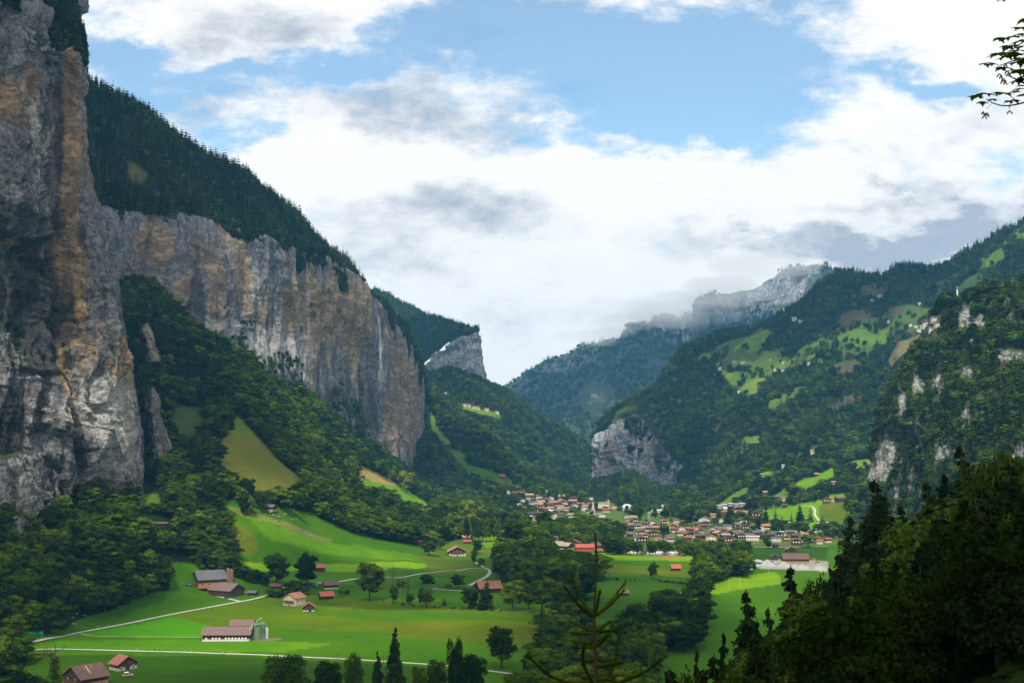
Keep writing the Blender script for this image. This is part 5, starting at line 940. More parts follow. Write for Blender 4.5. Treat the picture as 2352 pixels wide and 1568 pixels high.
# single trees: base x, base y, top y, crown width (photo px), shape, label
def single(x, yb, yt, w, kind, label, cat=None, group=None, cm=None, level=None, meshes=None, d=None, name=None, dead=False):
    p = hit(x, min(yb, 1567)) if d is None else None
    if d is not None:
        q = P(x, yb, d); p = Vector((q[0], q[1], down(q[0], q[1])))
    elif yb > 1567:      # foot below the picture: continue along the flat floor
        q = rayd(x, yb); tt = -CAMZ / q[2]; p = Vector((q[0] * tt, q[1] * tt, 0)); p.z = down(p.x, p.y)
    if p is None: return
    top = P(x, yt, p.y); h = top[2] - p.z; wm = w / ppm(p); base = {'b': .72, 's': .25, 'h': .75}[kind]
    return add_tree(p, h, 's' if kind == 's' else 'b', label, cat or ('spruce' if kind == 's' else 'tree'), group, wf=(wm / h) / base, crown_mat=cm, level=level, meshes=meshes, name=name)
ONE = [(635, 1347, 1263, 68, 'b', 'broad round tree behind the lane, left of its taller neighbour on the green slope'), (703, 1355, 1263, 56, 'b', 'tall oval tree beside the lane in front of the pinkish red barn'),
 (849, 1380, 1282, 63, 'b', 'big dark round tree standing alone where the lane passes behind it'), (1152, 1533, 1430, 70, 'b', 'round dark tree with a short visible trunk alone on the lower meadow'),
 (655, 1650, 1492, 108, 'b', 'wide dark round tree cut off by the bottom edge, left of the middle'), (750, 1640, 1509, 66, 'b', 'dark tree at the bottom edge, second from the widest one'), (811, 1640, 1491, 44, 'b', 'slender loose-leaved tree at the bottom edge beside two spruces'),
 (866, 1640, 1489, 30, 's', 'small dark spruce at the bottom edge, left of the tall one'), (906, 1640, 1434, 46, 's', 'tall drooping spruce at the bottom edge that reaches up to the yellow field'), (1044, 1640, 1452, 40, 'b', 'narrow dark tree at the bottom edge under the power pole'),
 (1085, 1630, 1492, 66, 'b', 'bushy dark tree at the bottom edge, left of the lone meadow tree'), (1000, 1640, 1506, 50, 'b', 'low dark tree at the bottom edge right of the tall drooping spruce'), (1180, 1660, 1535, 60, 'b', 'low treetop at the bottom edge under the lone meadow tree'), (960, 1660, 1520, 40, 'b', 'small low treetop at the bottom edge just right of the tall drooping spruce'),
 (115, 1455, 1372, 90, 'b', 'large dark round tree at the forest edge by the green netting'), (30, 1482, 1405, 66, 'b', 'dark round tree at the left edge where lane and path meet'), (75, 1447, 1385, 60, 'b', 'dark tree wedged between the two round trees by the green netting'), (8, 1484, 1455, 26, 'b', 'small bright bush at the far left edge by the path'),
 (45, 1650, 1536, 110, 'b', 'broad dark crown filling the bottom left corner'), (95, 1650, 1548, 60, 'b', 'lower dark crown beside the farmhouse in the bottom left corner'),
 (1499, 1331, 1286, 25, 'b', 'small lone tree with bare lower trunk on the sunlit right meadow'), (1070, 1222, 1140, 48, 'b', 'bright lime-green pointed tree above the wide chalet'), (933, 1132, 1076, 42, 'b', 'golden green tree at the foot of the great cliff'),
 (1052, 1350, 1316, 32, 'b', 'small round tree inside the bend of the lane'), (1031, 1352, 1338, 22, 'b', 'little bush left of the small round tree in the lane bend'), (1078, 1398, 1345, 40, 'b', 'ragged tree below the bend of the lane'), (1087, 1396, 1340, 20, 's', 'small spruce rising behind the ragged tree below the lane bend'), (1118, 1398, 1325, 30, 's', 'dark spruce in front of the large red-brown barn'), (1108, 1400, 1348, 24, 's', 'shorter spruce left of the one before the red-brown barn'),
 (1178, 1402, 1324, 62, 'b', 'dark tree right of the large red-brown barn'), (1246, 1408, 1318, 64, 'b', 'dark tree with several bare stems on the edge of the middle meadow'), (1290, 1405, 1330, 50, 'b', 'dark round tree right of the many-stemmed one'), (1330, 1408, 1345, 56, 'b', 'dark round tree behind the spruce sapling, below the big grove'), (1215, 1400, 1335, 40, 'b', 'dark gap-filling tree between the barn tree and the many-stemmed one'),
 (1021, 1390, 1369, 12, 's', 'very small spruce in the hedge line of the middle meadow'), (905, 1386, 1340, 22, 'b', 'ivy-dark small tree under the bare poplars'), (942, 1388, 1360, 26, 'b', 'low dark bush at the foot of the bare poplars'), (980, 1394, 1348, 34, 'b', 'dark leafy tree in the hedge right of the bare poplars'), (967, 1392, 1345, 20, 'b', 'narrow bush left of the dark leafy hedge tree'),
 (797, 1368, 1352, 16, 'b', 'little bush right of the patchy pale-roofed barn'), (783, 1367, 1350, 16, 'b', 'little bush in front of the patchy pale-roofed barn'), (985, 1275, 1238, 40, 'b', 'round dark tree left of the wide chalet'), (1012, 1262, 1236, 20, 'b', 'small apple tree above the wide chalet'), (1097, 1272, 1236, 28, 'b', 'orchard tree right of the wide chalet'), (1088, 1300, 1258, 16, 'b', 'thin dark tree beside the drive of the wide chalet'),
 (1105, 1303, 1278, 22, 'b', 'round bush above the lane bend'), (708, 1402, 1386, 14, 'b', 'dark bush leaning on the rust-roofed barn'), (560, 1185, 1130, 26, 'b', 'left of three small trees on top of the green slope'), (577, 1188, 1134, 20, 'b', 'middle of three small trees on top of the green slope'), (600, 1176, 1122, 32, 'b', 'right of three small trees on top of the green slope, beside the hay hut'),
 (533, 1320, 1262, 40, 'b', 'light-branched tree right behind the grey-roofed farmhouse'), (560, 1330, 1296, 40, 'b', 'dark bush behind the lane right of the farm silos'), (590, 1338, 1305, 46, 'b', 'dark bush between the farm silos and the broad round tree'), (610, 1345, 1322, 30, 'b', 'low bush at the foot of the broad round tree'),
 (1838, 1198, 1155, 20, 's', 'dark spruce on the lime meadow, tallest on its right half'), (1781, 1196, 1168, 17, 's', 'pointed dark spruce at the left end of the lime meadow'), (1796, 1208, 1180, 18, 's', 'pointed spruce in front of the lime meadow among the first caravans'), (1818, 1196, 1176, 9, 's', 'tiny spruce in the middle of the lime meadow'), (1862, 1192, 1163, 12, 's', 'slim spruce beside the winding track'), (1889, 1196, 1180, 9, 's', 'tiny spruce right of the winding track'), (1760, 1208, 1166, 17, 's', 'brownish tall spruce left of the lime meadow'),
 (1672, 1214, 1168, 24, 's', 'tall dark spruce among the houses of the right village'), (1578, 1206, 1162, 40, 'b', 'big round dark tree in the right village'), (1856, 1257, 1222, 34, 'b', 'round dark green tree above the gravel works'), (1766, 1259, 1241, 17, 'b', 'small dark bush above the gravel works'), (1818, 1222, 1195, 24, 'b', 'pale round tree among the caravans'),
 (1250, 1215, 1168, 40, 'b', 'bright round tree below the orange-roofed house of the left village'), (1180, 1260, 1195, 46, 'b', 'tall dark tree on the left flank of the middle grove'), (1700, 1315, 1262, 34, 'b', 'light green round tree by the river bend'), (1665, 1322, 1258, 38, 'b', 'rounded green tree by the river in the right meadows'), (1731, 1312, 1288, 20, 'b', 'small light tree at the corner of the gravel yard'), (1760, 1600, 1478, 60, 'b', 'dark treetop low in the right corner of the green field')]
for t_ in ONE:
    x, yb, yt, w, k, lab = t_
    cm = M_lime if ('lime-green' in lab or 'golden' in lab or 'bright bush' in lab) else None
    single(x, yb, yt, w, k, lab, cm=cm)
for x, yb, yt, w, lab in ((1742, 1222, 1190, 18, 'dark purple copper beech in the right village'), (1372, 1166, 1155, 12, 'copper beech right beside the church spire'), (1359, 1184, 1172, 14, 'copper beech directly below the church spire')): single(x, yb, yt, w, 'b', lab, cm=M_purple)
# row of tall slim trees on bare stems by the lit meadow
for i in range(9):
    x = 1072 + i * 9; single(x, 1247 - i * .3, 1186 + rnd.uniform(-6, 6), 17, 'b', 'tall slim tree on a bare stem in the row left of the middle grove', group='row of tall slim trees', level='mid')
# bare and half-dead trees
def bare_tree(x, yb, yt, spread, label, n=7, leaves=0, thick=.3, name='bare_tree', seed=1):
    r = random.Random(seed); p = hit(x, min(yb, 1567)); h = P(x, yt, p.y)[2] - p.z; t = empty(name, p, 0, label, 'tree'); sp = spread / ppm(p) / 2; m = MB(); tips = []
    m.tube([(0, 0, -.5), (.2, 0, h * .3), (-.1, 0, h * .62), (.1, 0, h)], [thick, thick * .8, thick * .5, .04], 8)
    for i in range(n):
        z = h * (.28 + .5 * i / n); a = r.choice((0, math.pi)) + r.uniform(-.7, .7); L = sp * r.uniform(.5, 1); up = h * r.uniform(.16, .36)
        pts = [(0, 0, z), (math.cos(a) * L * .6, math.sin(a) * L * .6, z + up * .35), (math.cos(a) * L, math.sin(a) * L, z + up)]; m.tube(pts, [thick * .42, thick * .24, .03], 5); tips.append(pts)
        for q in range(3):
            b = Vector(pts[1]).lerp(Vector(pts[2]), r.random()); m.tube([b, b + Vector((r.uniform(-1, 1), r.uniform(-1, 1), r.uniform(.6, 2)))], [thick * .12, .02], 4)
    m.build('trunk', M_bark, t)
    if leaves:
        rr = np.random.default_rng(seed); C = []
        for k in range(leaves):
            z = h * rr.uniform(.05, .6); a = rr.uniform(0, 6.28); q = sp * rr.uniform(.1, .55) * (1.1 - z / h); C.append((math.cos(a) * q, math.sin(a) * q, z))
        C = np.array(C); N = rand_dirs(len(C), rr); V, Fq = cards(C, N, .42, rr); o = link('crown', mesh_np('crown', V, Fq), M_leaf, t)
    return t
bare_tree(124, 1580, 1468, 58, 'half-dead tree with bare upper branches and ivy in front of the farmhouse', 9, 600, .55, seed=3)
bare_tree(901, 1386, 1290, 14, 'bare dead poplar, leftmost of three on the middle meadow', 5, 0, .35, seed=4); bare_tree(925, 1386, 1292, 12, 'thin bare dead poplar between its two neighbours', 4, 0, .25, seed=5); bare_tree(937, 1388, 1284, 20, 'dead poplar with tufts of ivy, rightmost of three on the middle meadow', 6, 260, .35, seed=6)
# hedge shrubs across the meadows
def shrub(x, y, s, label=None, group='low shrubs along the meadow drain', w=1.6):
    p = hit(x, y)
    if p is None: return
    t = empty('shrub', p - Vector((0, 0, s * .2)), rnd.uniform(0, 6), label or 'low dark shrub in the line across the middle meadow', 'shrub', group); t.scale = (s * w, s * w, s); link('crown', rnd.choice(PB['low']), None, t)
for x, y in [(950, 1392), (1010, 1396), (1040, 1397), (1062, 1399), (1130, 1402), (1150, 1403), (998, 1395), (880, 1381), (925, 1389)]: shrub(x, y, rnd.uniform(2, 3.5))
for i in range(11): shrub(1515 + i * 8, 1335 + i * .9, rnd.uniform(2.5, 4.5), 'dark shrub in the hedge right of the lone meadow tree', 'hedge on the right meadow')
for x, y in [(1417, 1332), (1437, 1333), (1448, 1334), (1458, 1334), (1470, 1334), (1480, 1335)]: shrub(x, y, rnd.uniform(2, 3.2), 'small dark bush scattered on the meadow left of the lone tree', 'bushes left of the lone tree')

# ------------------------------------------------------------------ near trees on the camera's hillside
M_nb = leaf_mat('near_leaves_shaded', (.012, .026, .004), (.045, .075, .009), .2); M_ns = leaf_mat('near_needles_shaded', (.007, .019, .005), (.024, .042, .008), .1)  # darker copies of the wood's foliage colours, the slope's shade painted in
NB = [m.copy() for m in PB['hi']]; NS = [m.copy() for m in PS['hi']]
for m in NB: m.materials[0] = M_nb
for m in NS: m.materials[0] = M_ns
def near(x, ytop, w, d, kind, label, group=None, mat=None, hmax=40, hmin=5):
    if kind == 's': w *= 1.9
    T = P(x, ytop, d); gz = down(T[0], T[1]); h = T[2] - gz
    h = min(max(h, hmin), hmax) + .5
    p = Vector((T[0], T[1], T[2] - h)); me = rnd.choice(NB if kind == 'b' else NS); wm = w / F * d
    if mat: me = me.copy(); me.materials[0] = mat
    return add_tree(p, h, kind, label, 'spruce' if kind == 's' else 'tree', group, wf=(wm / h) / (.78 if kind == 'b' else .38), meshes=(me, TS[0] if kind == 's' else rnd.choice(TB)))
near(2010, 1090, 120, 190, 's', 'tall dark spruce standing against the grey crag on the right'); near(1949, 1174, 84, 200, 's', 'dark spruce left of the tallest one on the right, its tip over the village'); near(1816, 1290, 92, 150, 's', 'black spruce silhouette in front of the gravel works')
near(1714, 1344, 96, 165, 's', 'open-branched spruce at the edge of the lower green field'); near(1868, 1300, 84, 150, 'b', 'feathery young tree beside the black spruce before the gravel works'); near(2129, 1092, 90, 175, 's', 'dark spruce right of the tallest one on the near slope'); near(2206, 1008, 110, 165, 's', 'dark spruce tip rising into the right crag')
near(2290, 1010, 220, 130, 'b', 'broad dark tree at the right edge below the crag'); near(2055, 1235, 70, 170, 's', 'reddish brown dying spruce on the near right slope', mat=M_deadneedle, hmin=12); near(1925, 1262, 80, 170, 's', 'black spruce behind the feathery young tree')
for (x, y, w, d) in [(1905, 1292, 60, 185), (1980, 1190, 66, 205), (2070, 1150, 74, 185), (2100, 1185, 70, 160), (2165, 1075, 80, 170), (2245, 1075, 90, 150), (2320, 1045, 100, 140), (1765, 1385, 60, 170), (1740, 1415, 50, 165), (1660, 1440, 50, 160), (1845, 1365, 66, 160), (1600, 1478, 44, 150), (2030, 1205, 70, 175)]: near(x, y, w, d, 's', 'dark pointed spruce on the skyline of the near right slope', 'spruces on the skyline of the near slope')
k_ = 0
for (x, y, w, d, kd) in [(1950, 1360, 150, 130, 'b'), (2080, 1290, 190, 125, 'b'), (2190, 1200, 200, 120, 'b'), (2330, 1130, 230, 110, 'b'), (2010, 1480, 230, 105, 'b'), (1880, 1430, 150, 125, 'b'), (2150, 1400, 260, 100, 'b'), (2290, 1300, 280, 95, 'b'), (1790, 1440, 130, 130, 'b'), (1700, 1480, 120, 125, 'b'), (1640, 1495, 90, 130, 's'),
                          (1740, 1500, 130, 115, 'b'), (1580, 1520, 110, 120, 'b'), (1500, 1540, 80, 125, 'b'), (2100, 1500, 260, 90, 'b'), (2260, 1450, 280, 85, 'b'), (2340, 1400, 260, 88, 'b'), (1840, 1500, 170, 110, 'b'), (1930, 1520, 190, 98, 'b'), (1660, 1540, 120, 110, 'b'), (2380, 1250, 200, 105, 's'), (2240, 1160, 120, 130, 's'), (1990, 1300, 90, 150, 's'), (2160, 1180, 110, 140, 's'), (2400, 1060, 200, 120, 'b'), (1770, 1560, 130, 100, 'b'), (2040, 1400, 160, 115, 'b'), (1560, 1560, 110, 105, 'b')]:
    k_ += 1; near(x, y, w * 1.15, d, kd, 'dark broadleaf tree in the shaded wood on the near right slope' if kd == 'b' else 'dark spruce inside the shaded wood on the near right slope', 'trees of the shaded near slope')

TX = [1400, 1450, 1520, 1600, 1700, 1770, 1850, 1900, 1950, 2020, 2100, 2150, 2250, 2352, 2560]; TY = [1650, 1600, 1550, 1510, 1495, 1450, 1405, 1335, 1300, 1265, 1225, 1165, 1090, 1045, 1000]
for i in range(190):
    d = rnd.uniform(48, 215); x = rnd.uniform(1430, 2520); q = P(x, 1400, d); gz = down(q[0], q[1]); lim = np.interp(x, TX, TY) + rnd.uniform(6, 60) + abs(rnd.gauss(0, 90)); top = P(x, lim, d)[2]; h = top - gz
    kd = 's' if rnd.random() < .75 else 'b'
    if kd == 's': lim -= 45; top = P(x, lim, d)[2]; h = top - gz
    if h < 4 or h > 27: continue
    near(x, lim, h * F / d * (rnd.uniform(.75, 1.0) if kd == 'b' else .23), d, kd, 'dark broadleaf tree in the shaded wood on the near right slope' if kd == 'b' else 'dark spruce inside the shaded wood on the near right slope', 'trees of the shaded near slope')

# ------------------------------------------------------------------ spruce sapling in front of the camera
M_tw = leaf_mat('young_needles', (.045, .065, .006), (.075, .10, .010), .3); M_sap = pmat('sapling_bark', (.06, .035, .015)); M_shoot = pmat('green_shoot', (.05, .065, .008))
def zp(x, y, d): return Vector(P(1033.6 + x * .3043, 1091 + y * .3043, d))
SD = 5.2
gz = down(zp(1100, 1500, SD).x, SD); root = Vector((zp(1102, 1560, SD).x, SD, gz)); sap = empty('spruce_sapling', root, 0, 'young spruce sapling with upright bare-looking shoots close in front of the camera', 'sapling')
def twig(pts, r0, r1, name='branch', needles=True, mat=None, nd=900, nl=.012):
    Q = smooth(pline([Vector(p) for p in pts], .02), 3); L = len(Q); m = MB(); m.tube([q - root for q in Q[::2]], [r0 + (r1 - r0) * i / max(1, len(Q[::2]) - 1) for i in range(len(Q[::2]))], 6)
    b = m.build(name, mat or M_sap, sap)
    if needles:
        r = np.random.default_rng(len(Q) + int(pts[0][0] * 1000) % 97); V = []; Fq = []; tot = sum((Q[i + 1] - Q[i]).length for i in range(L - 1)); n = int(nd * tot)
        for _ in range(n):
            i = r.integers(0, L - 1); q = Q[i].lerp(Q[i + 1], r.random()) - root; d = (Q[i + 1] - Q[i]).normalized(); a = d.orthogonal().normalized(); a.rotate(__import__('mathutils').Quaternion(d, r.uniform(0, 6.28)))
            tip = q + a * nl * r.uniform(.5, .9) + d * nl * r.uniform(.9, 1.4); s = d.cross(a) * .0011; k = len(V); V += [q - s, q + s, tip + s * .5, tip - s * .5]; Fq.append((k, k + 1, k + 2, k + 3))
        link('needles', mesh_np('needles', [tuple(v) for v in V], Fq), M_tw, b)
S_ = SD
twig([root - Vector((0, 0, .1)), root + Vector((0, 0, .9)), zp(1105, 1700, S_), zp(1105, 1560, S_), zp(1095, 1240, S_), zp(1087, 1060, S_)], .012, .007, 'trunk', False)
twig([zp(1087, 1060, S_), zp(1100, 800, S_), zp(1108, 620, S_), zp(1095, 440, S_)], .0052, .004, 'leader', nd=3000, nl=.010, mat=M_shoot)
TW = [([(1085, 1060), (1030, 1010), (960, 880), (912, 728)], .1), ([(1083, 1062), (1020, 1030), (950, 960), (868, 842)], -.12), ([(1095, 1058), (1112, 980), (1132, 876)], -.1), ([(1092, 1060), (1150, 1010), (1230, 930), (1325, 806)], .12), ([(1092, 1064), (1150, 1030), (1240, 950), (1310, 870)], -.1),
      ([(1088, 1180), (1020, 1150), (912, 1105)], .15), ([(1090, 1180), (1140, 1150), (1205, 1104)], .15), ([(1092, 1175), (1180, 1180), (1280, 1162)], -.2), ([(1088, 1190), (1000, 1200), (910, 1190)], -.15), ([(1092, 1250), (1150, 1240), (1205, 1204)], .1), ([(1092, 1268), (1010, 1262), (930, 1250)], .15), ([(1092, 1300), (1040, 1300), (985, 1285)], -.2), ([(1095, 1290), (1140, 1270), (1180, 1210)], -.15),
      ([(1100, 1600), (1060, 1540), (1005, 1430), (1000, 1350), (1016, 1275)], -.25), ([(1108, 1600), (1200, 1530), (1250, 1400), (1262, 1300), (1276, 1192)], .1), ([(1100, 1640), (900, 1570), (760, 1520), (680, 1450), (588, 1364)], -.2), ([(1105, 1640), (1300, 1560), (1450, 1500), (1530, 1440), (1592, 1386)], -.2), ([(1100, 1500), (1020, 1480), (902, 1490)], .2), ([(1105, 1500), (1240, 1500), (1370, 1506)], .2), ([(1102, 1560), (900, 1555), (700, 1562)], .25), ([(1102, 1545), (1300, 1560), (1390, 1484)], .25),
      ([(1095, 1380), (1160, 1400), (1220, 1390)], .2), ([(1095, 1390), (1040, 1400), (990, 1380)], .2), ([(1100, 1450), (1180, 1440), (1300, 1410)], -.2)]
for pts, dy in TW: twig([zp(x, y, S_ + dy * i / (len(pts) - 1)) for i, (x, y) in enumerate(pts)], .0035, .0022, nd=3000, nl=.012, mat=M_shoot)
for i in range(14):
    a = i * 2.4; z = .35 + .14 * i / 2; b = root + Vector((0, 0, z)); L = .75 - .02 * i; twig([b, b + Vector((math.cos(a) * L * .5, math.sin(a) * L * .5, .02)), b + Vector((math.cos(a) * L, math.sin(a) * L, .12))], .006, .002, nd=900, nl=.014)

# ------------------------------------------------------------------ maple branch hanging in at the top right
MD = 7.0
def mp(x, y, d=MD): return Vector(P(2124.5 + x * .2197, y * .2197, d))
mroot = mp(1900, 900); mroot = Vector((mroot.x + .6, MD, down(mroot.x + .6, MD)))
map_t = empty('maple_tree', mroot, 0, 'maple branch with lobed leaves and winged seeds reaching in at the top right corner', 'tree')
M_maple = leaf_mat('maple_leaves', (.035, .075, .006), (.06, .12, .008), .4); M_seed = pmat('seed_wings', (.12, .10, .02))
topz = mp(1900, 200).z - mroot.z
MB().tube([(0, 0, -.3), (.05, 0, topz * .5), (0, .1, topz * 1.4)], [.22, .18, .1], 10).build('trunk', M_bark, map_t)
def mt(pts, r0, r1):
    Q = smooth(pline([Vector(p) for p in pts], .04), 3); MB().tube([q - mroot for q in Q], [r0 + (r1 - r0) * i / (len(Q) - 1) for i in range(len(Q))], 6).build('branch', M_bark, map_t)
mt([mroot + Vector((0, 0, topz * .8)), mp(1400, 950), mp(1150, 1050), mp(1035, 1070), mp(980, 1080), mp(880, 1135), mp(780, 1130), mp(700, 1085), mp(640, 1040)], .022, .003)
mt([mroot + Vector((0, 0, topz)), mp(1350, 600), mp(1100, 620), mp(1000, 600), mp(880, 650), mp(780, 690)], .02, .003); mt([mroot + Vector((0, 0, topz * 1.2)), mp(1350, 300), mp(1050, 420), mp(940, 500), mp(850, 560)], .02, .003); mt([mp(1100, 900), mp(1000, 860), mp(900, 790), mp(840, 780)], .008, .002)
mt([mp(880, 1135), mp(895, 1060)], .003, .002); mt([mp(700, 1085), mp(640, 1140)], .002, .0015); mt([mp(980, 1080), mp(940, 1040), mp(890, 1000)], .003, .002)
LEAF = [(0, 0), (.10, -.05), (.32, -.06), (.22, .08), (.50, .16), (.40, .26), (.58, .42), (.34, .42), (.30, .50), (.22, .52), (.20, .72), (.12, .70), (0, 1.0), (-.12, .70), (-.20, .72), (-.22, .52), (-.30, .50), (-.34, .42), (-.58, .42), (-.40, .26), (-.50, .16), (-.22, .08), (-.32, -.06), (-.10, -.05)]
LC = [(560, 985, 1), (520, 1000, 1), (670, 975, 1), (760, 960, 1), (850, 970, 1), (930, 950, .9), (990, 920, 1), (1030, 980, 1), (600, 1070, .7), (700, 1035, .6), (870, 1055, .6), (950, 1045, .7), (640, 665, .9), (700, 655, .9), (740, 560, 1), (700, 575, .7), (815, 550, .8), (870, 580, .9), (850, 490, .9), (910, 470, .9), (930, 560, 1), (975, 600, 1.1), (1010, 560, 1.1), (1010, 640, 1.1), (790, 400, .9), (870, 385, 1), (940, 375, 1),
      (990, 350, 1), (1010, 285, .9), (960, 285, .7), (780, 710, .7), (860, 700, .8), (960, 740, 1), (1000, 720, 1), (920, 650, .9), (945, 840, .9), (1000, 830, 1), (1030, 790, 1), (1000, 480, 1.1), (960, 520, 1), (1040, 420, 1), (960, 430, .9), (800, 600, .8), (1040, 890, 1), (900, 730, .7)]
for i in range(60): LC.append((rnd.uniform(1050, 1500), rnd.uniform(150, 1080), rnd.uniform(.8, 1.2)))
LC += [(770, 5, .4), (820, -10, .6), (860, -25, .8)]
lb_ = MB()
for (x, y, s) in LC:
    c = mp(x, y, MD + rnd.uniform(-.25, .25)) - mroot; a = math.radians(90 + rnd.uniform(-55, 55)); tilt = Vector((rnd.uniform(-.25, .25), rnd.uniform(-.3, .15), 1)).normalized(); fx_ = Vector((math.cos(a), math.sin(a), 0)); fx_ = (fx_ - tilt * fx_.dot(tilt)).normalized(); fy_ = tilt.cross(fx_); S = .105 * s
    k = len(lb_.v)
    for (u, v) in LEAF: q = c + fy_ * (u * S) + fx_ * ((v - .4) * S) - Vector((0, 0, (u * u + (v - .4) ** 2) * S * .55)); lb_.v.append(tuple(q))
    lb_.v.append(tuple(c)); n = len(LEAF)
    for j in range(n): lb_.f.append((k + n, k + j, k + (j + 1) % n))
lb_.build('foliage', M_maple, map_t)
sb = MB()
for (x, y) in [(630, 1180), (610, 1165), (655, 1180), (625, 1205), (820, 820), (795, 790), (835, 850), (860, 740), (835, 700), (885, 1155), (780, 770), (870, 770), (850, 670), (820, 840)]:
    c = mp(x, y, MD + rnd.uniform(-.1, .1)) - mroot
    for s in (-1, 1):
        d = Vector((s * rnd.uniform(.3, .9), rnd.uniform(-.4, .4), -1)).normalized(); w_ = Vector((0, 1, 0)).cross(d).normalized() * .006; k = len(sb.v); sb.v += [tuple(c - w_ * .5), tuple(c + w_ * .5), tuple(c + d * .02 + w_ * 1.2), tuple(c + d * .036), tuple(c + d * .02 - w_ * .5)]; sb.f.append((k, k + 1, k + 2, k + 3, k + 4))
sb.build('seed_wings', M_seed, map_t)

# ------------------------------------------------------------------ people on the lane and the footpath
def person_mesh(seed, stride):
    r = random.Random(seed); s = stride
    J = dict(pel=(0, 0, .95, .15), wai=(0, 0, 1.12, .13), che=(0, .01, 1.32, .165), nec=(0, .0, 1.5, .06), hed=(0, .02, 1.60, .095), top=(0, .02, 1.72, .085),
             lhip=(-.1, 0, .88, .1), lkn=(-.1, .16 * s, .5, .065), lan=(-.1, .02 + .2 * s, .09, .042), lto=(-.1, .17 + .2 * s, .03, .04), rhip=(.1, 0, .88, .1), rkn=(.1, -.04 * s, .5, .065), ran=(.1, -.30 * s, .10, .042), rto=(.1, -.17 * s, .03, .04),
             lsh=(-.19, 0, 1.42, .065), lel=(-.25, -.1 * s, 1.15, .048), lha=(-.24, .06 - .05 * s, .9, .036), rsh=(.19, 0, 1.42, .065), rel=(.25, .08 * s, 1.15, .048), rha=(.24, .22 * s, .93, .036))
    E = [('pel', 'wai'), ('wai', 'che'), ('che', 'nec'), ('nec', 'hed'), ('hed', 'top'), ('pel', 'lhip'), ('lhip', 'lkn'), ('lkn', 'lan'), ('lan', 'lto'), ('pel', 'rhip'), ('rhip', 'rkn'), ('rkn', 'ran'), ('ran', 'rto'), ('che', 'lsh'), ('lsh', 'lel'), ('lel', 'lha'), ('che', 'rsh'), ('rsh', 'rel'), ('rel', 'rha')]
    K = list(J); me = bpy.data.meshes.new('body'); me.from_pydata([J[k][:3] for k in K], [(K.index(a), K.index(b)) for a, b in E], [])
    o = bpy.data.objects.new('tmp', me); COL.objects.link(o); md = o.modifiers.new('s', 'SKIN'); md.use_smooth_shade = True; sk = me.skin_vertices[0].data if me.skin_vertices else None
    if sk is None:
        bpy.context.view_layer.objects.active = o; b = bmesh.new(); b.from_mesh(me); b.verts.layers.skin.verify(); b.to_mesh(me); b.free(); sk = me.skin_vertices[0].data
    for i, k in enumerate(K): sk[i].radius = (J[k][3],) * 2; sk[i].use_root = (k == 'pel')
    o.modifiers.new('d', 'SUBSURF').levels = 1
    dg = bpy.context.evaluated_depsgraph_get(); out = bpy.data.meshes.new_from_object(o.evaluated_get(dg)); bpy.data.objects.remove(o); return out
PM = [person_mesh(1, 1.0), person_mesh(2, .5), person_mesh(3, -.9)]
def cloth_mat(top_, leg):
    nm = f'clothes_{top_}_{leg}'
    if nm in _m: return _m[nm]
    CC = dict(orange=(.6, .13, .03), red=(.45, .03, .03), white=(.75, .75, .75), black=(.02, .02, .02), grey=(.25, .26, .28), blue=(.05, .09, .25), tan=(.4, .3, .2))
    m = bpy.data.materials.new(nm); m.use_nodes = True; t = NT(m.node_tree); b = m.node_tree.nodes['Principled BSDF']; tc = t.n('ShaderNodeTexCoord'); sp = t.n('ShaderNodeSeparateXYZ'); t.l(tc.outputs['Object'], sp.inputs[0])
    f1 = t.math('GREATER_THAN', sp.outputs[2], .95); f2 = t.math('GREATER_THAN', sp.outputs[2], 1.5); f3 = t.math('LESS_THAN', sp.outputs[2], .08)
    c = t.mix(f1, CC[leg], CC[top_]); c = t.mix(f2, c, (.5, .3, .22)); c = t.mix(f3, c, (.05, .04, .04)); t.l(c, b.inputs['Base Color']); b.inputs['Roughness'].default_value = .9; _m[nm] = m; return m
M_hair = pmat('hair', (.04, .025, .015)); M_pack = pmat('rucksack', (.05, .08, .12))
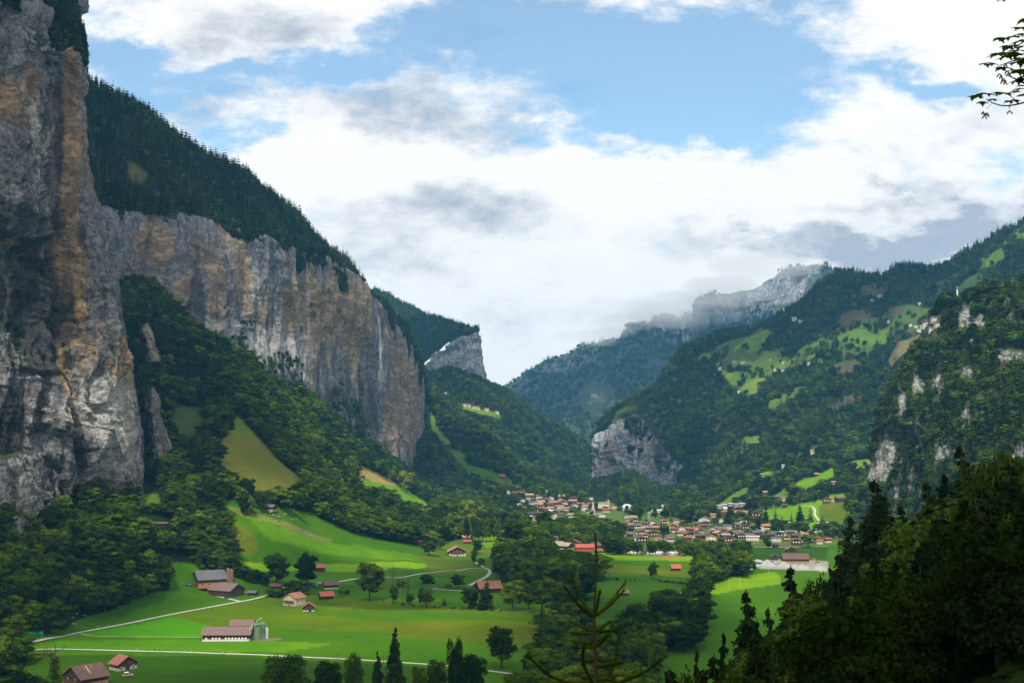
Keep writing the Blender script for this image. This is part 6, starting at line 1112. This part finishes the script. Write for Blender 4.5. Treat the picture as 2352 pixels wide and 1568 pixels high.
PPL = [(96, 1465, 'white', 'grey', 'walker in white on the lane at the far left, left one of a pair'), (99, 1464, 'white', 'black', 'walker in white and black on the lane, right one of the leftmost pair'), (225, 1443, 'white', 'black', 'walker in a white top beside the lane below the big wood'), (246, 1439, 'tan', 'grey', 'walker in tan on the lane, left of a close pair'), (248.5, 1438.5, 'grey', 'black', 'walker in grey on the lane, right of a close pair'),
 (251, 1492, 'blue', 'tan', 'first walker from the left on the footpath, blue top'), (308, 1494, 'orange', 'grey', 'walker in bright orange on the left part of the footpath'), (313, 1494, 'grey', 'tan', 'walker in grey just behind the first orange walker'), (355, 1496, 'black', 'black', 'walker all in black left of the second orange walker'), (364.5, 1496.5, 'orange', 'black', 'walker in bright orange in the middle group on the footpath'), (369, 1496.5, 'grey', 'blue', 'walker in grey right of the second orange walker'),
 (404, 1497.5, 'tan', 'black', 'walker in tan, left of two dark walkers on the footpath'), (410, 1497.5, 'black', 'tan', 'walker in black, right of the tan one on the footpath'), (425, 1498, 'red', 'white', 'walker in a red top and white trousers on the footpath'), (438, 1498.5, 'grey', 'white', 'walker in pale clothes right of the red-topped one'), (510.5, 1501.5, 'white', 'tan', 'walker in white in the group of three below the stable'), (513.5, 1501.5, 'tan', 'white', 'walker in tan in the middle of the three below the stable'), (516.8, 1501.5, 'black', 'grey', 'walker in black in the group of three below the stable'),
 (778, 1512, 'tan', 'tan', 'walker in tan on the footpath above the dark trees'), (781.5, 1512, 'red', 'black', 'walker with red top on the footpath above the dark trees'), (807.5, 1331.5, 'white', 'white', 'walker in white on the lane left of the big round tree'), (1030, 1311, 'grey', 'black', 'walker in grey on the far lane, left of two'), (1033, 1311, 'white', 'black', 'walker in white on the far lane, right of two'), (766, 1307, 'black', 'black', 'dark figure alone on the green slope right of the pinkish red barn'),
 (1103, 1304.5, 'grey', 'blue', 'walker in grey at the lane bend, leftmost of three'), (1106, 1304.5, 'blue', 'black', 'walker in blue at the lane bend, middle of three'), (1109, 1304.5, 'white', 'blue', 'walker in white at the lane bend, rightmost of three'), (581.5, 1372, 'white', 'black', 'person in white by the lane in front of the small grey shed'), (603, 1366.5, 'grey', 'black', 'person in grey by the lane right of the small grey shed')]
for i, (x, y, a, b, lab) in enumerate(PPL):
    p = hit(x, y)
    t = empty('person', p + Vector((0, 0, .16)), rnd.choice((1.5, -1.6)) + rnd.uniform(-.3, .3), lab, 'person', 'walkers in the valley'); o = link('body', PM[i % 3].copy(), None, t); o.data.materials.clear(); o.data.materials.append(cloth_mat(a, b))
    MB().tube([(0, -.015, 1.62), (0, -.02, 1.72), (0, 0, 1.80), (0, .01, 1.835)], [.1, .115, .08, .02], 8).build('hair', M_hair, t, True)
    if i % 3 == 0: MB().box(-.15, .15, -.32, -.14, 1.08, 1.5).build('rucksack', M_pack, t)

# ------------------------------------------------------------------ vehicles and farm gear
M_tyre = pmat('tyre', (.02, .02, .02)); M_rim = pmat('rim', (.4, .4, .4), .4)
def paint(n, c): return pmat('paint_' + n, c, .35, .05, spec=.5)
def wheels(t, pos, r, w=.22):
    for (x, y) in pos:
        m = MB().tube([(x - w / 2, y, r), (x + w / 2, y, r)], [r, r], 14).build('wheel', M_tyre, t); MB().tube([(x - w / 2 - .02, y, r), (x + w / 2 + .02, y, r)], [r * .55, r * .55], 10).build('rim', M_rim, m)
def car(x, y, ang, mat, label, L=4.3, H=1.5, group=None, name='car', top=None, cat='car'):
    p = hit(x, y); t = empty(name, p, math.radians(ang), label, cat, group)
    MB().prism([(-L / 2, .3), (L / 2, .3), (L / 2, .75), (L / 2 - .15, .9), (L * .22, .98), (-L / 2 + .1, 1.0), (-L / 2, .8)], 'x', -.85, .85).build('body', mat, t)
    MB().prism([(-L / 2 + .25, .985), (L * .22, .985), (L * .06, H), (-L / 2 + .55, H)], 'x', -.74, .74).build('windows', M_glass, t); MB().prism([(-L / 2 + .5, H), (L * .07, H), (L * .05, H + .06), (-L / 2 + .6, H + .06)], 'x', -.76, .76).build('roof', top or mat, t)
    wheels(t, [(sx * .8, sy * L * .31) for sx in (-1, 1) for sy in (-1, 1)], .34)
    for s in (-1, 1): MB().box(s * .62 - .12, s * .62 + .12, L / 2 - .01, L / 2 + .03, .6, .75).build('headlight', M_white, t)
    return t
car(521, 1374, 80, paint('dark', (.03, .03, .04)), 'dark car parked on the drive below the brown-roofed barn'); car(1074, 1359, 80, paint('white', (.8, .8, .8)), 'white car parked on the meadow track below the lane bend'); car(999, 1353, 60, paint('silver', (.5, .5, .52)), 'silver car at the far end of the short meadow track')
p_ = hit(293, 1553); t = empty('farm_truck', p_, math.radians(-60), 'small farm truck with white cab roof and tan bonnet near the old barn', 'truck')
MB().prism([(-2.6, .6), (2.6, .6), (2.6, 1.25), (.6, 1.45), (-2.6, 1.3)], 'x', -.95, .95).build('body', paint('tan', (.38, .28, .2)), t); MB().box(-.85, .85, -1.6, .2, 1.42, 2.15).build('windows', M_glass, t); MB().box(-.95, .95, -1.75, .35, 2.15, 2.4).build('cab_roof', M_white, t); MB().box(-.95, .95, 2.605, 2.8, .5, .9).build('bumper', M_white, t); wheels(t, [(sx * .9, sy * 1.7) for sx in (-1, 1) for sy in (-1, 1)], .5, .3)
def tractor(x, y, ang, mat, label):
    p = hit(x, y); t = empty('tractor', p, math.radians(ang), label, 'tractor')
    MB().prism([(-1.6, .8), (1.9, .8), (1.9, 1.5), (.2, 1.65), (-1.6, 1.3)], 'x', -.4, .4).build('body', mat, t); MB().box(-.7, .7, -1.3, .1, 1.66, 2.5).build('windows', M_glass, t); MB().box(-.8, .8, -1.4, .2, 2.5, 2.65).build('cab_roof', mat, t)
    wheels(t, [(-.95, -1.0), (.95, -1.0)], .8, .4); wheels(t, [(-.8, 1.4), (.8, 1.4)], .48, .28)
tractor(425, 1343, 60, paint('orange', (.5, .16, .04)), 'orange tractor in the yard left of the grey-roofed farmhouse'); tractor(449, 1345, -40, paint('red', (.45, .06, .04)), 'red tractor under the farmhouse gable, right of the orange one')
def wagon(x, y, ang, mat, label, L=5, H=1.6, cat='trailer'):
    p = hit(x, y); t = empty('trailer', p, math.radians(ang), label, cat); MB().box(-1.1, 1.1, -L / 2, L / 2, .7, .7 + H).build('body', mat, t); MB().box(-.08, .08, L / 2 + .01, L / 2 + 1.4, .72, .85).build('drawbar', M_rim, t); MB().box(-1.15, 1.15, -L / 2 - .05, L / 2 + .05, .7 + H + .002, .8 + H).build('cover', mat, t); wheels(t, [(-1.15, -.5), (1.15, -.5), (-1.15, .6), (1.15, .6)], .42)
wagon(436, 1345, 70, paint('blue', (.06, .2, .5)), 'small blue trailer between the orange and the red tractor', 2.5, .8); wagon(723, 1347, 60, paint('teal', (.12, .38, .33)), 'teal trailer beside the lane under the tall oval tree'); wagon(734, 1342, 80, M_conc, 'pale trailer between the teal one and the patchy barn', 3.5)
wagon(716, 1357, 80, paint('green', (.05, .18, .13)), 'dark green wagon in the shade below the teal trailer', 5, 1.2); wagon(655, 1351, 60, M_conc, 'grey flat wagon beside the low striped shed', 5, .6)
# camp site
M_cw = pmat('caravan_white', (.82, .82, .80), .5, .04)
def caravan(x, y, ang, label, group, L=6.0, H=2.2, awn=False, mat=None):
    p = hit(x, y)
    if p is None: return
    t = empty('caravan', p, math.radians(ang), label, 'caravan', group); MB().prism([(-L / 2, .5), (L / 2 - .3, .5), (L / 2, .9), (L / 2 - .25, H + .3), (L / 2 - .6, H + .5), (-L / 2 + .3, H + .5), (-L / 2, H + .1)], 'x', -1.15, 1.15).build('body', mat or M_cw, t)
    for s in (-1, 1): MB().box(s * 1.16 - .03, s * 1.16 + .03, -L * .25, L * .2, 1.4, 2.0).build('window', M_glass, t)
    wheels(t, [(-1.05, 0), (1.05, 0)], .35)
    if awn: MB().prism([(-1.8, 2.4), (1.8, 2.2), (1.8, 2.28), (-1.8, 2.48)], 'x', 1.2, 3.6).build('awning', M_cw, t)
for i, x in enumerate((1410, 1427, 1433, 1440, 1449, 1461, 1468)): caravan(x, 1268.5 + i * .5, rnd.uniform(-90, 90), 'white caravan on the camp site, left of the gap with dark spruces', 'caravans of the left camp row', awn=i % 2 == 0, H=3.0 if i == 2 else 2.2)
for i, x in enumerate((1483, 1492, 1499, 1514, 1522, 1530, 1541, 1553)): caravan(x, 1271.5 + i * .2, rnd.choice((80, -85, 20)), 'white caravan on the camp site, right of the gap with dark spruces', 'caravans of the right camp row', awn=i % 3 == 1, H=2.6, L=7)
for i in range(34): caravan(rnd.uniform(1778, 1915), rnd.uniform(1199, 1226), rnd.uniform(-90, 90), 'small pale caravan among the trees below the lime meadow', 'caravans of the far camp site', H=2.4, L=6.5, awn=rnd.random() < .4)
house(1487, 1271, 8, 9, 3.5, 1.5, 5, 'brown', 'timber', name='shed', label='brown camp hut at the left end of the right caravan row', cat='shed')
# gravel works
M_gr = pmat('gravel', (.33, .325, .31), 1, .15, .3)
def heap(x, y, w, h, label, mat=None):
    p = hit(x, y); W = w / ppm(p); n = 20; V = []; r = np.random.default_rng(int(x)); Fc = []
    for i in range(6):
        f = i / 5
        for j in range(n): a = 2 * math.pi * j / n; q = W / 2 * (1 - f ** 1.2 * .96) * (1 + .16 * math.sin(3 * a + x)) ; V.append((q * math.cos(a), q * .6 * math.sin(a), -.6 + (h + .6) * f ** .85))
    for i in range(5):
        for j in range(n): Fc.append((i * n + j, i * n + (j + 1) % n, (i + 1) * n + (j + 1) % n, (i + 1) * n + j))
    Fc.append(tuple(5 * n + j for j in range(n))); m = MB(); m.v = V; m.f = Fc; o = m.build('gravel_heap', mat or M_gr, None, True); o.location = p; tag(o, label, 'gravel heap', 'gravel heaps')
for x, y, w, h, l in ((1762, 1300, 40, 7, 'broad pale gravel heap left of the works hall, the largest'), (1800, 1302, 34, 6, 'pale gravel heap in front of the works hall, left one'), (1826, 1304, 26, 4, 'low gravel heap in front of the works hall, middle one'), (1842, 1306, 40, 5, 'long gravel heap below the blue container'), (1880, 1308, 36, 5, 'gravel heap at the right end of the yard'), (1740, 1289, 36, 2.5, 'flat pale heap at the upper left of the gravel yard')): heap(x, y, w, h, l)
p_ = hit(1844, 1300); t = empty('container', p_, 0, 'blue container standing on the gravel yard', 'container'); MB().box(-3, 3, -1.2, 1.2, 0, 2.5).build('body', paint('blue', (.06, .2, .5)), t); MB().box(3.0, 3.06, -1.1, 1.1, .1, 2.4).build('door', M_rim, t)
def digger(x, y, ang, label, c=(.65, .25, .02)):
    p = hit(x, y); t = empty('excavator', p, math.radians(ang), label, 'excavator'); mt_ = paint('digger', c)
    for s in (-1, 1): MB().prism([(-1.9, .1), (1.9, .1), (2.1, .45), (1.8, .8), (-1.8, .8), (-2.1, .45)], 'x', s * 1.1 - .25, s * 1.1 + .25).build('track', M_tyre, t)
    MB().box(-1.2, 1.2, -2.0, 1.1, .85, 1.9).build('body', mt_, t); MB().box(-1.1, -.1, -.2, 1.0, 1.902, 3.0).build('cab', M_glass, t); a = MB().tube([(.5, .8, 1.7), (.5, 3.0, 4.4), (.5, 5.2, 3.4)], [.3, .3, .22], 6).build('arm', mt_, t); MB().tube([(.5, 5.2, 3.4), (.5, 5.4, 1.4)], [.2, .3], 6).box(.0, 1, 4.9, 5.9, .6, 1.5).build('bucket', mt_, a)
digger(1877, 1291, 60, 'orange excavator on the right side of the gravel yard'); digger(1716, 1297, -60, 'yellow excavator among the trees at the left of the gravel yard', (.7, .4, .03)); car(1772, 1291, 40, paint('red', (.45, .06, .04)), 'red car by the small shed on the gravel yard'); car(1783, 1292, 70, paint('white', (.8, .8, .8)), 'white car by the small shed on the gravel yard')
wagon(1793, 1293, 80, paint('tanw', (.45, .3, .2)), 'tan trailer between the shed and the works hall'); wagon(1733, 1292, 70, M_conc, 'pale grey trailer at the left end of the gravel yard', 8)
# poles, pylon, mast, netting
M_pole = pmat('pole_wood', (.10, .085, .07), streak=True); M_poleg = pmat('pole_pale', (.45, .46, .46))
def pole(x, yb, yt, label, arms=True, mat=None, r=.14, group=None):
    p = hit(x, min(yb, 1567)); h = P(x, yt, p.y)[2] - p.z; t = empty('power_pole', p, rnd.uniform(-.3, .3), label, 'pole', group); MB().tube([(0, 0, -.5), (0, 0, h)], [r, r * .7], 7).build('pole', mat or M_pole, t)
    if arms: MB().box(-1.1, 1.1, -.07, .07, h - .8, h - .66).tube([(-1, 0, h - .66), (-1, 0, h - .3)], [.06, .05], 5).tube([(1, 0, h - .66), (1, 0, h - .3)], [.06, .05], 5).build('crossarm', mat or M_pole, t)
pole(417, 1580, 1542, 'wooden power pole with crossarm on the dark grass at the bottom'); pole(1077, 1492, 1460, 'wooden power pole with crossarm on the yellow-green field'); pole(880.5, 1545, 1497, 'bare wooden pole between the two spruces at the bottom', False, r=.2); pole(775, 1528, 1499, 'thin power pole behind the dark trees at the bottom')
for x, b, t_, l in ((1842, 1158, 1141, 'pale pole on the upper edge of the lime meadow, middle one'), (1777, 1170, 1154, 'pale pole on the upper edge of the lime meadow, leftmost'), (1746, 1172, 1148, 'tall pale pole left of the lime meadow'), (1881, 1152, 1138, 'pale pole on the upper edge of the lime meadow, rightmost'), (1509, 1172, 1158, 'white lamp mast between the two villages'), (1675, 1352, 1326, 'thin pole on the green field, left of the river trees'), (1700, 1350, 1322, 'thin pole on the green field under the light green tree'), (1765, 1318, 1284, 'tall pole in front of the gravel yard')): pole(x, b, t_, l, False, M_poleg, .16)
p_ = hit(1491, 1199); k_ = 1 / ppm(p_); H_ = 24 * k_; t = empty('pylon', p_, 0, 'grey lattice power pylon behind the wood between the villages', 'pylon'); m = MB()
for sx in (-1, 1):
    for sy in (-1, 1): m.tube([(sx * 3, sy * 3, -1), (sx * 1, sy * 1, H_ * .6), (sx * .3, sy * .3, H_)], [.14, .12, .1], 4)
for z in range(0, 5): m.tube([(-2.6 + z * .35, -2.6 + z * .35, H_ * z / 8), (2.3 - z * .35, -2.3 + z * .35, H_ * (z + 1) / 8)], [.08, .08], 4)
m.build('frame', M_poleg, t)
for z in (.7, .85): MB().box(-4, 4, -.12, .12, H_ * z, H_ * z + .2).build('crossarm', M_poleg, t)
p_ = hit(2200, 702); 
if p_ is not None:
    t = empty('mast', p_, 0, 'thin white and grey antenna mast on top of the right crag', 'mast'); H_ = P(2200, 657, p_.y)[2] - p_.z; MB().tube([(0, 0, -1), (0, 0, H_)], [.45, .3], 6).build('pole', M_poleg, t); MB().tube([(0, 0, H_ * .55), (0, 0, H_ * .8)], [.9, .9], 8).build('antenna', M_white, t)
p_ = hit(76, 1457); t = empty('netting_fence', p_, math.radians(4), 'bright green netting fence under the round trees at the left', 'fence'); k_ = 1 / ppm(p_); Wn = 44 * k_ / 2; m = MB(); V = []
m.prism([(-Wn + Wn * 2 * i / 24, .12 * math.sin(i * 1.3)) for i in range(25)] + [(-Wn + Wn * 2 * i / 24, .12 * math.sin(i * 1.3) + .04) for i in range(24, -1, -1)], 'z', .1, 2.1).build('netting', pmat('green_net', (.03, .32, .17), .6, .4, 1.0), t)
for i in range(7): MB().tube([(-Wn + Wn * i / 3, .25, -.3), (-Wn + Wn * i / 3, .25, 2.3)], [.05, .05], 5).build('post', M_pole, t)
# fence posts along the lane
for i in range(0, len(roadQ) - 1, 3):
    if roadQ[i].y > 1090: break
    d = (roadQ[i + 1] - roadQ[i]).normalized(); s = Vector((d.y, -d.x, 0)); q = roadQ[i] + s * 2.6; q.z = down(q.x, q.y)
    o = MB().box(-.07, .07, -.07, .07, -.3, 1.1).build('fence_post', M_pole); o.location = q; tag(o, 'short wooden post on the valley side of the lane', 'post', 'posts along the lane')
# boulders
M_bould = rock_mat('boulder_stone', grey=(.3, .29, .27), s=6)
def boulder(x, y, s, label, group=None):
    p = hit(x, y)
    if p is None: return
    iv, fc = ico(); S = s / ppm(p) / 2; q = iv * (1 + .3 * vn(iv * 1.7 + x))[:, None] * S * np.array([1.2, .9, .7]); o = link('boulder', mesh_np('boulder', q, fc, False), M_bould); o.location = p; at = o.data.color_attributes.new('Rk', 'FLOAT_COLOR', 'POINT'); at.data.foreach_set('color', np.tile([0, 0, .5, 1], len(q)).astype(np.float32)); tag(o, label, 'boulder', group)
for x, y, s, l in ((176, 1408, 6, 'whitish boulder at the forest edge, left one'), (195, 1413, 5, 'whitish boulder at the forest edge, right one'), (167, 1417, 7, 'brownish boulder below the forest edge'), (170, 1432, 12, 'flat pale rock beside the round tree at the left'), (663, 1213, 10, 'pale flat boulder in the middle of the green slope'), (758, 1254, 4, 'small white stone low on the green slope'), (322, 1160, 7, 'white boulder in the clearing under the buttress')): boulder(x, y, s, l)
for x, y, s in ((628, 1182, 8), (640, 1186, 8), (655, 1180, 9), (648, 1196, 6), (635, 1195, 7), (700, 1225, 6), (712, 1228, 7), (722, 1232, 6), (560, 1176, 6), (545, 1172, 5), (610, 1180, 5), (680, 1190, 5), (720, 1236, 6), (537, 1222, 7), (547, 1228, 6), (560, 1236, 6), (672, 1192, 5), (690, 1214, 5)): boulder(x, y, s, 'low grey stone in the stony band of the green slope', 'stones on the green slope')
# waterfall on the great cliff
def fall_mat():
    m = bpy.data.materials.new('falling_water'); m.use_nodes = True; nt = m.node_tree; nt.nodes.clear(); t = NT(nt); out = t.n('ShaderNodeOutputMaterial'); tc = t.n('ShaderNodeTexCoord')
    v = t.vmath('MULTIPLY', tc.outputs['Object'], (1, 1, .08)).outputs[0]; n = t.noise(v, .5, 4, .6); at = t.n('ShaderNodeAttribute', attribute_name='Col'); d = t.n('ShaderNodeBsdfDiffuse'); d.inputs[0].default_value = (.75, .8, .85, 1); tr = t.n('ShaderNodeBsdfTransparent')
    mx_ = t.n('ShaderNodeMixShader'); t.l(t.math('MULTIPLY', t.sstep(n, .3, .75), at.outputs['Fac']), mx_.inputs[0]); t.l(tr.outputs[0], mx_.inputs[1]); t.l(d.outputs[0], mx_.inputs[2]); t.l(mx_.outputs[0], out.inputs[0]); return m
M_fall = fall_mat()
def waterfall(pts, label, alpha):
    V = []; C = []; k = 11
    for i, (x, y, w, a) in enumerate(pts):
        p0 = hit(x, y); dd = p0.y - 14; W = w / F * dd / 2; c = Vector(P(x, y, dd))
        for j in range(k): u = -1 + 2 * j / (k - 1); V.append((c.x + W * u, c.y + abs(u) * 6 - 3, c.z)); C.append(a * alpha * (1 - u * u))
    Fq = [(i * k + j, i * k + j + 1, (i + 1) * k + j + 1, (i + 1) * k + j) for i in range(len(pts) - 1) for j in range(k - 1)]
    me = mesh_np('waterfall', V, Fq, True); at = me.color_attributes.new('Col', 'FLOAT_COLOR', 'POINT'); at.data.foreach_set('color', np.array([[c, c, c, 1] for c in C], np.float32).ravel()); tag(link('waterfall', me, M_fall), label, 'waterfall')
waterfall([(869, 727, 4, 1), (871, 750, 7, 1), (873, 780, 9, 1), (873, 810, 12, .9), (872, 840, 18, .6), (870, 870, 26, .3), (868, 900, 36, .08)], 'long white waterfall blowing into spray down the right half of the great cliff', .6)
waterfall([(704, 600, 8, .5), (707, 640, 6, .7), (708, 690, 6, .6), (708, 740, 6, .5), (708, 790, 8, .3), (708, 830, 10, .1)], 'thin pale trickle below the white notch in the middle of the great cliff', .7)

# ------------------------------------------------------------------ plant the woods: the largest as single trees, the rest as two masses
TREES.sort(key=lambda t: -t[7])
WLAB = {'b': 'broadleaf tree in the ', 's': 'spruce in the '}
done = {'b': 0, 's': 0}; rest = {'b': [], 's': []}
n_b = sum(1 for o in COL.objects if o.name.startswith('broadleaf_tree')); n_s = sum(1 for o in COL.objects if o.name.startswith('spruce_tree')); cap = {'b': 300 - n_b, 's': 300 - n_s}
for t in TREES:
    x, y, z, h, wf_, k, zone, ap = t; px_, py_, _ = proj(np.array([x, y, z + h * .6])); inside = 0 < px_ < 2352 and -10 < py_ < 1568
    if done[k] < cap[k] and inside:
        wd = ZONES[zone]; add_tree(Vector((x, y, z - .3)), h, k, WLAB[k] + wd if 'trees' not in wd else ('broadleaf tree' if k == 'b' else 'spruce') + ' of the ' + wd, 'spruce' if k == 's' else 'tree', wd, wf=wf_, level=lod(ap * .8)); done[k] += 1
    else: rest[k].append(t)
def mass(name, L, protos, label):
    nodes = bpy.data.node_groups.new(name, 'GeometryNodeTree'); nodes.interface.new_socket('Geometry', in_out='INPUT', socket_type='NodeSocketGeometry'); nodes.interface.new_socket('Geometry', in_out='OUTPUT', socket_type='NodeSocketGeometry')
    t = NT(nodes); gi = t.n('NodeGroupInput'); go = t.n('NodeGroupOutput'); j = t.n('GeometryNodeJoinGeometry')
    for vi, me in enumerate(protos):
        src = bpy.data.objects.new('leaf_source', me); oi = t.n('GeometryNodeObjectInfo', transform_space='ORIGINAL'); oi.inputs['Object'].default_value = src; oi.inputs['As Instance'].default_value = False
        ip = t.n('GeometryNodeInstanceOnPoints'); na = t.n('GeometryNodeInputNamedAttribute', data_type='INT'); na.inputs['Name'].default_value = 'idx'; cmp_ = t.n('FunctionNodeCompare', data_type='INT', operation='EQUAL'); t.l(na.outputs[0], cmp_.inputs[2]); cmp_.inputs[3].default_value = vi
        mp_ = t.n('GeometryNodeMeshToPoints'); t.l(gi.outputs[0], mp_.inputs[0]); t.l(mp_.outputs[0], ip.inputs['Points']); t.l(cmp_.outputs[0], ip.inputs['Selection']); t.l(oi.outputs['Geometry'], ip.inputs['Instance'])
        nr = t.n('GeometryNodeInputNamedAttribute', data_type='FLOAT_VECTOR'); nr.inputs['Name'].default_value = 'rotv'; nsx = t.n('GeometryNodeInputNamedAttribute', data_type='FLOAT_VECTOR'); nsx.inputs['Name'].default_value = 'sclv'
        t.l(nr.outputs[0], ip.inputs['Rotation']); t.l(nsx.outputs[0], ip.inputs['Scale']); t.l(ip.outputs[0], j.inputs[0])
    t.l(j.outputs[0], go.inputs[0])
    A = np.array([(q[0], q[1], q[2] - .3) for q in L], np.float32); me = bpy.data.meshes.new(name); me.vertices.add(len(A)); me.vertices.foreach_set('co', A.ravel())
    R = np.zeros_like(A); R[:, 2] = rng.random(len(A)) * 6.28; S = np.array([(q[3] * q[4], q[3] * q[4], q[3]) for q in L], np.float32)
    a = me.attributes.new('rotv', 'FLOAT_VECTOR', 'POINT'); a.data.foreach_set('vector', R.ravel()); a = me.attributes.new('sclv', 'FLOAT_VECTOR', 'POINT'); a.data.foreach_set('vector', S.ravel())
    a = me.attributes.new('idx', 'INT', 'POINT'); a.data.foreach_set('value', rng.integers(0, len(protos), len(A)).astype(np.int32)); o = link(name, me, M_leaf); md = o.modifiers.new('trees', 'NODES'); md.node_group = nodes; tag(o, label, 'forest', None, 'stuff')
mass('broadleaf_forest', rest['b'], PB['low'], 'broadleaf woods covering the slopes on both sides of the valley'); mass('spruce_forest', rest['s'], PS['low'], 'spruce woods covering the mountainsides and cliff tops')

# ------------------------------------------------------------------ clouds: mist on the far ridges, shade clouds high over the valley, and the air itself
def puff_mesh(name, seed, flat=1.0):
    b = bmesh.new(); bmesh.ops.create_icosphere(b, subdivisions=4, radius=1); b.verts.ensure_lookup_table(); V = np.array([v.co[:] for v in b.verts]); b.to_mesh(me := bpy.data.meshes.new(name)); b.free()
    V = V * (1 + .28 * fbm(V * 1.6 + seed, 4))[:, None]; me.vertices.foreach_set('co', V.astype(np.float32).ravel()); me.update(); return me
def vol_mat(name, dens, col=(1, 1, 1)):
    m = bpy.data.materials.new(name); m.use_nodes = True; nt = m.node_tree; nt.nodes.clear(); t = NT(nt); o = t.n('ShaderNodeOutputMaterial'); v = t.n('ShaderNodeVolumePrincipled'); v.inputs['Color'].default_value = (*col, 1); v.inputs['Density'].default_value = dens; v.inputs['Anisotropy'].default_value = .0; t.l(v.outputs[0], o.inputs['Volume']); return m
HAZE_D = 4.8e-5
hz = MB().box(-3200, 3000, -700, 8200, -135, 1050).build('haze', vol_mat('air', HAZE_D, (.18, .56, 1.0))); tag(hz, 'thin blue air filling the valley', 'haze', None, 'stuff')

# added clouds overhead, out of view, each set sunward to shade a chosen spot
def cloud_mat():
    m = bpy.data.materials.new('shade_cloud'); m.use_nodes = True; nt = m.node_tree; nt.nodes.clear(); t = NT(nt); out = t.n('ShaderNodeOutputMaterial'); tc = t.n('ShaderNodeTexCoord'); sp = t.n('ShaderNodeSeparateXYZ'); t.l(tc.outputs['Object'], sp.inputs[0])
    r = t.math('SQRT', t.math('ADD', t.math('MULTIPLY', sp.outputs[0], sp.outputs[0]), t.math('MULTIPLY', sp.outputs[1], sp.outputs[1]))); n = t.noise(tc.outputs['Object'], 2.2, 5, .6)
    a = t.math('MULTIPLY', t.math('SUBTRACT', 1, t.sstep(t.math('ADD', r, t.math('MULTIPLY', t.math('SUBTRACT', n, .5), .7)), .45, 1.0)), .72)
    d = t.n('ShaderNodeBsdfDiffuse'); d.inputs[0].default_value = (.9, .9, .92, 1); tr = t.n('ShaderNodeBsdfTransparent'); mx_ = t.n('ShaderNodeMixShader'); t.l(a, mx_.inputs[0]); t.l(tr.outputs[0], mx_.inputs[1]); t.l(d.outputs[0], mx_.inputs[2]); t.l(mx_.outputs[0], out.inputs[0]); return m
M_cloud = cloud_mat(); CM = [puff_mesh('shade_cloud', 3.1 * i) for i in range(3)]
def shade_cloud(X, Y, Z, rx, ry, H=1500, rot=0):
    k = (H - Z) / SUNV.z; p = Vector((X, Y, Z)) + SUNV * k; o = link('shade_cloud', CM[len(CLOUDS) % 3], M_cloud if len(CLOUDS) < 3 else None); CLOUDS.append(o); o.location = p; o.scale = (rx * 1.15, ry * 1.15, 90); o.rotation_euler = (0, 0, rot); tag(o, kind='structure')
CLOUDS = []
for c in ((170, 130, 90, 330, 240), (90, 160, 80, 250, 210), (-420, 740, 60, 190, 150),  (0, 460, 0, 360, 160), (-60, 930, 0, 150, 50), (-520, 1780, 600, 260, 200), (-500, 900, 430, 240, 170), (-480, 960, 560, 240, 230), (-120, 1010, 0, 130, 60), (20, 1120, 10, 110, 90), (-560, 1500, 420, 150, 300), (-130, 2550, 150, 150, 260), (820, 2900, 560, 460, 330), (330, 2750, 150, 200, 160),
          (80, 720, 0, 110, 150), (-520, 1250, 230, 200, 230)): shade_cloud(*c)
for c in ((-300, 3600, 400, 380, 420), (500, 5300, 600, 900, 700), (1200, 3300, 700, 500, 350)): shade_cloud(*c, H=3300)

# mist on the far ridges
M_mist = vol_mat('mist', .0019)
for i, (x, y, d, rx, ry, rz) in enumerate(((1500, 738, 5750, 330, 220, 66), (1575, 716, 5450, 280, 220, 90), (1650, 668, 5300, 240, 200, 80), (1760, 612, 5200, 300, 200, 60), (1400, 772, 5850, 260, 220, 45))):
    o = link('mist', puff_mesh('mist', 5.7 * i), M_mist); o.location = P(x, y, d); o.scale = (rx, ry, rz); tag(o, kind='stuff')
